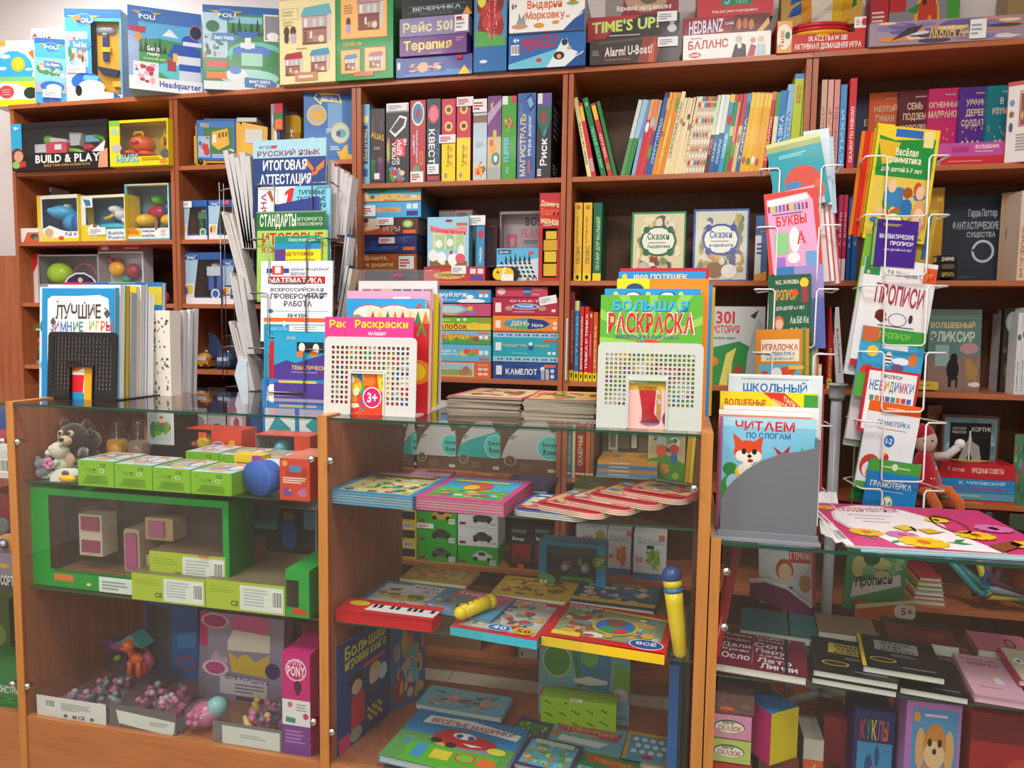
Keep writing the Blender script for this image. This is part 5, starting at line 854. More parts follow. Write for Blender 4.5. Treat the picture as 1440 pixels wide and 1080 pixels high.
for i,(y0,y1,t) in enumerate(((359,369,'ДАБИНО'),(369.5,380,'ИНФЕРНО'),(380.5,391,'ЦИТАТА'))):
    lying(['black book','black book with beige panel','black book with yellow title'][i]+' in the small stack of three before the navy book','book',1317,1346,y0,2.70,zat(1331,y1,2.70),.12,None,[('r',0,0,100,100,'17181a'),('t',t,24,24,84,76,('eee','8a7a68','d8c850')[i])]+([('r',30,20,80,80,'6a5a50')] if i == 1 else []),'17181a',spine='F',group='small black books stacked on the fifth bookcase')
# --- z4
sp2('red spine with yellow foot right of the left rack column',1162,1169,432,[('t','МОРОЗКО',26,50,76,88,'f0d060',90)]+YT,'b82830',zb=Z4)
sp2('white spine leaning left, lettered Почемучка',1176.5,1187,432,[('t','Чему нам книга',12,6,30,50,'4a5a70',90),('t','Почемучка',40,26,80,80,'a8404a',90)],'e8ecf0',-6,zb=Z4)
facing2('grey-green book lettered Волшебный эликсир with black cat and tan dog',1303,1377,435,[('r',0,0,100,100,'5c8078'),('r',0,0,100,12,'7a9a90'),('t','ВОЛШЕБНЫЙ',4,14,88,23,'d8b87a'),('t','ЭЛИКСИР',4,27,88,40,'c8d4c8'),('p',[(0,60),(100,56),(100,100),(0,100)],'8a7068'),('r',14,44,40,70,'8ab0a8'),('e',78,48,18,7,'b88a90'),('e',48,74,12,14,'14181c'),('e',50,60,7,6,'14181c'),('r',40,84,46,96,'14181c'),('r',54,84,58,96,'14181c'),('e',84,76,12,10,'a8844c'),('e',78,66,7,6,'a8844c'),('r',76,84,80,96,'a8844c'),('r',90,84,94,96,'a8844c'),('e',90,92,12,3,'dcd8cc')],'5c8078',zb=Z4,Y=2.74,lean=4)
facing2('dark book with pale blue round label, lower right',1405,1432,434,[('r',0,0,100,100,'2a2420'),('e',50,16,40,13,'7a98a0'),('l',26,10,74,22,'d0d8d8',4),('i',0,36,100,98,'2a2420 4a3a28 1c2a38 6a4a30 30302c',16,4,.3)],'2a2420',zb=Z4,Y=2.72,lean=0)
for i,(x0,x1,y) in enumerate(((1425,1431.5,440),(1432,1438,434),(1438.5,1446,432))):
    sp2(['first','second','third'][i]+' white spine at the right edge, lower shelf',x0,x1,y,[('t','ВЛАДИМИР И СЕРГЕЙ',26,60,70,96,'3a5a7a',90),('e',50,30,40,4,'5a6a7a')],'d8dcdc',0,zb=Z4,Y=2.655-.0*i,group='white spines at the right edge')
o = lying('yellow thin book lying behind the right rack column','book',1290,1319,537,2.68,zat(1305,548,2.68),.1,None,[('r',0,0,100,100,'d8b83a'),('l',10,30,80,60,'8a7a30',1)],'d8b83a',spine='F')
# --- z5
facing2('black cover lettered Кортик inside an icy blue frame',1322,1402,585,[('r',0,0,100,100,'5a3a34'),('i',4,4,96,100,'6a8a94 8aa8b0 5a7680 9ab8c0 7090a0',30,3,.2),('r',14,14,86,100,'101214'),('t','АНАТОЛИЙ',18,22,42,28,'a8a8a8'),('t','РЫБАКОВ',18,30,42,36,'a8a8a8'),('t','КОРТИК',52,22,86,31,'b8b8b8'),('p',[(30,94),(40,60),(46,50),(48,40),(52,40),(54,52),(66,60),(72,94),(58,98),(50,70),(42,98)],'9a9a9c'),('r',48,30,51,92,'cfd0d0')],'5a3a34',zb=zat(1362,654,2.72),Y=2.72,lean=0,t=.04)
zz = Z5
G = 'books lying in a stack on the fifth bookcase\'s lowest visible shelf'
for lb,x0,x1,y0,y1,c,F in (('orange-red thin book at the bottom of the right-hand stack',1316,1426,704,711.5,'c84a2c',[('l',20,30,80,60,'e8c0a0',1)]),
    ('green and pale blue thin book, second in the right-hand stack',1315,1426,693,703,'5c9ab8',[('r',0,0,14,100,'6a9a3c'),('l',30,30,70,60,'c8d83a',1)]),
    ('blue thick book with pale and red lettering in the right-hand stack',1315,1426,674,692.5,'2a88c8',[('t','К. ЧУКОВСКИЙ',30,10,88,40,'c8e0f0'),('t','ВСЁ О ЖИВОТНЫХ',12,54,94,86,'b02c48')]),
    ('red thick book on top of the right-hand stack',1320,1426,652,673.5,'c02430',[('t','Г. Остер',12,30,34,60,'f0c8c0'),('t','ВРЕДНЫЕ СОВЕТЫ',44,28,86,60,'f0c8c0')])):
    lying(lb,'book',x0,x1,y0,2.645,zat(1370,y1,2.645),.17,[('r',0,0,100,100,c),('e',50,50,30,30,'d8c83a')],[('r',0,0,100,100,c)]+F,c,spine='F',group=G)
slant('green book cover angled at the right edge beside the stack',1421,1450,612,[('i',0,0,100,100,'4a7a58 2f6a44 8ab070 c84a3a 5a98a0',18,4)],'2f6a44',-30,zb=Z5,Y=2.66)
carton('brown cardboard sleeve standing behind the doll','carton',1298,1318,570,2.80,Z5,.1,None,'a07850',name='carton')
# doll in a polka dot dress sitting on the shelf edge
r = empty('rag_doll',(xat(1300,2.60,Z5),2.60,Z5),'rag doll in red polka dot dress sitting behind the right rack column','doll')
b = MB(); b.lathe([(.055,.03),(.06,.05),(.045,.1),(.026,.15),(.018,.165)],'c01c30',16,(0,.03,0)); 
for i in range(26):
    a = i*2.4; hh = .045+.1*((i*7) % 13)/13; rr = .0585-(hh-.05)*.32
    b.ball(rr*math.cos(a),.03+rr*math.sin(a),hh,.0035,.0035,.0035,'f0e8e4',6,4)
b.build('dress','plush',r)
b = MB(); b.ball(.0,.03,.2,.036,.034,.04,'e0c0b0',14,10); b.ball(-.012,-.003,.205,.003,.002,.004,'222',6,4); b.ball(.012,-.003,.205,.003,.002,.004,'222',6,4); b.build('head','plush',r)
b = MB(); b.ball(-.01,.035,.226,.038,.036,.03,'c02030',14,8); b.ball(-.04,.02,.25,.018,.015,.015,'e8e4e0'); b.build('cap','plush',r)
b = MB(); b.tube([(.03,.02,.15),(.06,.0,.16),(.085,-.01,.19)],[.014,.013,.012],'d8d4d0',8); b.ball(.09,-.01,.2,.016,.014,.016,'f0ece8'); b.build('arm','plush',r)
b = MB(); b.tube([(.02,0,.045),(.06,-.03,.05),(.085,-.045,.02),(.09,-.05,-.03)],[.017,.017,.016,.014],'d8682c',8); b.build('leg','plush',r)
b = MB(); b.tube([(-.02,0,.045),(.0,-.04,.04),(.02,-.055,.0),(.022,-.055,-.04)],[.017,.017,.016,.014],'d8682c',8); b.build('leg','plush',r)
# ---------------------------------------------------------------- fourth bookcase, shelf seen through the glass
G = 'books on the shelf seen through the middle counter'
for lb,x0,x1,c,t in (('teal spine',797.5,803,'2a8a90','СКАЗКА'),('cream spine',804,808,'d8c8a0',''),('dark red spine lettered Сказочные',808.5,822,'8e2024','СКАЗОЧНЫЕ'),('orange spine',823,828.5,'c8642c',''),('brown spine',829,834,'8a5a3a','')):
    sp2(lb+' low on the fourth bookcase, behind the glass',x0,x1,597,([('t',t,26,20,74,76,'e0c080',90)] if t else [])+[('r',0,90,100,94,'d8c8a0')],c,zb=Z5,group=G)
G2 = 'thin books lying in a stack low on the fourth bookcase'
for i,c in enumerate(('d8d4cc','6a9ac8','c89858','5a84b8','e0a040')):
    lying(['lowest white','second, blue','third, tan','fourth, blue','topmost orange'][i]+' thin book in the low stack on the fourth bookcase','book',838+i*.6,924,664-i*5,2.65,Z5+.0145*i+.0002,.2,[('r',0,0,100,100,c),('e',50,40,20,20,'5ab0d0'),('i',10,20,90,90,c+' 4a90c0 e8d8b0 d87a3a',12,i)],[('r',0,0,100,100,c),('l',20,30,70,70,'eee',1)],c,h=.0143,group=G2,spine='F')
facing2('grey picture book of a room with framed pictures, low on the fourth bookcase',846,910,592,[('r',0,0,100,100,'6a6450'),('r',14,16,34,60,'d8d4c8'),('r',18,22,30,54,'8a8a88'),('r',60,16,80,60,'2c2a28'),('r',64,22,76,54,'c8c4bc'),('r',34,56,80,80,'4a4640'),('e',30,70,14,10,'b8c0c0'),('e',70,84,14,6,'b84a3a')],'6a6450',zb=Z5+.0,Y=2.86,lean=0)
facing2('green book with grey wolf and child picture, low on the fourth bookcase',910,962,600,[('r',0,0,100,100,'b8a878'),('p',[(0,60),(50,50),(100,66),(100,100),(0,100)],'4a8c2c'),('i',6,6,96,50,'a89a70 2a5a34 38704a 5a8a50 c8c0a8',12,4,.3),('e',36,28,14,12,'9aa0a0'),('e',36,44,14,12,'c8502c'),('e',70,40,13,9,'c03a30'),('e',70,56,10,9,'3a68a8'),('e',46,76,13,10,'c8843a'),('t','НА ПОЛЯНЕ',56,4,94,12,'a83a30'),('e',76,88,10,6,'8ab83a')],'4a8c2c',zb=Z5,Y=2.68,lean=3)
for lb,x0,x1,c in (('mustard spine',962,967.5,'c8981c'),('yellow spine',968,973,'e0b828')):
    sp2(lb+' right of the wolf book, seen through the counter',x0,x1,596,[],c,3,zb=Z5,group='yellow spines right of the wolf book')
# ================================================================ BOOK STANDS ON THE COUNTERS
CT = 1.109
def plate(mb,w,h,t,win,c,nc,nr,mx,mt,hz=.0,y=0):
    """perforated plate in the xz plane; win = (x0,x1,ztop) open notch; holes only outside it"""
    px = (w-2*mx)/nc; pz = px; hole = px*.62
    solid = []
    zt = h-mt; x0w,x1w,zw = win
    # top band
    r = .012
    mb.prism([(0,zt),(w,zt),(w,h-r),(w-r*.3,h-r*.3),(w-r,h),(r,h),(r*.3,h-r*.3),(0,h-r)],(y,y+t),c)
    z = zt; k = 0
    while k < nr and z-pz > hz:
        za = z-hole; zb = z-pz
        xs = [0]; 
        segs = []; last = 0
        for i in range(nc):
            a = mx+i*px+(px-hole)/2; b = a+hole
            inside = a > x0w-px*.6 and b < x1w+px*.6 and za < zw+.008
            if not inside: segs.append((last,a)); last = b
        segs.append((last,w))
        for a,b in segs:
            for p_,q_ in cut(a,b,x0w,x1w,za < zw): mb.box(p_,y,za,q_,y+t,z,c)
        for p_,q_ in cut(0,w,x0w,x1w,za < zw): mb.box(p_,y,zb,q_,y+t,za,c)
        z = zb; k += 1
    for p_,q_ in cut(0,w,x0w,x1w,True): mb.box(p_,y,0,q_,y+t,z,c)
def cut(a,b,x0,x1,on):
    if not on: return [(a,b)]
    out = []
    if a < x0: out.append((a,min(b,x0)))
    if b > x1: out.append((max(a,x1),b))
    return [(p,q) for p,q in out if q-p > 1e-5]
def stand(label,px0,px1,py,Y,wx,wy,c,nc,nr,depth,lean=4,fr=.10,mat_='plastic',yaw=0):
    P,w,h,E = spot(px0,px1,py,Y,CT,yaw,lean); r = empty('book_stand',P,label,'book stand','plastic book stands on the counters'); r.rotation_euler = E.to_euler()
    b = MB(); plate(b,w,h,.0035,(w*wx[0],w*wx[1],h*wy),c,nc,nr,w*.07,h*fr,h*.10); b.build('front_plate',mat_,r)
    # raised rim round the window notch
    b = MB(); a0,a1,zz = w*wx[0],w*wx[1],h*wy
    b.box(a0-.004,-.003,.002,a0,.005,zz,c); b.box(a1,-.003,.002,a1+.004,.005,zz,c); b.box(a0-.004,-.003,zz,a1+.004,.005,zz+.005,c); b.build('window_rim',mat_,r)
    e,u,dp,up = frame(yaw,0); q = e.inverted() 
    b = MB(); b.box(0,0,.0,w*wx[0],depth,.003,c); b.box(w*wx[1],0,0,w,depth,.003,c); o = b.build('base_plate',mat_,r); o.rotation_euler = (R(lean),0,0)
    return P,w,h,E
def row_of(label0,P,w,Ystart,items,lean=3,grp=None,yaw=0):
    """brochures one behind another; items: (label, thickness, dx0, width, height, front art, cover colour, page colour, kind)"""
    y = Ystart
    for it in items:
        lb,t,dx,ww,hh,F,c,cp = it[:8]
        E = frame(yaw,lean)[0]
        book(lb,'book',Vector((P.x+dx,y,CT)),ww,t,hh,E,'y','L',c,cp,F,None,None,None,it[8] if len(it) > 8 else 'book',grp,min(.0012,t/4),.001,'gloss')
        y += t+.0015
    return y
# -------- left black stand with winter books
P,w,h,E = stand('black perforated plastic book stand at the left with winter books',66,163,467,1.84,(.34,.66),.48,'17171a',17,14,.31,fr=.07)
lz = [('r',0,0,100,100,'1f8cc8'),('p',[(8,10),(14,7),(50,7),(80,6),(92,9),(93,20),(96,45),(97,60),(97,100),(10,100),(8,60)],'f4f4f4'),('t','ЛУЧШИЕ',19,15,82,28,'4a3c38',1),('t','ЗИ',12,30,24,39,'8a2a80'),('t','МН',26,30,42,39,'2a6ab0'),('t','ИЕ',44,30,58,39,'2a8a6a'),('t','И',66,29,73,38,'8ab030'),('t','Г',75,29,80,38,'e0a030'),('t','Р',82,29,88,38,'e06a30'),('t','Ы',89,29,98,38,'c83a50'),
 ('p',[(30,74),(50,64),(60,70),(60,100),(30,100)],'f0f0f0'),('p',[(38,78),(60,78),(58,96),(46,98),(40,92)],'d8202c'),('r',60,70,76,100,'e8a818'),('r',30,94,60,100,'1f8cc8'),('e',46,70,12,5,'e07828')]+[('e',a,b_,1.2,.8,'333') for a,b_ in ((22,12),(40,14),(60,13),(76,15),(88,18),(92,34),(30,16))]+[('p',[(12,30),(16,26),(20,30),(16,34)],'555'),('p',[(86,22),(91,18),(95,23),(90,27)],'555')]
x0 = xat(56,1.85,CT+.1)-P.x; WL = xat(158,1.85,CT)-xat(56,1.85,CT+.05); HL = zat(105,405,1.86)-CT
pt = lambda pal,sd: [('i',0,0,100,100,pal,60,sd,.12)]
G = 'winter books and folders in the black stand'
items = [('front book in the black stand, lettered Лучшие зимние игры',.006,x0,WL,HL,lz,'1f8cc8','e8e8ea'),
 ('pale blue floral book just behind the winter games book',.016,x0-.016,WL+.012,HL+.004,pt('c8e4ec 7ab8c8 e08090 f4f4f4 4a8a6a b8d4e0',3),'3aa0c8','58b0cc'),
 ('white book with small red flowers, third in the black stand',.018,x0-.004,WL+.003,HL+.012,pt('e8eeee c84a5a 5a8a6a b8ccd4 f0f0f0',5),'dfe4e4','e4e0e0'),
 ('green and orange edged book, fourth in the black stand',.016,x0+.02,WL-.018,HL+.012,pt('3a9a4a e8a030 5ab060',6),'3a9a4a','e0a038'),
 ('silver plastic folder in the middle of the black stand',.026,x0+.03,WL-.024,HL-.008,None,'b4b8bc','a0a6ac'),
 ('yellow topped thick book behind the silver folder',.014,x0+.03,WL-.03,HL+.012,[('r',0,0,100,20,'e8c81c')],'e8c81c','d8dce0'),
 ('clear and white folder with red top edge',.016,x0+.03,WL-.026,HL+.016,None,'e8e4e6','c4c8cc'),
 ('dark blue topped white book in the black stand',.014,x0+.03,WL-.026,HL+.022,[('r',0,0,100,12,'2a5a98')],'2a5a98','e8e8ea'),
 ('white brochure with green square near its edge',.02,x0+.03,WL-.022,HL-.01,None,'eef0f0','f0f0f0')]
yy = row_of('',P,w,1.852,items,grp=G)
for lb,x0_,x1_,py,Yb,c,t in (('blue and red topped book at the back of the black stand',90,228,397,2.06,'2a78b8',.02),):
    facing(lb,x0_,x1_,py,Yb,CT,t,[('r',0,0,100,100,c),('r',0,0,30,6,'c02850'),('e',60,2,14,8,'7ab8a0'),('r',76,4,100,20,'d8c040')],c,0,2,name='book',group=G)
# cream gift book with dark holly leaves, its thick side towards the viewer
rn = random.Random(4); hl = []
for _ in range(46):
    a,b_ = rn.uniform(8,92),rn.uniform(5,96); an = rn.uniform(0,3.1); q = rn.uniform(3,5)
    hl.append(('p',[(a+q*1.7*math.cos(an),b_+q*.55*math.sin(an)),(a+q*.7*math.cos(an+1.3),b_+q*.3*math.sin(an+1.3)),(a-q*1.7*math.cos(an),b_-q*.55*math.sin(an)),(a-q*.7*math.cos(an+1.3),b_-q*.3*math.sin(an+1.3))],'4a4a3c'))
hl += [('e',20,24,12,2.5,'a83a40'),('e',10,34,22,8,'5ab0b8'),('t','И',2,31,16,37,'c8843a')]
xr = xat(213,2.0,CT+.1); P2 = Vector((xr-.03,2.03,CT))
mb = MB(); mb.box(0,0,0,.10,.05,.272,'e4dfd2'); o = mb.build('gift_bag','paper'); o.location = (xat(211,2.03,CT+.1),2.03,CT); pb = MB(); faces(pb,.10,.05,.272,{'F': hl}); pb.build('printed_artwork','paper',o)
o.scale = ((xat(240,2.03,CT+.1)-xat(211,2.03,CT+.1))/.10,1,1)
tag(o,'cream gift bag with dark holly leaf pattern, right end of the black stand','gift bag')
for i in range(5):
    book(['first grey-white','second white','third lilac','fourth white','fifth grey'][i]+' thin brochure fanned behind the holly gift bag','brochure',Vector((xat(238+i*2.2,2.10,CT+.1),2.085+.022*i,CT)),.012,.016,.27+.003*i,frame(0,0,3)[0],'y','L',['d8d8dc','eee','c8b8c8','e8e8ec','a8a8b0'][i],'d8d8da',None,None,None,None,'brochure','fanned brochures behind the holly bag',.001,.001)
# -------- middle white stand with colouring books
P,w,h,E = stand('white perforated plastic book stand with pink colouring books, in the middle',455,584,474,1.775,(.30,.65),.53,'d4d6d4',17,12,.40,fr=.12,lean=3)
G = 'colouring books in the middle white stand'
def rask(off): return [('r',0,0,100,100,'e03a8c'),('t','Раскраски',14+off,3,92+off,13,'f0d820'),('t','МАЛЫШКИ',34,15,60,18.5,'f4e0ec'),('e',12,27,12,4.5,'2a6ab0'),('e',36,27,12,4.5,'2a6ab0'),('e',62,27,12,4.5,'2a6ab0'),('e',88,27,12,4.5,'2a6ab0'),('i',0,27,100,100,'e8502c 2a9ac8 e8c020 58b048 d83a40 f0e0c8 3a6ac0 e88a30',70,4,.15),('r',30,55,70,100,'e04424'),('p',[(48,55),(70,55),(70,84),(52,74)],'f0d818'),('r',30,55,46,70,'e87828'),('p',[(56,66),(64,60),(66,64),(58,72)],'c02030'),('e',42,82,14,11,'f4ecf0'),('e',42,82,12.5,9.8,'d81c6c'),('t','3+',35,77,50,87,'f8f0f4')]
HR = zat(515,446,1.78)-CT; 
facing('front pink colouring book lettered Раскраски with 3+ badge',484,579,446,1.782,CT,.005,rask(0),'e03a8c',0,3,group=G,cover=.001)
facing('second pink colouring book, offset to the left behind the front one',455,560,446,1.790,CT,.006,rask(-8),'e03a8c',0,3,group=G,cover=.001)
facing('colouring book with rows of red pencils, lettered А',513,601,434,1.84,CT,.03,[('r',0,0,100,100,'c82c30'),('r',0,0,100,14,'e8dcc0')]+[('p',[(4+12*i,14),(10+12*i,2),(16+12*i,14)],['d03038','e8c838','3a8a50','d87a30'][i % 4]) for i in range(8)]+[('t','А',80,14,96,26,'3aa050'),('e',82,60,24,12,'e88a28'),('e',82,60,14,8,'e8d030')],'c82c30',0,3,group=G,cover=.001)
facing('blue colouring book with white clouds and a pencil',485,594,420,1.878,CT,.026,[('r',0,0,100,100,'1f9cd8'),('e',30,14,22,9,'c83a50'),('e',30,14,21,8,'f0ece4'),('e',62,14,24,9,'c83a50'),('e',62,14,23,8,'f0ece4'),('e',14,20,8,6,'4ab050'),('p',[(86,10),(94,3),(96,6),(88,13)],'b84a28')],'1f9cd8',0,3,group=G,cover=.001)
facing('pale pink colouring book behind the blue cloud one',485,602,409,1.916,CT,.03,[('r',0,0,100,100,'e89cc0'),('r',56,5,76,9,'f4f0f4')],'e89cc0',0,3,group=G,cover=.001,cp='f4d8e4')
for i,(c,cp,hh) in enumerate((('e8d818','e8dc28',411),('e0d020','f4f4f0',420),('2c8a50','e8e4a0',424),('f0a0a8','f4c8c8',416),('d8dce8','c8d4e8',418))):
    facing(['bright yellow','yellow edged white','green covered cream','salmon pink','pale blue'][i]+' colouring book at the back of the middle stand',560,606.5+i*2,hh,1.955+i*.036,CT,.034,[('r',0,0,100,100,c)],c,0,3,group=G,cover=.003,cp=cp)
r = empty('paint_set',(0,0,0),'watercolour paint set in a clear hanging bag behind the pink books','paint set')
P_,w_,h_,E_ = spot(505,614,395,2.14,CT); r.location = P_
b = MB(); b.box(0,0,0,w_,.008,h_,'e4e4e6'); art(b,[('r',4,6,96,16,'d0d0d4')]+[('r',5+13*i,7,16+13*i,15,c) for i,c in enumerate(('b0284a','c0303c','d8c01c','2c4a44','242458','4a2434','6a6a70'))]+[('i',4,20,96,98,'d8d8dc c03a50 3a6ab0 e0c030 58a050',20,2,.2)],w_,h_,(0,0,h_),(1,0,0),(0,0,-1),(0,-1,0)); b.build('paint_tray','gloss',r)
b = MB(); b.box(-.004,-.004,0,w_+.004,.012,h_+.034,'fff'); b.build('clear_bag','bag',r)
b = MB(); b.rbox(w_*.44,-.006,h_+.012,w_*.6,-.0045,h_+.021,.004,'a04060'); b.build('hang_slot','plastic',r)
# -------- right pale stand with the big colouring book
P,w,h,E = stand('pale grey perforated plastic book stand at the right, with large colouring book',838,986,482,1.745,(.31,.66),.56,'c8cfc8',20,12,.42,fr=.13,lean=3)
G = 'colouring books in the right pale stand'
rays = [('p',[(50,36),(50+90*math.cos(a),36+60*math.sin(a)),(50+90*math.cos(a+.16),36+60*math.sin(a+.16))],'8cc850') for a in [i*.52 for i in range(12)]]
big = [('r',0,0,100,100,'5cae34')]+rays+[('t','БОЛЬШАЯ',12.8,4.5,86.8,12,'1a6aa0'),('t','БОЛЬШАЯ',12,4,86,11.5,'40b8dc'),('t','РАСКРАСКА',7,12.7,93,29,'f4e8e8'),('t','РАСКРАСКА',8,13.2,92,28.4,'d8203c'),('t','ВЕСЁЛАЯ РАСКРАСКА',16,29.6,78,32.4,'6a5aa0'),('e',30,38,24,2,'e87820'),('e',48,37,14,4,'e04038'),('e',42,35,3,1.5,'2a90b0'),('i',0,40,100,100,'8cc850 c83a50 e8a0a0 f0e0d8 4a9ac0 e8c030 9a5a80 b8d8a0',70,9,.15),('r',30,66,70,100,'f2bcb4'),('r',30,66,70,71,'e8c828'),('p',[(40,68),(58,68),(56,88),(62,95),(44,96),(44,86)],'d0182c'),('r',58,72,63,94,'e8c020'),('e',52,95,10,3,'2a78c0'),('e',60,72,3,2,'f4f0f0'),('e',60,79,3,2,'f4f0f0'),('e',70,92,6,6,'a83a90')]
facing('large green colouring book lettered Большая раскраска, front of the right stand',840,983,415,1.752,CT,.014,big,'5cae34',0,3,group=G,cover=.001)
facing('blue dotted colouring book just behind the large green one',845,979,406,1.772,CT,.02,[('r',0,0,100,100,'2a90cc')]+[('e',12+17*i,4,2.4,1.8,'f0d850') for i in range(5)]+[('e',30,5,9,3,'1a4a80'),('e',30,5,7,2.3,'eee'),('e',66,5,9,3,'1a4a80'),('e',66,5,7,2.3,'eee')],'2a90cc',0,3,group=G,cover=.001,cp='d890a8')
facing('yellow and orange colouring book behind the blue dotted one',862,990,392,1.797,CT,.03,[('r',0,0,100,100,'ec8a1c'),('r',0,0,36,30,'f0d81c'),('e',20,7,10,4,'2a4a70')],'ec8a1c',0,3,group=G,cover=.001,cp='e86a98')
facing('light blue book lettered 1000 потешек',864,985,382,1.835,CT,.05,[('r',0,0,100,100,'1f90d0'),('t','1000 ПОТЕШЕК',18,1.6,80,5,'d8d8a0'),('e',7,3.4,3,2,'e0d030')],'1f90d0',0,3,group=G,cover=.002,cp='2a86c8')
facing('red book just showing above the 1000 потешек book',866,990,377,1.893,CT,.05,[('r',0,0,100,100,'b82838')],'b82838',0,3,group=G,cover=.002,cp='c890a0')
for i,(c,cp,hh,x1) in enumerate((('e8a8c0','e8b0c8',408,990),('3a90c8','3a9ad0',400,995),('e0b030','e8d870',404,999))):
    facing(['pink','blue','yellow and cream'][i]+' edged book at the back of the right stand',900,x1+1,hh,1.95+i*.06,CT,.055,[('r',0,0,100,100,c)],c,0,3,group=G,cover=.004,cp=cp)
# -------- two magazine stacks
def magstack(px0,px1,py_front,Yf,d,ys,n,labels,tops,grp,c,yaw):
    P = Vector((xat(px0,Yf,CT),Yf,CT)); w = xat(px1,Yf,CT)-P.x; hz = zat((px0+px1)/2,ys,Yf)-CT; t = hz/n; rn = random.Random(n*3+px0)
    for i in range(n):
        a = rn.uniform(-3,3)+yaw; dx = rn.uniform(-.006,.006); E = frame(a,0)[0]
        book(labels(i),'magazine',P+Vector((dx,rn.uniform(0,.008),t*i+.0001)),w,d,t*.94,E,'z','L',c[i % len(c)],'b8b0a0',None,tops if i == n-1 else None,None,None,'magazine',grp,.0007,.0015,'gloss')
ordn = ['lowest','second','third','fourth','fifth','sixth','seventh','eighth','ninth','tenth','eleventh','twelfth','thirteenth','topmost']
magstack(628,733,590,1.86,.26,558,12,lambda i: ('topmost pink-edged' if i == 11 else ordn[i])+' magazine of the left counter-top stack, counted from below',[('r',0,0,100,100,'c83a5c'),('r',6,4,97,96,'e0b8a8'),('i',16,10,95,90,'d8c078 b83a40 6a4a38 e0c8a0 8a5a48 c8a030',26,4,.2)],'magazines in the left counter-top stack',['b8b0a0','a8988c','b8a8a0'],-3)
magstack(736,838,596,1.83,.25,563,11,lambda i: ('topmost orange and green' if i == 10 else ordn[i])+' magazine of the right counter-top stack, counted from below',[('r',0,0,100,100,'b82c3c'),('i',4,4,96,96,'d8b070 c83a30 e0d060 6a8a4a 8a3a2c e0c8a8 d87a50',34,7,.2)],'magazines in the right counter-top stack',['b0a898','a09888','b0a8a0'],4)
# ================================================================ LOW RIGHT COUNTER TOP
LT = .865
G = 'books standing in the grey magazine file'
def ff(label,x0,x1,y,Y,F,c,t=.006,z=LT+.012,lean=4,**k): return facing(label,x0,x1,y,Y,z,t,F,c,k.pop('yaw',0),lean,group=G,cover=.001,**k)
fox = [('e',30,30,15,10,'d84a24'),('p',[(16,25),(14,14),(26,22)],'d84a24'),('p',[(34,22),(46,16),(44,28)],'d84a24'),('e',24,34,7,5,'f4e8d8'),('e',38,34,7,5,'f4e8d8'),('e',31,37,7,5,'f4e8d8'),('e',26,30,2.6,2.6,'1c1c1c'),('e',37,30,2.6,2.6,'1c1c1c'),('e',32,34,2.4,1.6,'201414'),('e',33,38,3,1.6,'a02028'),('e',28,48,11,7,'e8c83a'),('e',28,46,8,6,'f0ead8')]
ff('sky blue reading book lettered Читаем по слогам with red fox',1008,1143,588,1.765,[('r',0,0,100,100,'7cc4e0'),('r',0,0,100,8,'a8d8ec'),('t','ЧИТАЕМ',16,3,78,11.5,'d01c2c'),('t','ПО СЛОГАМ',28,13,74,18,'2a5a9a'),('p',[(0,60),(10,50),(20,60),(60,56),(100,50),(100,100),(0,100)],'3a9a3c'),('e',12,46,8,6,'2f8a3c'),('e',16,58,8,8,'a8cce4'),('p',[(56,24),(66,30),(74,23),(72,32),(78,36),(66,35),(58,38),(61,31)],'b03040'),('p',[(80,40),(86,24),(92,40)],'3a9a50'),('r',0,84,16,100,'a8d020'),('r',0,0,3,100,'9a5a90')]+fox,'7cc4e0',t=.008)
ff('salmon orange edged book behind the fox reading book',1006,1135,578,1.785,[('r',0,0,100,100,'e89070'),('r',0,0,100,4,'f0f0f0')],'e89070',t=.02)
ff('white folder with thin sheets behind the salmon book',1012,1146,572,1.807,[('r',0,0,100,100,'ecebea')],'ecebea',t=.02)
ff('yellow book lettered Волшебные with red diagonal band',1007,1144,552,1.832,[('r',0,0,100,100,'ecd81c'),('t','ВОЛШЕБНЫЕ',5,5.5,48,11,'b82c20'),('p',[(44,0),(66,0),(96,18),(78,18)],'d03428'),('t','ПАПКА',66,2,82,6,'f0d8a0',-8),('t','ДОШКОЛЬНИКА',54,4,80,10,'f0d8a0',-8),('r',86,1,100,16,'3a9a3c')],'ecd81c',t=.02)
ff('pale blue book lettered Школьный, tallest in the grey file',1018,1150,527,1.856,[('r',0,0,100,100,'d0dfe4'),('l',14,2.4,92,3.8,'8aa0a8',1),('t','ШКОЛЬНЫЙ',16,4.6,84,11.6,'2a6ab0'),('r',0,0,100,1.4,'f0f4f4')],'d0dfe4',t=.035)
r = empty('magazine_file',(0,0,0),'grey plastic magazine file with curved cut-out on the low counter','magazine file')
Pm,wm,hm,Em = spot(1012,1147,610,1.735,LT); r.location = Pm
wm2 = wm
b = MB(); cv = [(0.0,0),(wm,0),(wm,zat(1150,622,1.735)-LT),(wm*.93,.152+.0)]
zz = lambda py: zat(1080,py,1.735)-LT
cv = [(0,.006),(wm,.006),(wm,zz(616)),(wm*.96,zz(627)),(wm*.8,zz(633)),(wm*.6,zz(638)),(wm*.42,zz(648)),(wm*.26,zz(662)),(wm*.12,zz(680)),(wm*.04,zz(694)),(0,zz(706))]
b.prism(cv,(.0,.004),'70757c'); b.build('front_panel','plastic',r)
b = MB(); b.box(wm-.004,.004,.006,wm,.15,zz(616),'62676e'); b.build('side_panel','plastic',r)
b = MB(); b.box(-.012,-.018,0,wm+.008,.155,.006,'8a9098'); b.box(-.006,-.008,.006,wm+.004,.0,.02,'7c828a'); b.build('base_tray','plastic',r)
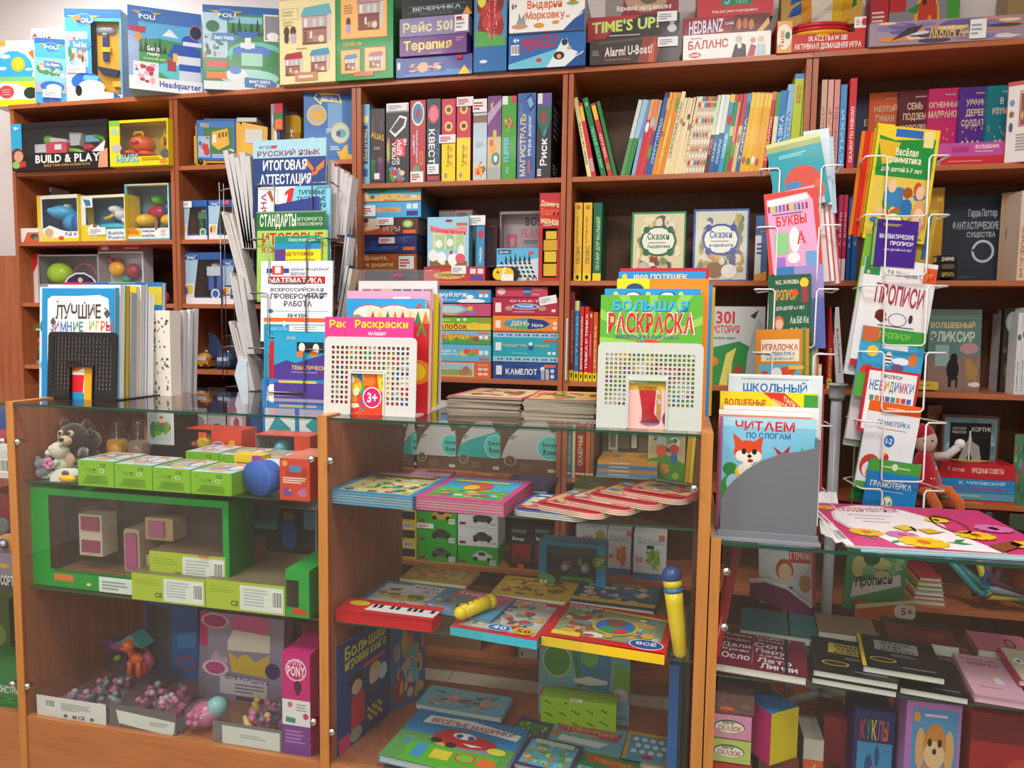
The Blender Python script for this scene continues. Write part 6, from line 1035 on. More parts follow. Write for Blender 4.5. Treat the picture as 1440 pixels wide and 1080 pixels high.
# pink flower poster and white bag
Pp = onZ(1190,774,LT); Pr = onZ(1500,792,LT); Pb = onZ(1168,713,LT)
r = empty('poster_stack',(0,0,LT),None)
bpy.data.objects.remove(r)
def quadsheet(name,label,cat,P0,P1,D,z0,t,A,c,grp=None):
    u = (P1-P0); u.z = 0; W_ = u.length; a = math.degrees(math.atan2(u.y,u.x)); E = frame(a,0)[0]
    mb = MB(); mb.box(0,0,0,W_,D,t,c); o = mb.build(name,'gloss'); o.location = (P0.x,P0.y,z0); o.rotation_euler = E.to_euler()
    pb = MB(); faces(pb,W_,D,t,{'T': A}); pb.build('printed_artwork','gloss',o); tag(o,label,cat,grp); return o
def daisy(x,y,r,c,k='d8701c',hr=.6):
    return [('p',[(x,y),(x+r*math.cos(a-.24),y+r*hr*1.5*math.sin(a-.24)),(x+r*1.12*math.cos(a),y+r*hr*1.68*math.sin(a)),(x+r*math.cos(a+.24),y+r*hr*1.5*math.sin(a+.24))],c) for a in [i*.5236 for i in range(12)]]+[('e',x,y,r*.28,r*.4,k)]
LV = lambda x,y,s,a,c='3a8a48': ('p',[(x,y),(x+s*math.cos(a-.3)*.6,y+s*1.4*math.sin(a-.3)*.6),(x+s*math.cos(a),y+s*1.4*math.sin(a)),(x+s*math.cos(a+.3)*.6,y+s*1.4*math.sin(a+.3)*.6)],c)
A = [('r',0,0,100,100,'cc3a78'),('r',0,0,4,100,'e8e4e4'),('b',.5,68,3.4,92),('t','Поздравляем',.8,10,3.2,56,'c04050',-90),('e',36,44,29,42,'e8c8d8'),('e',36,42,27,38,'f4ecf0'),('p',[(18,70),(60,50),(74,100),(26,96)],'f2eaf0')]
A += [('t','ПОЗДРАВЛЯЕМ',16,11,50,22,'b85a60',4),('l',18,28,48,32,'c89aa8',1),('l',20,36,44,40,'c89aa8',1),('l',22,44,42,48,'c89aa8',1)]
A += [LV(14,78,8,.9),LV(30,84,9,2.4),LV(38,86,10,.3),LV(52,84,12,.1),LV(46,92,9,2.8),LV(60,62,8,3.0),LV(72,60,8,.5),LV(64,76,9,2.6),LV(10,18,5,2.0)]
A += daisy(9,14,5,'ecc028')+daisy(17,72,8,'f0c818')+daisy(34,74,7.5,'d87ab0','c83a60')+daisy(40,88,11,'f2cc18')+daisy(72,68,9,'f0cc18')+daisy(64,36,6,'f0dc30')+daisy(88,50,9,'d878b8','b8488c')+daisy(92,84,9,'f0c828')
A += [('p',[(42,52),(46,60),(38,66),(34,58)],'e8c030'),('p',[(46,60),(54,58),(56,66),(48,70)],'d8b030'),('e',44,60,1,5,'4a3018'),('o',68,44,8,22,'8a4a28',.15),('p',[(70,88),(86,76),(88,84),(72,100)],'8a4a28')]
D = (Pb.y-Pp.y)
quadsheet('poster','blue backed poster lying under the pink flower poster','poster',Pp+Vector((.03,-.006,0)),Pr+Vector((0,-.006,0)),D*.96,LT+.001,.003,[('r',0,0,100,100,'9ac8e0')],'9ac8dc','posters lying on the low counter')
quadsheet('poster','white backed poster with yellow edge, second from below','poster',Pp+Vector((.015,.004,0)),Pr,D*.97,LT+.0045,.003,[('r',0,0,100,100,'e8e0b0')],'e0dcc8','posters lying on the low counter')
quadsheet('poster','pink congratulation poster with yellow daisies, topmost on the low counter','poster',Pp,Pr,D*.97,LT+.008,.004,A,'d0cccc','posters lying on the low counter')
# white plastic bag under the posters' left edge
a = onZ(1146,706,LT); b_ = onZ(1176,704,LT); c_ = onZ(1200,776,LT); d_ = onZ(1155,757,LT)
mb = MB(); N = 7; rn = random.Random(8); vs = []
for i in range(N):
    for j in range(N):
        p = (a*(1-i/(N-1))+b_*(i/(N-1)))*(1-j/(N-1))+(d_*(1-i/(N-1))+c_*(i/(N-1)))*(j/(N-1)); vs.append((p.x+rn.uniform(-.003,.003),p.y,LT+.002+rn.uniform(0,.012)+(.02 if j == 0 else 0)))
mb.add(vs,[(i*N+j,i*N+j+1,(i+1)*N+j+1,(i+1)*N+j) for i in range(N-1) for j in range(N-1)],'e4e4e6')
o = mb.build('plastic_bag','gloss'); tag(o,'crumpled white plastic sleeve beside the pink flower poster','plastic bag')
# ================================================================ WIRE RACKS BEHIND THE COUNTERS
def wire_rack(label,x,y,pole_r,wc,mt,ztop,cols,feet=True,polec='b8bcc0',ll=.15):
    """cols: (centre x, centre y, yaw, width, list of pocket heights)"""
    r = empty('wire_rack',(x,y,0),label,'wire rack','wire brochure racks behind the counters')
    b = MB(); b.lathe([(pole_r,.12),(pole_r,ztop)],polec,16); b.build('pole',mt,r)
    b = MB(); b.lathe([(pole_r*1.35,ztop-.03),(pole_r*1.45,ztop-.02),(pole_r*1.45,ztop+.012),(pole_r*1.9,ztop+.014),(pole_r*1.9,ztop+.02)],polec,16); b.build('pole_collar','plastic',r)
    if feet:
        for k in range(4):
            a = R(25+90*k); b = MB(); b.tube([(0,0,.17),(.1*math.cos(a),.1*math.sin(a),.16),(.2*math.cos(a),.2*math.sin(a),.09),(.26*math.cos(a),.26*math.sin(a),.015)],.013,polec,8); b.build('foot',mt,r)
    w1 = None
    for cx,cy,yaw,W_,zs in cols:
        M = Matrix.Translation((cx-x,cy-y,0)) @ Matrix.Rotation(R(yaw),4,'Z'); hw = W_/2
        top = max(zs)[0]+.03; bot = min(zs)[0]-.12
        for sx in (-1,1):
            b = MB(); b.tube([tuple(M @ Vector((sx*hw*.72,.06,bot))),tuple(M @ Vector((sx*hw*.72,.06,top)))],.0022,wc,6); b.build('upright_wire',mt,r)
            b = MB(); b.tube([tuple(M @ Vector((sx*hw*.35,.062,bot))),tuple(M @ Vector((sx*hw*.35,.062,top)))],.0016,wc,6); b.build('upright_wire',mt,r)
        for z,yf in zs:
            f = yf-cy if yf else -.018; P = [(-hw*.72,.06,0),(-hw*1.05,.045,-.005),(-hw*1.12,f+.006,.0),(-hw*1.04,f,0),(-hw*.62,f,0),(-hw*.56,f,-.008),(-hw*.56,f-.002,-.008-ll),(-hw*.48,f,-.016-ll),(hw*.48,f,-.016-ll),(hw*.56,f-.002,-.008-ll),(hw*.56,f,-.008),(hw*.62,f,0),(hw*1.04,f,0),(hw*1.12,f+.006,.0),(hw*1.05,.045,-.005),(hw*.72,.06,0)]
            b = MB(); b.tube([tuple(M @ Vector((p[0],p[1],p[2]+z))) for p in P],.0026,wc,6); b.build('pocket_wire',mt,r)
            b = MB(); b.tube([tuple(M @ Vector(q)) for q in ((-hw*.5,f,z-.016-ll),(-hw*.5,.06,z-.02-ll),(hw*.5,.06,z-.02-ll),(hw*.5,f,z-.016-ll))],.0018,wc,6); b.build('pocket_wire',mt,r)
    return r
# ---- left grey rack
LX,LY = xat(410,2.42,1.4),2.42
pz = [zat(410,v,2.27) for v in (257,337,413,490)]
fx = xat(411,2.27,1.5)
sx_l,sx_r = xat(342,2.40,1.4),xat(474,2.40,1.4)
wire_rack('grey wire brochure rack with exam preparation books, behind the left counter',LX,LY,.012,'8a8c8e','steel',1.80,
    [(fx,2.315,0,.25,list(zip(pz,(2.282,2.243,2.234,2.217)))),(sx_l,2.40,80,.12,[(z,0) for z in pz]),(sx_r,2.40,-80,.12,[(z,0) for z in pz])],polec='8a8c8e',ll=.13)
G = 'exam books in the front pockets of the grey rack'
def fr(label,x0,x1,y,Y,F,c,t=.006,h=.262,roll=0,lean=2,yaw=0,g=None,**k):
    P,w_,h_,E = spot(x0,x1,y,Y,1.2,yaw,lean,roll); ztop = zat((x0+x1)/2,y,Y+.01); P.z = ztop-h
    P.x = xat(x0,Y,ztop); w_ = along(x1,None,Vector((P.x,Y,ztop)),E @ Vector((1,0,0)))
    if roll: P.x -= h*math.sin(R(roll))
    return book(label,'book',P,w_,t,h,E,'y','L',c,k.get('cp','eceae6'),F,None,None,None,'book',g or G,.0008,.001,'gloss')
fr('blue exam book lettered Русский язык Итоговая аттестация with orange butterfly',354,457,196,2.300,[('r',0,0,100,100,'22407c'),('r',0,0,100,23,'9ccad8'),('t','ФГОС',8,7,26,11,'5a4a90'),('p',[(26,7),(34,7),(32,11),(24,11)],'b84050'),('t','РУССКИЙ ЯЗЫК',6,12,92,21,'8a1c4c'),('t','ИТОГОВАЯ',14,26,74,39,'f2f2f0'),('t','АТТЕСТАЦИЯ',10,44,80,57,'f2f2f0'),('p',[(84,38),(74,26),(74,34),(82,42)],'e8782c'),('p',[(86,38),(98,28),(97,37),(88,43)],'e8782c'),('p',[(83,42),(79,48),(88,46),(90,42)],'d86a2c'),('r',0,60,100,100,'16305e')],'9ccad8')
fr('white and blue exam book lettered Типовые тестовые задания with number 1',361,463,262,2.289,[('r',0,0,100,100,'7cc8e0'),('p',[(0,0),(52,0),(38,50),(0,50)],'f0eff0'),('p',[(45,2),(51,2),(44,33),(37,33),(42,9),(37,12),(38,7)],'d02a28'),('t','ТИПОВЫЕ',56,5,94,11,'1c3c50'),('t','ТЕСТОВЫЕ',54,13,94,19,'1c3c50'),('t','ЗАДАНИЯ',60,21,94,27,'1c3c50'),('p',[(20,20),(12,6),(18,4),(22,16)],'a8542c'),('p',[(22,20),(36,26),(34,33),(22,26)],'a8542c'),('t','ЬНА',4,8,12,36,'9a2a5c',90),('p',[(0,50),(100,50),(100,100),(0,100)],'5cb0d0')],'7cc8e0',h=.27)
fr('dark blue brochure corner tilted behind the green one',383,446,287,2.279,[('r',0,0,100,100,'2c3c8c')],'2c3c8c',roll=-9,h=.2)
fr('dark green exam book lettered Стандарты второго поколения',359,456,297,2.268,[('r',0,0,100,100,'1c6a3a'),('r',0,0,100,2,'7a9a7a'),('t','СТАНДАРТЫ',5,3.5,58,21,'e8ead8'),('t','ВТОРОГО',60,9,96,14,'b8ccb0'),('t','ПОКОЛЕНИЯ',60,16,96,20.5,'b8ccb0')],'1c6a3a',h=.24)
fr('light green exam book lettered Итоговые комплексные, below the dark green one',360,459,324,2.258,[('r',0,0,100,100,'a4cc5c'),('t','ИТОГОВЫЕ',7,3,94,20,'b82430'),('t','КОМПЛЕКСНЫЕ',7,23,94,31,'b82430')],'a4cc5c',h=.24)
fr('teal, violet and yellow booklet in front of the light green exam book',385,450,332,2.249,[('r',0,0,100,100,'5a3a8c'),('r',0,0,100,16,'1c8c78'),('r',0,12,100,22,'2a8ac0'),('r',24,22,100,100,'ecdc20'),('t','Окружающий',30,3,88,10,'b8e0d0'),('t','Подготовка',10,25,84,34,'7a3a20'),('t','К ВСЕРОССИЙСКИМ',26,37,88,42,'2a6a30'),('t','ИТОГОВЫМ',26,44,70,49,'8a2a20')],'ecdc20',h=.2)
fr('white exam book lettered Математика Всероссийская проверочная работа',365,466,367,2.239,[('r',0,0,100,100,'eceef4'),('r',16,6,32,17,'d0402c'),('r',8,9,16,15,'2a4a9c'),('r',32,9,40,15,'2a4a9c'),('r',20,7,28,15,'f0e8e0'),('t','ДЕМОНСТРАЦИОННОЙ',42,8,95,12,'5a4a78'),('t','ВЕРСИИ',42,14,62,18,'5a4a78'),('r',10,19,90,28,'b82430'),('t','МАТЕМАТИКА',12,20.5,86,27,'f4f0f0'),('t','ВСЕРОССИЙСКАЯ',14,32,88,37.5,'3c3c60'),('t','ПРОВЕРОЧНАЯ',14,40,88,46.5,'3c3c60'),('t','РАБОТА',33,49,72,56,'3c3c60'),('e',14,62,4,2.6,'3a78b0'),('r',18,61.7,94,62.3,'8a8aa0'),('t','за курс',38,65,66,71,'3c3c60'),('t','НАЧАЛЬНОЙ ШКОЛЫ',20,75,90,80,'b84a30')],'eceef4',h=.27)
fr('orange topped turquoise exam book below the mathematics one',369,470,447,2.231,[('r',0,0,100,100,'1c9cc8'),('r',0,0,100,5,'e86a28'),('r',0,5,100,8,'d8e4e8'),('t','ШКОЛА',10,11,34,15,'8ad0e4'),('p',[(26,7),(29,3),(32,7),(29,11)],'d8ecf0'),('rbox',) if 0 else ('r',36,9,90,16,'f0f2f0'),('l',42,10,86,15,'7ab0c0',2),('r',8,28,16,74,'c82c34')],'1c9cc8',h=.28)
fr('turquoise exam book lettered Тематический with two white geese',384,474,468,2.222,[('r',0,0,100,100,'2aa4d0'),('t','ФГОС',20,6,34,10,'d8c890'),('r',36,14,78,30,'1c2a38'),('e',44,22,5,7,'e8e4dc'),('e',42,32,7,5,'d87a3c'),('e',66,24,5,8,'e8e4dc'),('e',62,32,6,5,'d87a3c'),('p',[(0,58),(0,50),(20,42),(34,46),(60,38),(100,26),(100,58)],'4a3c90'),('r',0,52,100,100,'503a94'),('t','ТЕМАТИЧЕСКИЙ',28,48,92,56,'e0c040'),('l',28,58,84,62,'8a7ac0',1)],'2aa4d0',h=.22)
o = facing('blue and white exam book lettered Самостоятельные, just above the counter top',369,470,534,2.222-.0,.96,.006,[('r',0,0,100,100,'2a84cc'),('r',24,2,76,6,'e8c840'),('p',[(8,14),(12,9),(100,7),(100,38),(6,38)],'f0f0f4'),('t','САМОСТОЯТЕЛЬНЫЕ',36,10,96,14,'b82c40'),('e',84,21,8,5,'e0b030'),('r',4,50,46,96,'f0f0f0'),('r',52,50,96,96,'f0f0f0'),('p',[(8,90),(20,62),(40,84),(40,92)],'3aa0a8'),('p',[(60,78),(74,62),(92,78),(74,92)],'3aa0a8')],'2a84cc',0,0,group=G,cover=.0008)
o.location.y = 2.2235
# bundles of brochures standing edge-on in the side pockets
def bundle(x0t,x1t,yt,x0b,x1b,yb,n,Y,cols,lbl,grp,side):
    for i in range(n):
        f0,f1 = i/n,(i+1)/n
        xt0 = x0t+(x1t-x0t)*f0; xb0 = x0b+(x1b-x0b)*f0; wpx = (x1t-x0t)/n
        yy_ = yt+(2.5*((i*37) % 5)) ; zb = zat(xb0,yb,Y); zt = zat(xt0,yy_,Y)
        Pb_ = Vector((xat(xb0,Y,zb),Y,zb)); xt = xat(xt0,Y,zt); roll = math.degrees(math.atan2(xt-Pb_.x,zt-zb)); E = frame(0,0,roll)[0]
        w_ = (xat(xb0+wpx,Y,zb)-Pb_.x)*.93; h_ = (zt-zb)/math.cos(R(roll)); c = cols[i % len(cols)]
        book('%s %s brochure in %s' % (ordn[i].replace('lowest','first').replace('topmost','last'),{'8a': 'grey','b0': 'grey','c8': 'pale grey','e8': 'white','d8': 'cream','2a': 'blue','c0': 'pink','a0': 'red','e0': 'cream','3a': 'teal','5a': 'slate'}.get(c[:2],'white'),lbl),'brochure',Pb_,w_,.05,h_,E,'x','B',c,'c4c2c2',None,None,None,None,'brochure',grp,.0007,.0006,'paper')
L = 'left side pockets of the grey rack'
bundle(313,352,212,340,356,350,5,2.33,['b09a90','c8ccd4','b0b0b8','e8e8ec','c8c8cc'],'the grey rack\'s top left pocket',L,-1)
bundle(311,326,298,343,356,422,4,2.32,['d8d8c8','e8e8e0','e0e0d0','d8d8cc'],'the grey rack\'s second left pocket',L,-1)
bundle(322,342,384,342,357,498,5,2.31,['c8bcbc','e8e4e4','b0a8a8','e8e8e8','c8c8c8'],'the grey rack\'s third left pocket',L,-1)
bundle(321,337,452,345,358,550,4,2.305,['d8c8c8','c8c0b8','b0aca4','e8e8e8'],'the grey rack\'s lowest left pocket',L,-1)
Rr_ = 'right side pockets of the grey rack'
bundle(461,475,224,460,470,335,3,2.33,['e8e8ec','c0608a','e8dfe4'],'the top pocket at the grey rack\'s right side',Rr_,1)
bundle(478,496,238,472,484,330,3,2.34,['c8ccd0','e8e8ea','d8d8dc'],'the outer top pocket at the grey rack\'s right side',Rr_,1)
bundle(485,491,328,474,482,424,2,2.34,['3a7ab0','e8e8ec'],'the middle pocket at the grey rack\'s right side',Rr_,1)
bundle(486,496,372,472,484,452,2,2.32,['2a4a7c','d8cdb0'],'the lower pocket at the grey rack\'s right side',Rr_,1)
# folded papers in the bottom pocket
b = MB(); b.prism([(0,0),(.03,-.1),(.055,-.1),(.05,.05),(.02,.07)],(0,.1),'c8d8e4'); o = b.build('folded_paper','paper'); o.location = (xat(330,2.30,1.1),2.30,1.16); tag(o,'pale blue folded paper roll below the grey rack\'s left pockets','paper')
# ---- right white rack
RX,RY = xat(1176,2.47,1.1),2.47
lz_ = [zat(1115,v,2.30) for v in (237,320,408,496,592,686)]; rz_ = [zat(1250,v,2.30) for v in (222,305,403,494,588,678)]
lx = xat(1118,2.29,1.4); rx = xat(1262,2.29,1.4)
wire_rack('white wire brochure rack with copybooks, behind the low right counter',RX,RY,.0165,'e8e8e8','wire_white',zat(1176,548,2.47),
    [(lx,2.31,-6,.2,list(zip(lz_,(2.283,2.268,2.245,2.228,2.222,2.222)))),(rx,2.31,8,.2,list(zip(rz_,(2.28,2.262,2.246,2.232,2.208,2.196))))],polec='b4bac0')
G = 'copybooks in the left column of the white rack'
fr('teal first-school workbook with children, topmost of the left column',1077,1153,205-4,2.290,[('r',0,0,100,100,'1f94a4'),('r',0,0,100,12,'c8cc8c'),('r',0,6,100,14,'9aa86a'),('l',20,20,80,26,'8ad0d8',2),('e',56,66,34,26,'c84a3c'),('r',20,72,90,100,'b8b8c4'),('e',38,66,16,5,'3a80b8'),('e',84,78,10,14,'c8643c'),('e',54,86,10,7,'e0c070')],'1f94a4',h=.2,roll=-11,yaw=-6,g=G)
for i,(c,x0,x1,y) in enumerate((('c8dce8',1130,1166,184),('b0ccdc',1136,1172,196))):
    fr(['pale blue','second pale blue'][i]+' workbook behind the teal one in the white rack',x0,x1,y,2.31+i*.012,[('r',0,0,100,100,c)],c,h=.22,roll=-5,yaw=-6,g=G)
fr('red bordered pink workbook lettered Буквы with a rabbit and letter А',1074,1150,278-6,2.275,[('r',0,0,100,100,'d04038'),('p',[(4,8),(80,4),(90,14),(94,100),(8,100)],'e0a0c8'),('p',[(6,9),(78,5),(84,12),(6,17)],'e8e4e4')]+[('r',6+7*i,16,10+7*i,24,['8a3a3a','c8c040','5a9a50','4a5ab0','7a5a8a'][i % 5]) for i in range(11)]+[('t','БУКВЫ',20,30,76,42,'d83428',1),('l',14,26,74,28.5,'4a4aa0',1),('r',14,50,40,76,'88c888'),('e',52,60,10,16,'e8e8ea'),('t','А',56,50,72,66,'d83a2c'),('e',48,82,12,7,'e4e4e8'),('r',16,80,32,98,'9a70c8'),('r',70,76,90,96,'6aa0d0')],'d04038',h=.235,roll=-6,yaw=-6,g=G)
for i,(c,x0,x1,y) in enumerate((('e0dcdc',1133,1158,266),('f0eef0',1139,1165,266),('d8d8dc',1146,1172,270))):
    fr(['cream','white','pale grey'][i]+' workbook behind the pink letters one in the white rack',x0,x1,y,2.288+i*.012,[('r',0,0,100,100,c),('r',90,0,100,100,'c8505a')],c,h=.27,roll=-7,yaw=-6,g=G)
fr('violet and blue workbook behind the green copybook',1090,1158,376,2.262,[('r',0,0,100,100,'9a8cc8'),('r',0,0,40,20,'3a7ab8'),('r',60,40,100,100,'5a6ab0')],'9a8cc8',h=.24,roll=-4,yaw=-6,g=G)
fr('dark green copybook lettered Прописи 1 with boy and yellow sun',1080,1141,388,2.252,[('r',0,0,100,100,'1c5a40'),('t','Н.С. ЖУКОВА',18,7,72,13,'e8e8d0'),('e',84,12,10,7,'f0c828'),('t','ПРОПИСИ',13,21,66,36,'d8a040'),('e',62,26,8,5,'e8501c'),('t','1',78,18,92,40,'9a3a40'),('t','ДЛЯ ДЕТЕЙ 6-7 ЛЕТ',18,44,84,50,'d8dcc8'),('e',24,68,12,10,'c86a38'),('e',25,71,9,8,'e0b090'),('t','Аа Бб Кк',50,60,94,70,'c8d8cc'),('t','С Дд Мм',50,76,94,86,'c8d8cc'),('e',22,90,14,9,'7ab048')],'1c5a40',h=.2,roll=-3,yaw=-6,g=G)
fr('orange workbook lettered Игралочка математика with cartoon mouse',1063,1138,464,2.236,[('r',0,0,100,100,'d8841c'),('r',88,0,94,100,'4a8a3c'),('r',10,14,82,44,'e8e4cc'),('t','ИГРАЛОЧКА',12,20,80,29,'c8343c'),('t','МАТЕМАТИКА',18,31,74,36,'2a6aa0'),('t','ДЛЯ ДЕТЕЙ 3-4 ЛЕТ',20,38,72,42,'2a6aa0'),('i',6,48,84,100,'5ab4d0 e8c838 3a9a60 d8502c f0f0ec',14,4,.3),('e',40,62,10,10,'e8ecec'),('r',62,50,90,55,'e8c040')],'d8841c',h=.21,roll=-2,yaw=-6,g=G)
for i,(c,x0,x1,y,hh) in enumerate((('3a8a4c',1100,1143,470,.3),('d8cdb0',1108,1149,478,.36),('c87a5c',1112,1152,500,.36),('e0d4b8',1116,1156,512,.38),('b8484c',1122,1160,540,.40))):
    fr(['green','cream','terracotta','second cream','red'][i]+' edged copybook at the right of the orange workbook',x0,x1,y,2.249+.011*i,[('r',0,0,100,100,c)],c,h=hh,roll=-1,yaw=-6,g=G)
G = 'copybooks in the right column of the white rack'
for i,(c,x0,x1,y) in enumerate((('f0d020',1238,1262,171),('c8a020',1234,1258,178),('e8601c',1229,1254,183),('c82c20',1222,1248,181),('e07a20',1216,1240,182))):
    fr(['bright yellow','mustard','orange','red','amber'][i]+' edged workbook left of the green grammar book',x0,x1,y,2.30+.01*i,[('r',0,0,100,100,c)],c,h=.30,roll=5.5,yaw=10,g=G)
fr('green and yellow grammar workbook for ages 5-7 with drawn children',1239,1327,171,2.290,[('r',0,0,100,100,'228a3c'),('f',0,0,100,100,'e8c828',5),('p',[(0,0),(100,0),(100,8),(30,12),(0,8)],'e8c828'),('r',30,2,74,9,'2a6ab8'),('r',76,2,92,16,'e0d890'),('p',[(4,12),(40,14),(30,32),(14,34)],'d8b028'),('t','Весёлая',34,18,70,25,'f0eccc'),('t','грамматика',22,26.5,76,33,'f0eccc'),('t','для детей 5-7 лет',14,35,80,40,'f0eccc'),('r',4,44,95,96,'e0c860'),('i',4,44,95,96,'d8c050 3a78b0 c8502c e8b890 4a9a40 e8c838 8a3a6a',18,6,.22),('e',36,60,12,10,'3a80b8'),('e',36,52,7,6,'e8c09a'),('e',62,60,7,6,'e8c09a'),('e',62,57,8,5,'a0501c'),('e',62,70,10,8,'2a70a8'),('e',82,56,7,6,'e8b898'),('e',84,78,13,16,'d8a060'),('e',84,80,9,11,'e8c0a0'),('e',44,82,14,6,'f0ecc8')],'228a3c',h=.32,roll=6,yaw=10,g=G)
fr('yellow backed book slipping out behind the violet copybook',1290,1322,290,2.325,[('r',0,0,100,100,'b8a030'),('r',60,10,80,90,'3a6a9c')],'b8a030',h=.16,roll=8,yaw=10,g=G)
fr('violet arithmetic copybook between the grammar workbook and the fox copybook',1232,1294,307,2.270,[('r',0,0,100,100,'44228c'),('r',-1,0,6,100,'7ab83a'),('t','МАТЕМАТИЧЕСКИЕ',14,30,92,40,'e8e4f0'),('t','ПРОПИСИ',40,45,92,54,'e8e4f0'),('t','для детей 4-5 лет',26,60,90,67,'d0c8e4'),('l',20,8,70,14,'c8b040',2)],'44228c',h=.13,roll=4,yaw=10,g=G)
fr('green edged workbooks peeking left of the violet copybook',1224,1262,308,2.281,[('r',0,0,100,100,'7ab83a')],'7ab83a',h=.24,roll=7,yaw=10,g=G)
fr('white copybook lettered Прописи with fox and ink drawings',1222,1324,358,2.255,[('r',0,0,100,100,'e8e8ea'),('i',0,0,22,16,'2f8a5c c8b030 e0c84a 3a7a50',8,3,.4),('i',82,4,100,18,'d85a2c c8401c e87a40',6,3,.5),('t','Т.В. Шклярова',32,10,74,16,'6a6a70'),('t','ПРОПИСИ',20,22,88,40,'a83a50',-2),('e',32,51,8,5,'8a3028'),('p',[(24,54),(30,46),(42,55),(34,58)],'6a241c'),('o',56,54,13,6,'4a4a50',.08),('r',30,60,80,60.8,'4a4a50'),('r',28,66,72,66.8,'6a7a80'),('e',74,52,3,4,'3a3a40'),('l',36,74,60,76,'8a8a90',1),('e',50,84,10,6,'c8784a'),('e',68,78,9,5,'d8d8dc'),('r',0,94,30,100,'b83040')],'e8e8ea',h=.31,roll=7,yaw=10,g=G)
fr('white edged copybooks behind the drawn fox one',1216,1300,372,2.267,[('r',0,0,100,100,'d4d8dc')],'d4d8dc',h=.31,roll=7.5,yaw=10,g=G,t=.008)
fr('green topped animal copybook with zebra and yellow sun',1217,1307,457,2.240,[('r',0,0,100,100,'3aa4d8'),('r',0,0,100,22,'3a9a40'),('e',12,10,18,12,'c86a3c'),('t','ПРОПИСИ',26,5,74,14,'7ac850'),('e',20,34,9,8,'f0cc28'),('r',34,22,74,29,'e0ecf0'),('e',66,44,14,5,'eef'),('e',46,42,6,10,'f0f0f0'),('r',41,38,51,40,'222'),('r',41,43,51,45,'222'),('r',42,48,50,50,'222'),('e',62,54,10,6,'6a5a80'),('e',84,40,7,10,'e0783a'),('e',16,62,12,8,'d8402c'),('r',0,66,100,100,'58a840')],'3aa4d8',h=.2,roll=7,yaw=10,g=G)
fr('red bordered white copybook lettered Прописи Невидимки',1222,1297,516,2.228,[('r',0,0,100,100,'c82838'),('r',5,4,95,96,'f0f0f0'),('t','ПРОПИСИ',30,8,68,14,'333')]+[('t',l,9+9.4*i,18,16.6+9.4*i,34,c) for i,(l,c) in enumerate(zip('НЕВИДИМКИ',('4a7ac8','3aa0a8','c84a90','e07a3c','4a9a50','3a80c8','c83a50','8a5ab0','3a9ab0')))]+[('r',12+10*i,42,20+10*i,50,['3a9a90','d8783a','c83a50','4a6ab0'][i % 4]) for i in range(8)],'c82838',h=.18,roll=7,yaw=10,g=G)
fr('orange topped copybook lettered Грамотейка 1-2 with rooster',1226,1300,562,2.216,[('r',0,0,100,100,'e4ecf0'),('r',0,0,100,12,'e8641c'),('l',34,5,76,8,'f0d0b0',1),('t','ГРАМОТЕЙКА',22,19,84,26,'2c6aa8'),('l',24,29,80,31,'d08070',1),('e',50,43,10,7,'2a74c0'),('t','1-2',44,40,56,46,'f0f0f8'),('e',22,74,20,14,'c8442c'),('e',24,78,16,10,'e4ecf0'),('e',30,82,14,12,'e09a2c'),('e',48,70,8,14,'f0b820'),('e',50,62,5,4,'d02c28'),('e',78,76,12,8,'d8c040'),('r',0,92,100,100,'5aa048')],'e4ecf0',h=.25,roll=8,yaw=8,g=G)
fr('blue copybook lettered Грамотейка 3-4 with green top, lowest in view',1226,1299,645,2.204,[('r',0,0,100,100,'1c80c8'),('r',0,0,100,14,'4aa03c'),('e',50,7,6,4,'e0e8d0'),('l',24,6,80,9,'c8e0b0',1),('t','ГРАМОТЕЙКА',8,23,88,32,'e0eef4'),('l',14,35,80,37,'8ac8e0',1),('e',46,50,11,9,'8ab070'),('e',46,50,9,7.5,'e8ecdc'),('t','3-4',39,47,53,53,'3a6a40'),('e',16,62,10,7,'c86a8c'),('e',74,60,10,7,'c86a8c'),('e',44,68,10,5,'5ab0e0'),('r',0,78,100,100,'1668ac')],'1c80c8',h=.24,roll=7,yaw=8,g=G)
for i,(c,x0,x1,y,hh) in enumerate((('3a9a50',1222,1262,576,.26),('d8d4d8',1218,1252,470,.30),('b0c4a8',1215,1250,480,.3))):
    fr(['green','pale grey','sage'][i]+' edged copybook at the left of the right column\'s lower pockets',x0,x1,y,2.252+.01*i,[('r',0,0,100,100,c)],c,h=hh,roll=8,yaw=10,g=G)
# below the low counter's glass
fr('white and red book of 3000 examples seen through the low counter\'s glass',1066,1146,722,2.225,[('r',0,0,100,100,'d8dce0'),('r',0,0,100,40,'8ab4cc'),('t','3000',46,8,84,20,'b8788c'),('t','ПРИМЕРОВ',40,26,90,36,'d84a50'),('r',54,40,92,54,'c83a34'),('t','К ТОЧКАМ',56,42,90,50,'f0e0e0'),('e',46,62,16,12,'b84a34'),('e',47,65,12,10,'e8c0a0'),('e',82,76,11,10,'c88a5c'),('r',30,80,60,92,'3a4a8a'),('r',94,0,100,100,'c83a4c')],'c83a4c',h=.27,roll=-3,yaw=-6)
fr('green copybook lettered Прописи in italic, below the low counter\'s top',1196,1281,760,2.205,[('r',0,0,100,100,'4aa060'),('i',6,0,100,60,'4aa060 8ac890 2a6a40 d8d890 58b070',14,3,.3),('p',[(14,62),(90,44),(94,60),(12,84)],'eceee8'),('t','Прописи',18,54,78,72,'222',10)],'4aa060',h=.2,roll=4,yaw=8)
mb = MB(); w5 = .155
mb.prism([(0,0),(w5,.0),(w5*.9,-.05),(0,-.045)],(0,.012),'d8641c'); o = mb.build('booklet','gloss'); o.location = onY(1203,846,2.19); tag(o,'white and orange 5+ booklet bent forward under the Прописи copybook','booklet')
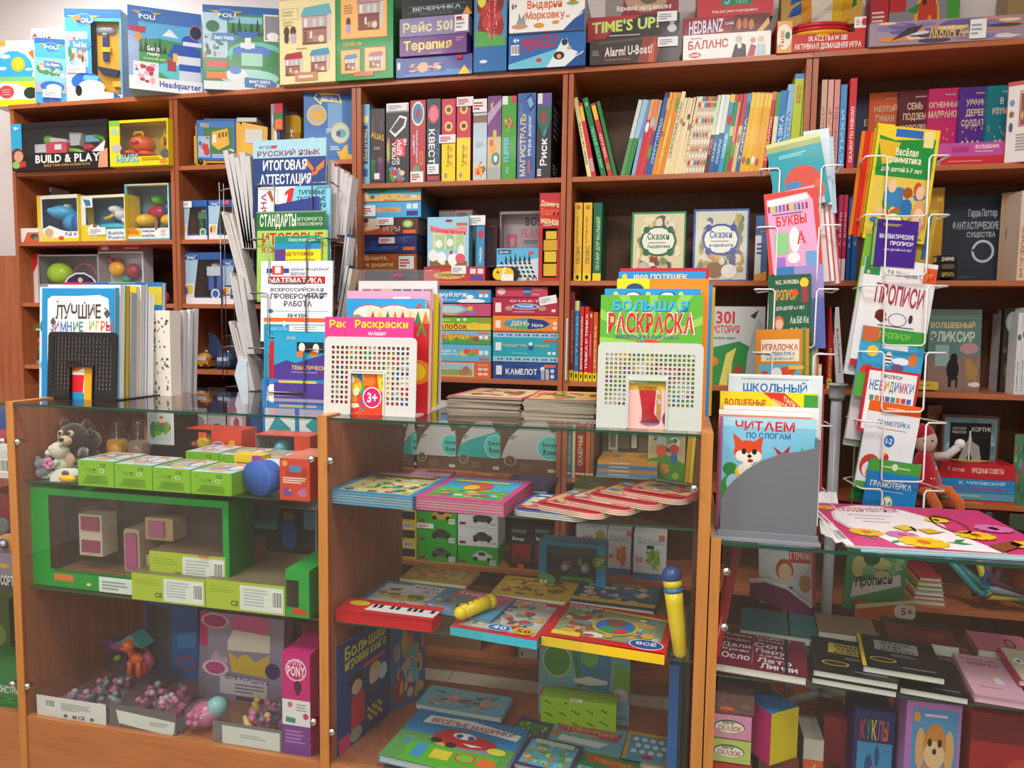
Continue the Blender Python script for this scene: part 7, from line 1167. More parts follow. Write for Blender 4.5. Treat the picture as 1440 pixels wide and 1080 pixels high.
pb = MB(); pb.prism([(0,-.02),(w5,.014),(w5,.02),(0,-.008)],(-.004,.0),'e8e0b0'); art(pb,[('e',84,50,20,60,'e8e4e4'),('t','5+',76,24,96,76,'b83a50')],w5,.04,(0,-.001,.004),(1,0,0),(0,0,-1),(0,-1,0)); pb.build('page_edge','paper',o)
# ================================================================ INSIDE THE COUNTERS
S1,S2,S0,SL = SH1+.0005,SH2+.0005,BASE+.0005,.5405
def cq(label,x0,x1,y,Y,z,d,F=None,c='fff',cat='toy package',name='toy_package',group=None,**k): return carton(label,cat,x0,x1,y,Y,z,d,F,c,name=name,group=group,**k)
# --- left counter, top shelf
G = 'lime green toy cartons in the left counter'
CE = [('r',0,0,100,100,'84ba24'),('t','CE',62,10,78,24,'3a5a1c'),('o',66,38,7,9,'d0dcc0',.3),('l',10,12,22,22,'5a8a1c',2),('p',[(16,30),(46,30),(52,50),(28,44)],'74a820'),('r',42,32,50,36,'222'),('p',[(26,56),(80,58),(84,92),(10,92)],'6f9e20'),('l',24,60,78,88,'5f8c1c',5)]
tp = lambda k: [('r',0,0,100,100,'c8c8c0'),('r',0,80,100,100,'b8dce0'),('i',4,6,60,80,['a8a498 8a8a80 d8c8c0 b0a090','d8b8c8 a890b0 e0d0d8','8a8070 b8b0a0 c8b8a8'][k % 3],8,k,.4),('e',78,50,16,24,'9a78c0'),('e',78,50,13,20,'e4dcec'),('r',40,70,70,92,'e8b080'),('r',50,8,74,20,'f06a40')]
for i,(a,b_) in enumerate(((110.5,161),(162,214.5),(215.5,268),(269,326))):
    cq(['leftmost','second','third','fourth'][i]+' lime green carton with CE mark in the front row',a,b_,648+i*5.5,1.715,S1,.13,CE,'84ba24',ct='c8c8c0',T=tp(i),group=G)
for i,(a,b_) in enumerate(((262,308),(309,356),(357,404))):
    cq(['left','middle','right'][i]+' lime green carton of the back row, top shelf of the left counter',a,b_,636+i*4,1.93,S1,.13,CE,'84ba24',ct='c8c8c0',T=tp(i+1),group=G)
cq('small yellow and violet carton beside the fourth lime carton',330,368,640,1.86,S1,.05,[('r',0,0,66,100,'e8c020'),('r',66,0,100,100,'9a3aa0'),('l',8,20,56,80,'8a7a20',3)],'e8c020')
b = MB(); b.lathe([(.001,0),(.064,.001),(.066,.004),(.062,.05),(.04,.12)],'3c62b8',24,(0,0,0),'y'); o = b.build('toy_package','gloss'); o.scale = (1,1,.72); o.location = (xat(358,1.73,.93),1.735,S1+.0478); o.rotation_euler = (0,0,R(-25)); tag(o,'blue oval ended toy package lying between the lime and red cartons','toy package')
b = MB(); b.lathe([(.0625,.045),(.0655,.05),(.05,.13),(.042,.16)],'c8d0dc',24,(0,0,0),'y'); b.build('sleeve','gloss',o)
cq('red carton with two small ducks, right end of the top shelf',394,436,645,1.72,S1,.16,[('r',0,0,100,100,'d8482c'),('r',22,22,90,42,'b83a34'),('r',32,16,72,32,'5c88bc'),('e',17,12,9,7,'e8a83a'),('l',10,44,88,60,'f0e0d8',3),('e',26,82,17,9,'7a50a0'),('e',22,74,8,5,'7a50a0'),('e',74,82,17,9,'c870a8'),('e',78,74,8,5,'c870a8'),('e',34,76,4,2,'e8c830')],'d8482c',ct='e07860')
def t_ball(c,c2):
    return lambda o,w,d,h: (toy(o,'toy_ball',lambda b: b.ball(w*.38,.04,h*.55,w*.13,.035,h*.26,c)),toy(o,'toy_base',lambda b: (b.ball(w*.42,.04,h*.2,w*.2,.035,h*.14,c2),b.ball(w*.2,.04,h*.5,w*.05,.02,h*.1,'e04a5a'))))
windowbox('clear box with yellow balls and red end, at the back of the left counter','toy package',spot(246,340,603,2.08,S1),.09,(1,3,56,97),'d84a34','8a949c',[('e',66,56,12,24,'9ab8dc'),('e',66,56,10,20,'c84a68'),('e',86,40,5,12,'e8a83a')],t_ball('ecc020','e8cc20'),stickers=((38,10,50,24,'f05a2c'),))
windowbox('clear box with pale blue ball at the back, beside the red duck carton','toy package',spot(360,436,612,2.06,S1),.09,(1,3,72,97),'d84a34','8a949c',[('e',84,70,14,22,'9ab8dc')],t_ball('58b0c8','9a9ca8'))
cq('tilted white carton with green toys, behind the clear jars',209,246,580,2.02,S1,.12,[('r',0,0,100,60,'d8d8dc'),('i',6,4,90,52,'c8ccd0 58b03c e0602c 3a8a50 c83a50',10,3,.4),('r',0,60,100,100,'2c2624')],'2c2624')
for px,c in ((166,'d8942c'),(196,'8a7060')):
    r = empty('glass_jar',(xat(px,1.93,S1),1.93,S1+.062),('clear jar with orange filling' if px == 166 else 'clear jar with dim brown filling')+' behind the plush bears','jar','clear jars in the left counter')
    b = MB(); b.lathe([(.02,-.06),(.036,-.055),(.038,0),(.036,.04),(.022,.06),(.022,.085),(.012,.1)],'fff',20); b.build('jar_glass','film',r); b = MB(); b.rbox(-.026,-.015,-.04,.026,.015,.035,.012,c,4); b.ball(0,-.014,.0,.018,.006,.02,c); b.build('jar_filling','plastic',r)
def plush(label,px,Y,s,c,c2,look,z=S1,extra=None):
    r = empty('plush_bear',(xat(px,Y,z),Y,z),label,'plush toy'); r.rotation_euler = (0,0,R(look)); r.scale = (s,s,s)
    b = MB(); b.ball(0,0,.034,.03,.028,.034,c,18,12); b.ball(0,-.003,.088,.033,.031,.03,c,18,12)
    for k in (-1,1): b.ball(k*.026,.004,.115,.011,.007,.011,c,12,8); b.tube([(k*.024,-.006,.056),(k*.034,-.024,.042),(k*.03,-.036,.036)],[.011,.01,.009],c,10); b.tube([(k*.016,-.01,.014),(k*.026,-.034,.012),(k*.028,-.05,.014)],[.014,.013,.012],c,10)
    b.build('body','plush',r); b = MB(); b.ball(0,-.032,.082,.016,.013,.012,c2,14,8); b.ball(0,-.026,.034,.018,.008,.022,c2,14,8)
    for k in (-1,1): b.ball(k*.012,-.029,.098,.0075,.005,.0075,c2,10,6)
    b.build('muzzle','plush',r); b = MB(); b.ball(0,-.045,.086,.006,.005,.005,'1c1412',10,6)
    for k in (-1,1): b.ball(k*.011,-.034,.099,.0034,.003,.0034,'1c1412',8,6)
    b.build('face','plastic',r)
plush('dark brown plush bear with pale muzzle, tallest in the left counter',107,1.84,1.32,'3a2620','c8a890',8)
plush('second dark brown plush bear turned to the left, with grey shirt',128,1.87,1.12,'33211e','c0a898',-55)
plush('small white plush bear at the left of the brown ones',86,1.80,.88,'d8d0bc','e8e0d0',-50)
r = empty('plush_mouse',(xat(62,1.76,S1),1.76,S1),'small grey plush mouse with pink flowers at the counter\'s left corner','plush toy')
b = MB(); b.ball(0,0,.018,.022,.02,.018,'6a707c'); b.ball(-.006,-.004,.044,.016,.015,.015,'747a86'); b.ball(-.02,.002,.056,.009,.005,.009,'6a707c'); b.ball(.01,.004,.058,.009,.005,.009,'6a707c'); b.build('body','plush',r)
b = MB(); [b.ball(.02+.011*math.cos(a),-.004,.046+.011*math.sin(a),.008,.007,.008,'d880a8') for a in (0,1.2,2.4,3.6,4.8)]; b.build('flowers','plush',r)
b = MB(); b.prism([(-.045,0),(.035,0),(.04,.02),(.02,.036),(-.02,.034),(-.04,.018)],(0,.03),'e4e4e0'); b.ball(.02,-.002,.012,.03,.012,.011,'e8b81c'); b.ball(.012,-.002,.026,.012,.005,.008,'7a3a50'); o = b.build('toy_package','gloss'); o.location = (xat(86,1.73,S1),1.735,S1); tag(o,'crumpled white and yellow toy packet in front of the white bear','toy package')
# --- left counter, middle shelf
def t_room(o,w,d,h):
    toy(o,'dolls_shelf',lambda b: (b.box(w*.2,.04,h*.3,w*.32,.1,h*.72,'d8c8b0'),b.box(w*.215,.036,h*.56,w*.31,.05,h*.7,'9a3a5c'),b.box(w*.215,.036,h*.34,w*.31,.05,h*.46,'9a3a64')))
    toy(o,'dolls_wardrobe',lambda b: (b.rbox(w*.42,.05,h*.16,w*.5,.12,h*.6,.01,'c8b090'),b.rbox(w*.432,.045,h*.2,w*.49,.05,h*.56,.008,'b8508c')))
    toy(o,'dolls_cabinet',lambda b: (b.box(w*.52,.06,h*.5,w*.66,.12,h*.72,'c8a880'),b.box(w*.54,.055,h*.53,w*.62,.06,h*.69,'b86a90'),b.box(w*.52,.06,h*.2,w*.66,.12,h*.34,'c0a878')))
    toy(o,'dolls_floor',lambda b: b.box(w*.1,.03,h*.13,w*.96,d-.01,h*.15,'8a6040'))
P_,w_,h_,E_ = spot(46,324,694,1.745,S2)
windowbox('large green doll furniture box with wide window, middle shelf of the left counter','toy package',(P_,w_,h_,E_),.12,(10,7,97,82),'1c9a3c','4a3a30',[('r',12,82,100,84,'14702c'),('r',12,86,22,93,'e07838'),('e',30,94,1.2,1.6,'e0e0a0')],t_room,'146a2c',stickers=((36,84,56,99,'dce8e8'),))
b = MB(); b.rbox(0,0,0,.15,.003,.055,.008,'8a4a14'); b.rbox(.003,-.001,.003,.147,.0,.052,.007,'7a3a10'); art(b,[('l',8,20,60,70,'b07830',3)],.15,.055,(0,-.001,.055),(1,0,0),(0,0,-1),(0,-1,0)); o = b.build('hanging_sign','gloss'); o.location = (xat(110,1.85,.8),1.85,zat(130,735,1.85)); o.rotation_euler = (0,R(-9),0); o.parent = [q for q in bpy.data.objects if q.get('label','').startswith('large green doll')][0]; o.matrix_parent_inverse = Matrix.Translation(o.parent.location).inverted()
G = 'yellow-green flat cartons in the left counter'
YG = [('r',0,0,100,100,'aec03c'),('l',5,20,40,44,'98aa30',3),('t','CE',32,66,42,84,'3c4a20'),('r',44,10,98,94,'dfe3e2'),('l',48,18,80,80,'b8bcc0',6),('b',84,18,96,84)]
cq('lower left yellow-green flat carton with barcode label',186,289,810,1.722,S2,.2,YG,'aec03c',ct='7a6a54',group=G)
cq('lower right yellow-green flat carton with barcode label',290,401,819,1.722,S2,.26,YG,'aec03c',ct='7a6a54',group=G)
cq('upper yellow-green flat carton resting on the two lower ones',211,318,779,1.745,zat(262,820,1.745),.2,YG,'aec03c',cr='8a6a40',ct='7a5a48',group=G,stickers=((66,-2,80,4,'f05a3c'),))
windowbox('green window carton with red logo, right end of the middle shelf','toy package',spot(402,435,802,1.722,S2),.2,(2,22,56,80),'24a040','6a4a40',[('p',[(20,92),(34,82),(60,80),(90,86),(94,94)],'d83a1c')],None)
def t_bath(o,w,d,h): toy(o,'toy_parts',lambda b: (b.box(w*.08,.03,h*.62,w*.4,.05,h*.95,'5a9aa8'),b.rbox(w*.46,.03,h*.35,w*.66,.05,h*.75,.02,'1f6ab0'),b.box(w*.48,.03,h*.76,w*.62,.05,h*.9,'8a7a60'),b.box(w*.76,.03,h*.66,w*.98,.05,h*.92,'5aa0b8'),b.box(w*.76,.03,h*.45,w*.98,.05,h*.6,'1c2c34')))
windowbox('tall clear box with blue bottle shapes, back of the middle shelf','toy package',spot(343,446,712,2.0,S2),.15,(2,2,98,97),'8a8a80','6a6e6c',None,t_bath)
cq('small green and white carton seen through the gap in the middle shelf',322,345,728,2.1,S2,.06,[('r',0,0,100,100,'2aa03c'),('e',55,55,30,22,'4a6a8a'),('e',60,50,14,9,'3a4a5a'),('r',66,60,100,80,'e8e8e8')],'2aa03c')
# --- left counter, bottom
LB = [('r',0,0,100,100,'dcdce0'),('b',12,12,26,54),('l',36,20,84,56,'a8a8b0',4),('t','CE',60,72,70,88,'555'),('e',42,80,3,8,'666'),('r',52,74,58,88,'666'),('e',80,80,3,8,'666')]
def t_pony(c,c2):
    return lambda o,w,d,h: (toy(o,'toy_figure',lambda b: (b.ball(w*.4,d*.4,h*.5,w*.16,d*.15,h*.22,c),b.ball(w*.7,d*.5,h*.45,w*.14,d*.15,h*.2,c2))),toy(o,'toy_beads',lambda b: [b.ball(w*(.2+.1*i),d*.25,h*.4,w*.035,w*.035,w*.035,(c,c2,'d8c8d0')[i % 3],8,6) for i in range(6)]))
def clearbox(label,x0,x1,y,Y,z,d,c,c2,F=None,fc='e0e0e4',grp='clear topped toy boxes at the bottom of the left counter'):
    P,w,h,E = spot(x0,x1,y,Y,z); r = empty('toy_package',P,label,'toy package',grp)
    b = MB(); b.box(0,0,0,w,d,.004,'8a8088'); b.box(0,-.001,0,w,0,h*.95,fc); 
    if F: art(b,F,w,h*.95,(0,-.001,h*.95),(1,0,0),(0,0,-1),(0,-1,0))
    b.build('carton_tray','gloss',r); b = MB(); b.box(.001,.001,.004,w-.001,d,h,'fff'); b.build('clear_lid','film',r)
    b = MB(); rn = random.Random(int(x0)); [(b.tube([(x,y,h*.15),(x+rn.uniform(-.02,.02),y+rn.uniform(-.02,.02),h*.45),(x+rn.uniform(-.03,.03),y+rn.uniform(-.03,.03),h*.8)],[.008,.013,.005],k,8),b.ball(x,y,h*.75,.011,.01,.01,k2,9,6),b.box(x-.03,y,.004,x+.01,y+.02,h*rn.uniform(.2,.5),k2)) for x,y,k,k2 in [(rn.uniform(.035,w-.035),rn.uniform(.035,d-.035),rn.choice((c,c2,'c8a8b8','8a5a7a')),rn.choice((c,'b8a8b8','6a7a90',c2,'c06a90'))) for _ in range(11)]]; b.build('toy_parts','plastic',r)
clearbox('white fronted clear toy box with barcode, bottom left corner',53,150,982,1.72,S0,.2,'c87a9c','8a8a98',LB)
clearbox('clear toy box with crooked white label, second at the bottom',155,249,994,1.722,S0,.2,'b86a90','d8a0b8',[('r',0,0,100,100,'6a6468'),('p',[(10,22),(98,40),(96,88),(90,100),(14,78)],'d8dcdc'),('l',60,50,92,70,'9a9aa0',3)],'6a6468')
clearbox('clear toy box with folded white label, before the pink carton',300,397,1018,1.722,S0,.2,'d06aa0','e0b860',[('r',0,0,100,100,'7a7478'),('r',14,14,97,92,'d4d6d6'),('l',40,40,80,60,'a8a8ac',2)],'7a7478')
r = empty('toy_package',(xat(272,1.73,S0),1.735,S0),'bagged pink toy with four round feet, between two clear boxes','toy package'); b = MB()
for q in ((-.022,.035),(.0,.036),(-.02,.056),(.003,.058)): b.lathe([(.007,0),(.0085,.004),(.0085,.03)],'d86a9c',12,(q[0],0,q[1]),'y')
b.ball(0,.05,.04,.045,.035,.036,'c85a90'); b.ball(.03,.06,.06,.03,.03,.03,'8ab8c0'); b.build('toy_figure','plastic',r); b = MB(); b.ball(0,.05,.04,.06,.055,.042,'fff',14,8); b.build('clear_bag','bag',r)
cq('tall pink and violet carton with white logo, against the counter panel',398,437,919,1.722,S0,.16,[('r',0,0,100,100,'c81c78'),('e',50,16,38,11,'f0c8dc'),('e',50,16,34,9.5,'c81c78'),('t','MY LITTLE',22,7,70,11,'f4e4ec'),('t','PONY',20,12,82,22,'f4e4ec'),('e',56,32,14,6,'4a1038'),('r',50,34,62,40,'4a1038'),('r',0,45,100,70,'e4e0e8'),('e',28,50,9,3,'c86a90'),('l',50,48,88,56,'a8a0b0',3),('p',[(14,62),(48,63),(46,68),(12,67)],'3a8a7a'),('e',84,60,10,3,'c83a70'),('r',0,70,100,100,'7a3a94'),('l',10,74,84,88,'a878b8',4)],'c81c78')
bg = [('r',0,0,100,100,'8a8098'),('r',0,0,12,40,'c01c70'),('r',10,0,100,100,'948ca8'),('e',18,10,17,9,'e0a8c8'),('e',18,10,14,7,'b02a78'),('e',60,10,24,14,'d05a98'),('p',[(34,32),(40,18),(84,20),(84,40),(34,42)],'e0d4cc'),('p',[(34,42),(46,50),(56,44),(68,52),(84,42),(82,68),(40,66)],'d8b840'),('i',12,44,36,62,'948ca8 5a4a80 7ab0c8 d8a0c0',8,3,.4),('e',20,64,16,9,'e4c8d8'),('e',20,64,12,7,'c04a88'),('e',88,60,9,9,'4a3070'),('r',26,72,82,92,'d8d4e0'),('t','ДЕНЬ РОЖДЕНИЯ',32,68,84,74,'7a6aa0',-3),('l',44,78,82,90,'8a80a8',3),('r',46,93,100,98,'3c2c60')]
facing('large violet toy card with drawn cake and pink logo, standing at the bottom',279,397,865,1.935,S0,.03,bg,'948ca8',0,4,name='toy_package',cat='toy package',cp='8a8098',cover=.01)
windowbox('blue clear blister pack standing behind the orange pony','toy package',spot(206,280,850,2.02,S0),.05,(3,3,50,96),'2a6ab0','5a5a68',[('r',50,0,100,100,'2468b0'),('p',[(60,40),(96,34),(94,54),(62,58)],'3a8ac8'),('e',76,78,17,10,'b04a6a'),('e',76,78,13,7,'3a6ab0')],None)
for lb,x0,x1,y,Y,cc in (('violet blister card with white label at the bottom left',56,112,906,1.90,'e0e0e4'),('violet blister card with lime figure behind the orange pony',118,176,900,2.0,'5a3a70')):
    windowbox(lb,'toy package',spot(x0,x1,y,Y,S0,0,6),.04,(4,34,96,92),'5a3a78','5a5270',[('i',0,0,100,34,'6a3a84 a03a80 8a5a9c c83a80',8,3,.3),('p',[(4,22),(60,4),(62,22),(6,40)],cc)],lambda o,w,d,h: toy(o,'toy_figure',lambda b: (b.ball(w*.35,.02,h*.3,w*.13,.015,h*.14,'8a94a8'),b.ball(w*.7,.02,h*.4,w*.08,.012,h*.1,'b8b030'))))
r = empty('toy_pony',(xat(192,1.88,.3),1.88,S0+.075),'orange toy pony with pink tail standing on the clear boxes','toy pony'); o = cq('clear backing carton that the orange pony stands on',150,226,960,1.93,S0,.1,[('i',0,0,100,100,'6a5a78 8a4a80 b8a0b8 4a4460',10,2)],'6a5a78')
b = MB(); b.ball(.0,0,.05,.026,.016,.018,'d8602c',14,10); b.tube([(-.012,0,.058),(-.022,-.004,.078),(-.02,-.006,.09)],[.012,.01,.012],'d8602c',10); b.ball(-.022,-.01,.094,.02,.018,.018,'e0682c',14,10); b.ball(-.032,-.02,.09,.009,.008,.008,'e0682c'); b.ball(-.014,.0,.112,.004,.003,.008,'e0682c')
for k in ((-.016,-.01),(-.014,.01),(.016,-.01),(.018,.01)): b.tube([(k[0],k[1],.046),(k[0],k[1],.02),(k[0]*1.1,k[1],0)],[.009,.008,.01],'d8582c',8)
b.build('body','plastic',r); b = MB(); b.tube([(.024,0,.06),(.04,0,.07),(.05,0,.05),(.046,0,.02)],[.006,.014,.016,.006],'a83a70',8); b.ball(-.028,-.0265,.097,.0035,.002,.004,'1c2a20'); b.build('tail_and_eye','plastic',r)
b = MB(); b.prism([(-.05,0),(.01,.04),(.055,.0),(.0,.012)],(0,.06),'3aa0a8'); o = b.build('toy_roof','gloss'); o.location = (xat(184,1.98,.4),1.96,zat(184,906,1.96)-.01); o.parent = r; o.matrix_parent_inverse = Matrix.Translation(r.location).inverted(); o.name = 'card_roof'
# --- far left counter
G = 'toys in the partly seen counter at the left edge'
for lb,x0,x1,y0,y1,c,F in (('dark blue toy box at the top of the left edge counter',-60,14,576,614,'1c4890',[('r',0,0,100,100,'20509a'),('e',80,60,12,16,'3a80c8')]),('red toy box with pale stripes at the left edge',-60,16,610,652,'b02a3c',[('l',10,20,96,60,'e0c8cc',4)])):
    carton(lb,'toy package',x0,x1,y0,1.95 if y0 < 600 else 1.85,S1 if y0 > 600 else S1,.1,F,c,name='toy_package',group=G)
carton('white barcode carton at the left edge, top shelf','carton',-60,19,632,1.73,S1,.1,[('r',0,0,100,100,'d8d4d8'),('b',70,30,92,80)],'d8d4d8',name='carton')
r = empty('toy_car',(xat(4,1.80,.76),1.80,.545),'dark red toy car at the left edge counter','toy car'); b = MB(); b.rbox(-.1,0,.16,.045,.1,.27,.02,'8a1420',5); b.build('car_body','plastic',r); b = MB(); b.lathe([(.02,0),(.028,.002),(.028,.03)],'6a6e74',16,(.0,-.01,.17),'y'); b.build('wheel','plastic',r); b = MB(); b.box(-.1,0,0,.05,.1,.155,'4a4440'); b.build('car_stand','plastic',r)
r = empty('plush_toy',(xat(8,1.75,.6),1.745,.546),'orange plush toy with round blue eye at the left edge counter','plush toy'); b = MB(); b.ball(-.01,.03,.115,.05,.03,.04,'d8841c',16,10); b.ball(.01,.02,.06,.045,.025,.03,'c87818',16,10); b.ball(.02,.02,.03,.03,.02,.03,'a8782c'); b.build('body','plush',r); b = MB(); b.lathe([(.016,0),(.015,.004)],'2a5a9c',16,(.004,-.004,.135),'y'); b.lathe([(.009,-.002),(.008,.003)],'e8e8e8',14,(.004,-.004,.135),'y'); b.build('eye','plastic',r)
carton('patterned carton with white letters, middle shelf at the left edge','toy package',-60,22,775,1.722,.546,.1,[('i',0,0,100,60,'8a7a90 d86a2c 6a8ab0 c8a03c',20,3,.12),('r',0,60,100,100,'3a3c44'),('t','СОРТ',76,58,98,84,'e0e0e0')],'5a5a60',name='toy_package',group=G)
carton('mossy green toy carton at the left edge, upper bottom row','toy package',-60,16,838,1.95,S0,.12,[('i',0,0,100,100,'3a5a28 5a7a30 2c4020 6a8a40',20,3,.2)],'3a5a28',name='toy_package',group=G)
carton('bright green toy carton with white letters, bottom left edge','toy package',-60,30,940,1.735,S0,.14,[('r',0,0,100,100,'1a7a3c'),('r',0,0,50,14,'e0503a'),('t','МОНСТРЫ',60,40,97,62,'d8e0d8'),('i',10,60,96,98,'1a7a3c 2c9a50 145a2c',8,3)],'1a7a3c',name='toy_package',group=G)
# --- middle counter, top shelf
def bk(label,x0,x1,pyt,Y,z,d,T,c,h,yaw=0,F=None,cp='d4d4ce',cat='book',name='book',grp=None,cover=.0012,**k): return lying(label,cat,x0,x1,pyt,Y,z,d,T,F,c,yaw,h,group=grp,name=name,cp=cp,cover=cover,m='gloss',**k)
g1 = [('i',7,8,93,94,'d8c890 3a8a40 c84a3a e8e0c8 6ab050 e0b050 4a90b0 8a5a3a',70,5,.09),('r',10,8,90,26,'a8604a'),('l',14,11,86,22,'e0c0a0',2)]
g2 = [('r',8,8,92,92,'3aa8dc'),('i',8,55,92,92,'5ab050 e8d040 d85a3a e8e0d0 3a90c8 c85a90',40,6,.12),('l',14,18,86,30,'e8dc3a',1),('e',50,45,17,16,'d84a3a'),('e',44,50,9,10,'f0b84a')]
for nm,x0,x1,c,T in (('blue',463,580,'2a94cc',g1),('pink',584,709,'d8468c',g2)):
    for i in range(5):
        bk(('topmost' if i == 4 else ordn[i])+' '+nm+' bordered board book of the stack on the top shelf',x0,x1,700,1.722,S1+.0068*i,.27,[('r',0,0,100,100,c)]+(T if i == 4 else []),c,.0064,yaw=-3.5,grp=nm+' bordered board books',L=[('r',0,0,100,100,c)] if nm == 'pink' else None,cover=.0007 if 0 < i < 4 else .0014)
bk('small pink and red booklet on the blue stack\'s far corner',575,632,660,1.95,S1+.035,.07,[('r',0,0,100,100,'d88ac0'),('r',30,0,100,40,'c83a4c'),('i',4,40,90,96,'d8a0c8 9ab8d8 e0b8d8',8,2)],'8a9ac8',.004)
def fan(label,px,Y,yaw,z,w,d,n,c,T,h=.0042,r_=.035):
    P = Vector((xat(px,Y,z),Y,z))
    for i in range(n):
        mb = MB(); mb.rbox(0,0,0,w,d,h*.78,r_,'d8d0bc',5,'z'); mb.rbox(0,0,h*.78,w,d,h*.94,r_,c,5,'z'); o = mb.build('board_book','gloss'); o.location = P+Vector((.002*math.sin(i*3),.002*i,h*i)); o.rotation_euler = (0,0,R(yaw))
        tag(o,('topmost' if i == n-1 else ordn[i])+' round-cornered board book of the '+label,'book','round-cornered board books fanned on the top shelf')
        if i == n-1: pb = MB(); art(pb,T,w-.02,d-.03,(.01,d-.012,h*.94),(1,0,0),(0,-1,0),(0,0,1)); pb.build('printed_artwork','gloss',o)
ft = lambda k,c2: [('i',0,8,100,88,['d8b088 c84a3a e8e0d0 e0a040 8a5a40 6a9ac0','e0c8a8 d8683a e8e4dc 5a90c8 e0b83a','e0c0a0 e8c82c c83a3a e8e8e0 5aa0d0 3a8a50'][k % 3],46,k,.14),('r',0,0,100,22,c2),('l',6,5,94,18,'f0e8e4',1),('r',0,84,100,100,'d02c3c'),('l',10,88,90,95,'f0d8d0',1)]
fan('first fanned stack, blue edged',717,1.735,-8,S1,.19,.2,3,'3a62a8',ft(1,'3a70b8'))
fan('second fanned stack',747,1.755,-22,S1+.014,.19,.2,3,'c8303c',ft(0,'6ab0d8'))
fan('third fanned stack',785,1.765,-24,S1+.027,.19,.2,3,'c8303c',ft(1,'e8b040'))
fan('fourth fanned stack',822,1.78,-24,S1+.040,.19,.2,3,'c8303c',ft(2,'5ab0d8')) 
fan('fifth fanned stack beside the panel',868,1.79,-24,S1+.053,.17,.2,3,'c8303c',ft(0,'6aa850'))
bk('large green book lying behind the fanned board books',805,962,690,2.02,S1,.17,[('r',0,0,100,100,'5a8a3c'),('i',8,6,96,90,'8a8460 7a9a4a b0844a a0a080 6a7a50',30,3,.16),('l',30,8,90,22,'b85a3c',2)],'5a8a3c',.014,cp='b8b090')
bk('dark violet flat book between the pink stack and the fan',700,770,690,1.98,S1,.2,[('r',0,0,100,100,'3a3c70'),('i',20,10,90,90,'5a5a80 8a7ab0 4a5a90',12,3)],'3a3c70',.008)
# --- Sonya Rose pillows etc. on bookcase shelf behind
def sr(c2): return [('r',0,0,100,100,'6a5240'),('p',[(2,72),(16,34),(46,4),(80,2),(98,40),(98,72)],'c4c0bc'),('p',[(2,72),(10,48),(40,36),(70,28),(98,20),(98,72)],c2),('l',6,10,28,16,'c8c0b8',1),('l',10,30,34,38,'5a5048',2),('e',88,50,24,23,'a8dcd4'),('e',88,50,22,21,'5cc0b4'),('t','Sonya',74,40,99,50,'1c2c30'),('t','Rose',76,52,98,62,'1c2c30'),('e',18,76,11,10,'a89888'),('e',18,76,9,8,'6a5240'),('p',[(12,72),(20,78),(24,80)],'ddd'),('l',36,80,62,94,'8a7464',4),('r',84,88,98,94,'c8bcae')]
for i,(x0,x1,c2) in enumerate(((566,586,'4aa09c'),(583,641,'c4c0bc'),(641,703,'3aa8a0'),(703,783,'bcb8b6'))):
    b = carton(['leftmost sliver of a teal','grey','turquoise','widest grey'][i]+' pillow pack with round label, low on the third bookcase','pillow pack',x0,x1,590,2.665-.0*i,Z5,.09,sr(c2),'6a5240',name='pillow_pack',group='pillow packs low on the third bookcase')
# model car boxes
G = 'model car boxes on the third bookcase, seen through the counter'
def car(cc): return [('e',62,52,25,20,cc),('e',60,38,14,16,cc),('e',60,38,10,10,'2c3034'),('e',44,66,6,12,'1c1c1e'),('e',78,66,6,12,'1c1c1e'),('b',80,68,96,94),('r',4,76,20,90,'8a1c1c')]
zc = [zat(615,v,2.65) for v in (798.5,773,745.5)]
for k,(x0,x1,cs) in enumerate(((587,642,(('4a4c50','1f9a28'),('34363a','1f9a28'),('c88a2c','1f9a28'))),(644,700,(('c0c4c4','1f9a28'),('3a3c40','c8ccd0'),('3a3c40','c8ccd0'))))):
    for j,(cc,c) in enumerate(cs):
        z0 = Z6+.0742*j; cq(['bottom','middle','top'][j]+(' green' if c[0] == '1' else ' white')+' model car box of the '+['left','right'][k]+' column',x0,x1,0,2.65,z0,.12,[('r',0,0,100,100,c)]+car(cc),c,h=.0735,cat='toy box',name='toy_box',group=G,stickers=((0,-2,42,24,'e4e8ea'),) if k == 0 and j else ())
for j in range(3): cq(['bottom','middle','top'][j]+' yellow model car box beside the panel',562,586,0,2.66,Z6+.0742*j,.1,[('r',0,0,100,100,'e0c01c'),('b',20,8,80,40),('r',10,48,90,90,'33342e')],'e0c01c',h=.0735,cat='toy box',name='toy_box',group=G)
for i,x in enumerate((717,750)): cq(['left','right'][i]+' black blister box with dark red model car',x,x+32,740,2.66,Z6,.08,[('r',0,0,100,100,'16181a'),('r',6,8,70,16,'5a6a64'),('t','Bburago',10,26,62,36,'d8dce0'),('r',8,42,90,86,'7a1018'),('e',50,60,36,16,'8e141c'),('e',34,74,10,7,'2a0c10'),('r',36,90,60,99,'f05a30')],'16181a',cat='toy box',name='toy_box',group='dark red model car boxes')
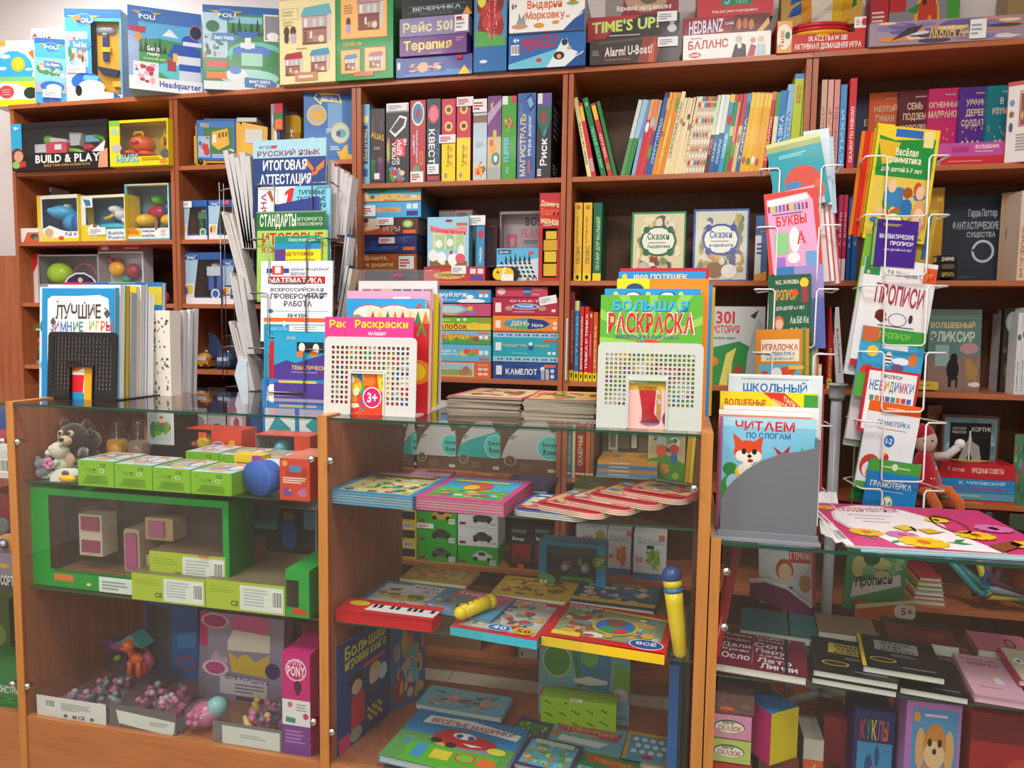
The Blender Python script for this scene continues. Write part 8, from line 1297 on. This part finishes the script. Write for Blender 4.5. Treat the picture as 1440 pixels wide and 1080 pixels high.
# craft ball boxes and birds
G = 'white craft ball boxes low on the fourth bookcase'
def bun(c,n): return [('r',0,0,100,100,'dcdee4'),('t','Bunchems',12,8,92,24,'5a6a78'),('t','Bunchems',11,7,91,23,'c8d4dc'),('t',n,8,52,28,64,'c03a48'),('i',34,30,86,80,'dcdee4 '+c,26,4,.28),('r',0,86,100,100,'2a78b8')]
cq('white craft ball box with number 400, half hidden',808,852,742,2.72,Z6,.08,[('r',0,0,100,100,'d8dce4'),('r',0,0,4,100,'2a78b8'),('t','400',20,18,56,34,'b83a58'),('e',80,20,16,16,'b8a830')],'d8dce4',cat='toy box',name='toy_box',group=G)
cq('white craft ball box with orange giraffe figure',853,886,747,2.69,Z6,.08,bun('e0782c e89050 d86a24','60'),'dcdee4',cat='toy box',name='toy_box',group=G,stickers=((80,-2,100,10,'f06a3c'),))
cq('white craft ball box with green crocodile figure',890,936,750,2.66,Z6,.08,bun('8ab83a 6a9a30 a8c848','50')+[('r',40,26,62,34,'222')],'dcdee4',cat='toy box',name='toy_box',group=G,stickers=((76,2,92,12,'f06a3c'),))
def birds(o,w,d,h):
    for x,c,c2 in ((.38,'c83a68','b8c8b0'),(.68,'78b82c','d0dcd8')): toy(o,'toy_bird',lambda b: (b.ball(w*x,.04,h*.42,w*.08,.03,h*.11,c2),b.ball(w*(x+(.07 if x < .5 else -.07)),.03,h*.56,w*.05,.02,h*.08,c)))
    toy(o,'toy_perch',lambda b: b.box(w*.3,.03,h*.12,w*.8,.05,h*.2,'2f9a30'))
windowbox('turquoise window box with two toy birds, back of the middle shelf','toy package',spot(757,851,764,2.12,S2),.07,(12,8,86,96),'1f90c4','2a5468',[('e',92,36,12,16,'4a8a3c'),('l',86,28,98,44,'c8dca8',3),('e',10,82,16,14,'4a9a4a'),('t','55',2,84,14,94,'f0f0f0')],birds)
# --- middle counter, middle shelf
M2 = lambda c,pal,sd,x=(): [('r',0,0,100,100,c),('i',6,10,94,92,pal,60,sd,.12)]+list(x)
r_ = bk('red toy piano book with yellow disc and black and white keys',472,608,870,1.728,S2,.085,[('r',0,0,100,100,'d41c28'),('e',16,34,11,20,'e8c81c'),('p',[(30,30),(100,34),(98,84),(27,80)],'dcdce0')]+[('r',32+6*i,30,36+6*i,56,'1a1a1c') for i in (0,1,3,4,6,7,8,10)],'d41c28',.032,yaw=-1,cp='c81824',cat='toy piano',name='toy_piano')
bk('white and blue book lettered Когда мы, behind the toy piano',500,620,850,1.83,S2,.19,M2('3a90c8','dfe4e4 d8b040 c84a50 e0c850 e8c8a0 5a8a3a',7,[('p',[(40,6),(100,10),(100,44),(30,40)],'e0e2e4'),('t','КОГДА МЫ',44,12,88,22,'9a2a4c'),('t','ОБ ГНЕВИ',56,26,92,36,'9a2a4c')]),'3a90c8',.012,yaw=-4)
bk('yellow picture book at the far left of the middle shelf',562,655,815,2.05,S2+.0,.14,M2('c8a02c','c8a840 e0b8a0 c85a40 d8c060 8a9a4a',3),'c8a02c',.012,yaw=-3)
r = bk('blue blister card holding the yellow toy microphone',590,690,866,1.80,S2+.024,.17,[('r',0,0,100,100,'4a8ab8'),('p',[(20,0),(100,0),(90,60),(10,70)],'c8607c'),('t','Karaoke',24,6,60,20,'ece4e8'),('i',0,34,60,96,'5a90b8 c87a90 e0c8b0 6a9a50 8a4a5a',20,4,.2)],'4a8ab8',.006,yaw=-10,cat='blister card',name='blister_card')
b = MB(); b.tube([(0,0,0),(.03,.055,0),(.05,.092,0)],[.017,.019,.021],'e0c01c',12); b.ball(.05,.092,0,.023,.023,.021,'e0c01c'); b.ball(0,0,0,.018,.018,.017,'e8cc20'); 
for k in range(4): b.ball(.012+.009*k,.02+.018*k,.0175,.004,.004,.003,'8a6a10',8,5)
o = b.build('toy_microphone','plastic'); P_ = onZ(648,862,S2+.05); o.location = P_; tag(o,'yellow toy microphone lying on the blue blister card','toy microphone')
bk('thick book lettered Светофор with 40 and 50 badges and turquoise edge',633,755,896,1.722,S2,.24,M2('c02c34','b8b4b0 8a8888 c8c8c8 b03a3a d8a050 7a8a90 5a5a60',5,[('r',40,6,80,14,'e4dcdc'),('t','СВЕТОФОР',42,7,78,13,'b82830'),('e',52,86,14,9,'e0e8f0'),('e',52,86,13,8,'2a68b4'),('t','40',44,81,60,90,'e8ecf4'),('e',80,86,12,9,'e0a82c'),('t','50',72,82,88,90,'6a3018')]),'c02c34',.022,yaw=-7,F=[('r',0,0,100,100,'3ab4cc')],cover=.001,cp='2ca0b8')
bk('thick red book lettered Круглый год with yellow edge',761,934,912,1.722,S2,.235,M2('c81c24','8a9a78 c8b098 5a7a50 e0d8c8 a84a3a 6a8ab0 d8a040 7a6a60',8,[('r',0,88,100,100,'c81c24'),('t','КРУГЛЫЙ',6,5,36,12,'f0e8e8'),('t','ГОД',14,13,28,20,'f0e8e8'),('p',[(38,8),(98,16),(98,22),(38,14)],'e0b82c'),('e',54,52,20,24,'c8a82c'),('e',54,52,17,20,'2a6ab8'),('e',54,44,8,9,'8a4a30'),('e',50,62,8,9,'3a8a50'),('e',60,64,6,7,'c83a34'),('r',6,82,30,92,'e8cc40'),('e',84,86,14,12,'e0e4f0'),('e',84,86,13,11,'1c4c98'),('t','ВСЁ',76,79,92,88,'e8ecf4')]),'c81c24',.024,yaw=-6,F=[('r',0,0,100,100,'ecc81c')],cover=.001,cp='e0b81c')
bk('teal and blue book lettered Колокольчик, behind the thick red one',800,920,862,1.99,S2,.18,M2('1c5a74','1c6484 8a5a90 c8a080 e0c060 2a7a9c d8d0c8',9,[('t','КРУГЛАЯ СКАЗКА',24,4,82,12,'d8b040'),('r',0,80,100,94,'e0b040')]),'1c5a74',.016,yaw=-4)
bk('yellow thin book behind the traffic light one',690,800,838,2.0,S2,.16,M2('d8b030','d8b030 c84a3a e0c860 8a6a30',3,[('t','25',60,8,80,20,'8a3a20')]),'d8b030',.012,yaw=-3)
r = empty('toy_microphone',(xat(957,1.735,S2),1.74,S2),'upright yellow toy microphone with blue head, leaning on the counter panel','toy microphone'); r.rotation_euler = (R(-6),R(-8),0)
b = MB(); b.lathe([(.008,0),(.016,.01),(.019,.08),(.021,.13),(.022,.155)],'e8cc1c',16); b.build('handle','plastic',r); b = MB(); b.lathe([(.0225,.155),(.0235,.16),(.0225,.165)],'2a78b0',16); b.ball(0,0,.195,.024,.024,.022,'2a4c8c'); b.ball(0,0,.175,.023,.023,.016,'e8cc1c'); b.build('head','plastic',r)
# --- middle counter, bottom
bo = [('r',0,0,100,100,'1c3c7c'),('t','Большая',14,5,94,17,'d8d03a',2),('t','игровая книга',14,19,94,29,'d8d03a',2),('r',50,31,92,35,'c84a5a'),('e',34,42,14,8,'1c1c20'),('e',36,48,10,7,'d8a890'),('e',72,44,12,8,'d8b050'),('e',70,50,10,7,'e0b8a0'),('p',[(26,56),(50,54),(52,84),(24,86)],'c02c38'),('p',[(56,56),(86,56),(80,76),(58,74)],'2c3c70'),('e',88,50,9,8,'b8d0e8'),('e',34,92,12,7,'8a9a8a')]+[('r',56+5*(j % 2)+10*i,76+3.5*j,61+5*(j % 2)+10*i,79.5+3.5*j,'d8c84a') for j in range(4) for i in range(3)]+[('r',2,86,22,100,'c83a6a')]
a = Vector((xat(478,1.76,S0),1.745,S0)); bb_ = Vector((xat(546,1.98,S0),1.98,S0)); yw = math.degrees(math.atan2(bb_.y-a.y,bb_.x-a.x)); ww = (bb_-a).length
book('tall spiral book lettered Большая игровая книга, standing slanted in the corner','book',a,ww,.012,.305,frame(yw,0)[0],'y','L','1c3c7c','c8d4dc',bo,name='book',m='gloss')
b = MB(); [b.lathe([(.006,-.0012),(.006,.0012)],'7ab0d0',8,(-.003,.006,.012+.0125*k),'z',False) for k in range(25)]; o = b.build('spiral_binding','plastic'); o['kind'] = 'stuff'; o.parent = [q for q in bpy.data.objects if q.get('label','').startswith('tall spiral')][0]
book('glossy blue and orange picture book standing behind the tall spiral book','book',Vector((xat(548,1.99,S0),1.995,S0)),.14,.012,.29,frame(62,0)[0],'y','L','1c6a90','d0d4d8',[('i',0,0,100,100,'2a6a98 c87a50 6ab0c0 d8b090 c8a030 8a3a50',40,6,.2)],name='book',m='gloss')
bk('blue book lettered Весёлые машинки with a red toy car face',532,700,1078,1.722,S0+.02,.25,[('r',0,0,100,100,'2c80bc'),('i',0,46,100,100,'5a9a50 e8a850 3a90c0 8a8a90 4a8a3c',16,4,.2),('p',[(14,10),(50,6),(98,16),(96,28),(54,22),(12,26)],'e8e8ea'),('t','ВЕСЁЛЫЕ МАШИНКИ',18,11,92,22,'b02838'),('e',56,46,28,13,'c0202c'),('e',46,38,14,9,'c0202c'),('e',54,38,10,6,'e8ecf0'),('e',50,39,3,4,'2a5a9a'),('e',60,39,3,4,'2a5a9a'),('e',34,54,5,5,'222'),('e',48,58,5,5,'222'),('p',[(56,51),(74,51),(64,55)],'eee'),('e',86,54,8,6,'e0d83a'),('r',16,64,92,100,'5ab02c'),('r',22,66,32,90,'3a90c8'),('r',38,70,54,86,'e0c838'),('e',66,76,9,9,'d8402c'),('e',66,76,7,7,'7ac03a'),('e',84,78,8,8,'e8702c')],'2c80bc',.02,yaw=-6,cp='c8d0d0')
bk('pale blue book lettered Места, behind the red car book',585,705,1000,2.0,S0+.02,.12,M2('6ab0c8','6ab0c8 c88a6a 8ac0d0 3a7aa0 e0a090',4,[('t','МЕСТА',44,50,70,68,'9a3a5a')]),'6ab0c8',.016,yaw=-3)
bk('tablet toy with violet frame and blue picture, bottom shelf',722,800,1066,1.80,S0+.01,.14,M2('4a3478','5ab0d0 8ac8e0 e08a3a 58a848 c8d8a0',5,[('r',14,8,86,22,'c8dcc0')]),'4a3478',.014,yaw=-8,cat='toy tablet',name='toy_tablet')
bk('violet and green book between the car book and the toy tablet',692,740,1060,1.85,S0,.2,M2('4a3a78','4a8a3c 5a4a88 6ab0b8 8ac04a',6),'4a3a78',.016,yaw=-12)
bk('turquoise book with a pink title band, behind the toy tablet',768,872,1040,1.93,S0,.13,[('r',0,0,100,100,'6aa8c0'),('p',[(4,10),(96,20),(90,56),(8,44)],'b83a6c'),('t','ГОВОРЯЩИЙ',20,16,88,36,'e0a850',-3),('l',26,42,80,50,'e0a8b8',1),('p',[(14,60),(80,66),(70,86),(12,82)],'dce0e0'),('e',6,56,8,10,'c8702c')],'6aa8c0',.016,yaw=-5)
bk('green book with orange title band, beside the toy tablet',800,890,1075,1.80,S0,.12,[('r',0,0,100,100,'2c8a50'),('p',[(10,8),(96,20),(96,50),(20,34)],'d85a24'),('t','ГОВОРЯЩИЕ',30,18,88,32,'e8b850',-3),('p',[(8,56),(80,62),(78,84),(6,80)],'8ac0d8'),('t','ЧЬИ ДИКТАНТЫ',14,60,74,74,'2a5a80',-3)],'2c8a50',.014,yaw=-6)
bk('yellow framed activity pad with rows of white discs',873,936,1040,1.90,S0,.15,[('r',0,0,100,100,'d8a82c'),('r',8,10,96,96,'5aa0c0')]+[('e',22+20*i+(j % 2)*8,24+20*j,7,7,'dde8ee') for i in range(4) for j in range(3)]+[('e',56,80,14,8,'c83a4c')],'d8a82c',.014,yaw=-4)
cq('pale blue carton with plane and bird pictures',757,884,905,2.10,S0,.06,[('r',0,0,100,100,'7ab8cc'),('p',[(36,10),(80,14),(78,60),(46,56)],'2a90b8'),('p',[(36,10),(40,10),(50,56),(44,60)],'4a8a3c'),('e',20,26,16,22,'c8d8b0'),('e',20,26,15,20,'4a9a3c'),('e',56,18,10,12,'6ac060'),('p',[(38,48),(56,42),(76,46),(76,50),(58,54),(40,52)],'e4e8ec'),('p',[(84,20),(100,30),(100,60),(80,60)],'78b83a'),('e',10,74,9,13,'c8485c'),('t','DigiBirds',22,56,58,78,'d88a50',-6),('t','ПТИЦА С ЦИФРАМИ',36,84,60,90,'2a4a5a'),('e',90,62,8,9,'e4c8dc'),('e',70,82,7,12,'2a5a9c'),('e',78,80,5,10,'e0b83a'),('t','Silverlit',84,88,98,94,'1c3c70')],'7ab8cc')
cq('lime green lattice cut box in front of the pale blue bird carton',760,866,985,2.03,S0,.06,[('r',0,0,100,100,'9ac81c')]+[('p',[((k*37) % 92+3,(k*23) % 76+12),((k*37) % 92+3+(k % 4)*1.6+1.5,(k*23) % 76+9),((k*37) % 92+7,(k*23) % 76+16)],'4a6a14') for k in range(46)],'9ac81c',ct='a8d82c',cat='lattice box',name='lattice_box',stickers=((40,-6,56,4,'e8e8e8'),))
cq('thick bright blue book standing edge on beside the panel',936,950,935,1.80,S0,.2,[('r',0,0,100,100,'1c64b4')],'1c64b4',cr='1c3c3c',cat='book',name='book')
for i in range(3): cq(['first','second','third'][i]+' dark thin folder beside the thick blue book',951+i*4,954+i*4,925-i*12,1.80+.01*i,S0,.22,None,['2c3a3c','1c2c2c','3a4a44'][i],cat='folder',name='folder',group='dark thin folders beside the blue book')
cq('brown carton on the third bookcase\'s bottom shelf',583,676,860,2.70,Z7,.15,None,'8a6a4c',cat='carton',name='carton')
for i,(x,c) in enumerate(((716,'b02838'),(726,'4a8a60'),(730,'d8d8dc'))): cq(['red spine','green spine','white cover with grey jug picture'][i]+' on the third bookcase\'s bottom shelf',x,x+(8,4,26)[i],850,2.68,Z7,.15,None if i < 2 else [('e',50,50,30,30,'6a6e74'),('e',14,92,6,4,'555')],c,cat='book',name='book',group='books low on the third bookcase')
# --- low right counter
nb = [('r',0,0,100,100,'6e1030')]+[('t',t,x0,y0,x1,y1,'e0d0d8') for t,x0,y0,x1,y1 in (('Алиса',6,4,38,12),('ПАРИЖ',44,3,84,9),('Bretagne',46,12,80,18),('Лондон',4,18,36,28),('Сон',42,22,74,36),('Дали',4,34,38,46),('Перу',44,40,78,54),('Крым',6,50,36,60),('Альбом',48,56,80,62),('Осло',6,64,38,80),('Лето',46,66,84,78),('Линии',50,80,90,94))]+[('r',40,4,41.5,90,'9a5a74'),('r',76,0,80,100,'14141a')]
bk('burgundy notebook covered in white lettering with black elastic',1004,1135,952,1.735,SL+.004,.2,nb,'6e1030',.02,yaw=-7,cp='e8e6e2',cat='notebook',name='notebook')
bk('teal notebook lying behind the burgundy one',1040,1150,880,1.96,SL,.16,[('r',0,0,100,100,'1c6a74'),('r',62,0,66,100,'101418')],'1c6a74',.022,yaw=-6,cat='notebook',name='notebook')
wj = lambda c,x: [('r',0,0,100,100,'111213'),('r',0,0,5,100,c),('p',[(22,14),(78,16),(76,46),(20,44)],x),('t','WRECK',28,17,70,25,'222',-1),('t','THIS',30,27,56,34,'222',-1),('t','JOURNAL',27,36,73,43,'222',-1),('l',40,52,74,60,'7a7c80',2),('e',28,74,17,7,'c8a82c'),('e',28,74,15,5.6,'2a2410'),('l',50,86,90,92,'6a6c70',1)]
for i,(lb,x0,x1,Y,z,c,x,d) in enumerate((('lowest black notebook under the gold labelled one',1141,1262,1.735,SL,'222','222',.2),('black notebook with gold paper label, left of the topmost one',1143,1264,1.738,SL+.017,'1a1a1a','c8b050',.2),('black notebook with silver label at the right of the overlapping three',1265,1363,1.735,SL,'111','a8aaac',.19),('black notebook with yellow spine and silver label, topmost',1213,1330,1.75,SL+.034,'d8b020','a8aaac',.19))):
    bk(lb,x0,x1,950,Y,z,d,wj(c,x),'111213',.016,yaw=-8,cp='e6e6e4',cat='notebook',name='notebook',grp='black notebooks in the low counter')
bk('pink notebook lettered Мамочка with small girl drawing',1370,1450,980,1.74,SL,.22,[('r',0,0,100,100,'d8a0b8'),('t','Я люблю тебя',12,8,80,14,'9a4a6a'),('t','МАМОЧКА!',20,17,80,25,'8a3a5a'),('e',62,48,6,4,'e0c050'),('p',[(56,52),(68,52),(72,66),(54,66)],'d8d4dc'),('l',20,76,80,80,'b8708a',1)],'d8a0b8',.016,yaw=-7,cp='e0b8c8',cat='notebook',name='notebook')
bk('crimson edged notebook with drawn face at the right edge',1432,1500,960,1.80,SL+.02,.18,[('r',0,0,100,100,'c8c0a8'),('r',0,0,8,100,'b02848'),('e',30,40,12,10,'eee'),('e',30,40,4,4,'222')],'b02848',.014,yaw=-7,cat='notebook',name='notebook')
bk('maroon notebook behind the black ones',1250,1350,905,1.98,SL,.15,[('r',0,0,100,100,'6a2028'),('r',0,0,100,30,'1c1c20'),('l',60,50,90,80,'9a5a60',3)],'6a2028',.03,yaw=-6,cat='notebook',name='notebook')
bk('brown cardboard pad lying behind the black notebooks',1150,1235,880,1.99,SL,.13,[('r',0,0,100,100,'8a705c')],'8a705c',.026,yaw=-5,cat='notebook',name='notebook')
bk('pink card with girl drawing behind the pink notebook',1375,1460,895,1.99,SL,.12,[('r',0,0,100,100,'c06a80'),('o',66,50,9,24,'4a2a28',.3)],'c06a80',.02,yaw=-5,cat='notebook',name='notebook')
r = empty('giant_pen',(xat(1000,1.76,SL),1.745,SL+.002),'tall red and silver pen case leaning at the left of the low counter','pen'); tp_ = Vector((xat(1042,2.0,.84),2.0,.84))-Vector(r.location)
b = MB(); b.tube([(0,0,0),tuple(tp_*.1),tuple(tp_*.85)],[.005,.013,.016],'b81420',12); b.build('pen_body','plastic',r); b = MB(); b.tube([tuple(tp_*.85),tuple(tp_*.95),tuple(tp_*1.08)],[.0165,.0145,.003],'b0b8bc',12); b.build('pen_tip','steel',r)
b = MB(); P2 = onZ(1062,835,.70); b.prism([(-.07,0),(.1,-.05),(.1,-.02),(.03,.03),(-.03,.045),(-.07,.04)],(0,.02),'7a2c64'); b.prism([(-.07,.041),(-.03,.046),(.03,.031),(.1,-.019),(.1,-.015),(.03,.036),(-.03,.051),(-.07,.046)],(-.002,.022),'e4dcdc'); o = b.build('brochure','gloss'); o.location = onY(1090,842,2.18); tag(o,'curling violet magazine in the lowest pocket of the white rack','magazine')
for i in range(6):
    bk(['lowest','second','third','fourth','fifth','topmost'][i]+' exercise book of the pile on the far shelf, behind the white rack',1283+2*i,1330-i,850,2.66,Z6+.016*i,.2,[('r',0,0,100,100,['c8b890','c84a3a','e0d8c0','7aa84a','e0c040','c8384a'][i])],['c8b890','c84a3a','e0d8c0','7aa84a','e0c040','c8384a'][i],.014,cat='exercise book',name='exercise_book',grp='exercise books piled on the fifth bookcase')
b = MB(); rn = random.Random(3)
for k in range(9): b.tube([(rn.uniform(-.1,.1),0,rn.uniform(.06,.16)),(rn.uniform(-.02,.06),-.02,rn.uniform(.02,.08)),(.14+rn.uniform(-.02,.02),0,rn.uniform(0,.03))],[.012,.016,.008],['2a6a6a','3a8a90','5a3a4a','c8b02c','8a94a0','2a5a8a'][k % 6],6)
o = b.build('wrapped_folders','gloss'); o.location = (xat(1370,2.66,Z6),2.66,Z6+.03); tag(o,'loose heap of crumpled coloured film sleeves on the far shelf','film sleeves',None,'stuff')
# bottom of the low counter
B0 = .1205
ms = lambda c: [('r',0,0,100,100,c),('e',50,50,36,30,'3a3a30'),('e',50,52,34,26,'e8e8dc'),('t','МИР',34,22,62,42,'4a5a40'),('t','СКАЗОК',24,46,78,68,'c8502c')]
G = 'small story boxes stacked in the low counter'
zc = [zat(1025,v,1.74) for v in (1111,1072,1038,1003)]
for lb,i,c,x0,x1,F in (('red',0,'c02c28',992,1056,ms('c02c28')),('pale green',1,'b8cc6c',994,1055,ms('b8cc6c')),('pink',2,'d890b8',995,1056,ms('d890b8')),('dark flowery',3,'6a4a4c',998,1060,[('i',0,0,100,100,'6a4a4c 8a3a48 4a5a3c 7a5a60',14,3),('r',24,66,54,84,'f05a2c')])):
    zt = zat(1025,(1074,1040,1005,976)[i],1.74); carton(lb+' story box in the stack at the low counter\'s left','story box',x0,x1,0,1.74,zc[i],.1,F,c,name='story_box',group=G,h=zt-zc[i]-.0008)
zb_ = zc[0]; cq('plain grey box at the foot of the story box stack',990,1058,0,1.742,B0,.1,None,'5a4a44',cat='carton',name='carton',h=zb_-B0-.001)
P3 = spot(1091,1123,1011,1.73,zat(1091,1078,1.73),12); mb = MB(); mb.box(-.0,0,0,.085,.09,.125,'d8d01c',('e0cc14','c81c6c','b01c68','d8d01c','1c70a8','888')); o = mb.build('cube_box','gloss'); o.location = P3[0]+Vector((-.014,.0,0)); o.rotation_euler = (0,0,R(38)); tag(o,'cube box with magenta, yellow and blue sides beside the story boxes','cube box')
cq('plain dim box under the magenta and yellow cube',1062,1118,0,1.76,B0,.08,None,'6a3028',cat='carton',name='carton',h=P3[0].z-B0-.001)
for i,(lb,x0,x1,y,Y,c,F) in enumerate((('small white and orange box right of the cube',1124,1152,1040,1.80,'c8c0bc',[('i',0,20,100,100,'d85a38 e8a83a c8384a e0d8c0',10,3,.3),('r',10,26,46,42,'f06a30')]),('dark red box with small window, before the rack\'s foot',1152,1188,1010,1.86,'8a1c30',[('r',20,40,70,80,'5a1420'),('l',24,44,60,70,'c8a0a8',3)]),
   ('blue box lettered Куклы with water picture',1192,1248,1000,1.79,'1c2c6c',[('i',10,22,96,100,'3a90c8 2a70b0 6ab0d8 1c508c',12,3,.3),('e',50,60,16,22,'c8584a')]+[('t',l,16+14*j,6,28+14*j,20,['c83a3c','3a8a50','d8c030','a84a90','d8702c'][j]) for j,l in enumerate('КУКЛЫ')]),
   ('violet box with light brown toy dog picture',1262,1338,988,1.745,'a870b8',[('r',12,4,94,100,'4a8ac0'),('e',53,48,26,16,'b8844c'),('e',53,47,11,9,'dcc09a'),('e',28,27,9,12,'d0a068'),('e',80,27,9,12,'d0a068'),('e',54,24,21,12,'c07c3c'),('e',54,30,19,8,'dcb890'),('e',45,23,4,2.4,'2a1810'),('e',63,23,4,2.4,'2a1810'),('e',54,28,4,1.8,'3a2418'),('e',38,56,10,8,'d8b890'),('e',70,56,10,8,'d8b890'),('e',20,9,6,3,'d8883a'),('l',34,6,84,9,'d8b8e0',1)]),
   ('red box at the right edge of the low counter',1352,1460,1008,1.745,'a01c28',[('r',0,0,100,100,'a01c28'),('r',0,0,100,16,'6a141c'),('e',66,40,26,16,'b83a34'),('r',46,70,90,94,'6a4a48')]))):
    cq(lb,x0,x1,y,Y,B0,.1,F,c,group='boxes at the bottom of the low counter')
for i in range(7): bk(['lowest','second','third','fourth','fifth','sixth','topmost'][i]+' yellowed paper pad of the stack behind the story boxes',1008,1092-i*2,990,2.0,.30+.019*i,.12,None,'a89878',.018,cp='9a9078',cat='paper pad',name='paper_pad',grp='yellowed paper pads in the low counter')
cq('dark box under the yellowed paper pads',1006,1094,0,2.0,B0,.12,None,'3a2c28',cat='carton',name='carton',h=.30-B0-.001)
# things behind the left counter, low on the second bookcase
for i,(x0,x1,y,c,F) in enumerate(((265,292,545,'1c1c1e',[('r',4,6,96,12,'c8c8c8'),('r',0,40,100,100,'c8c8cc'),('e',60,70,26,14,'8a8a90')]),(293,318,545,'3a2c30',[('r',0,50,100,100,'b8b4bc'),('r',34,70,66,94,'2c2c30')]),(320,346,560,'d8a0b0',[('e',50,60,34,30,'e8d0d8'),('e',50,60,16,14,'b84a70')]),(352,368,556,'2a5a9c',[]))):
    cq(['black topped white','dark brown and grey','pale pink','plain blue'][i]+' gadget box behind the glass, low on the second bookcase',x0,x1,y,2.67,ZL[4],.1,F,c,group='gadget boxes low on the second bookcase')
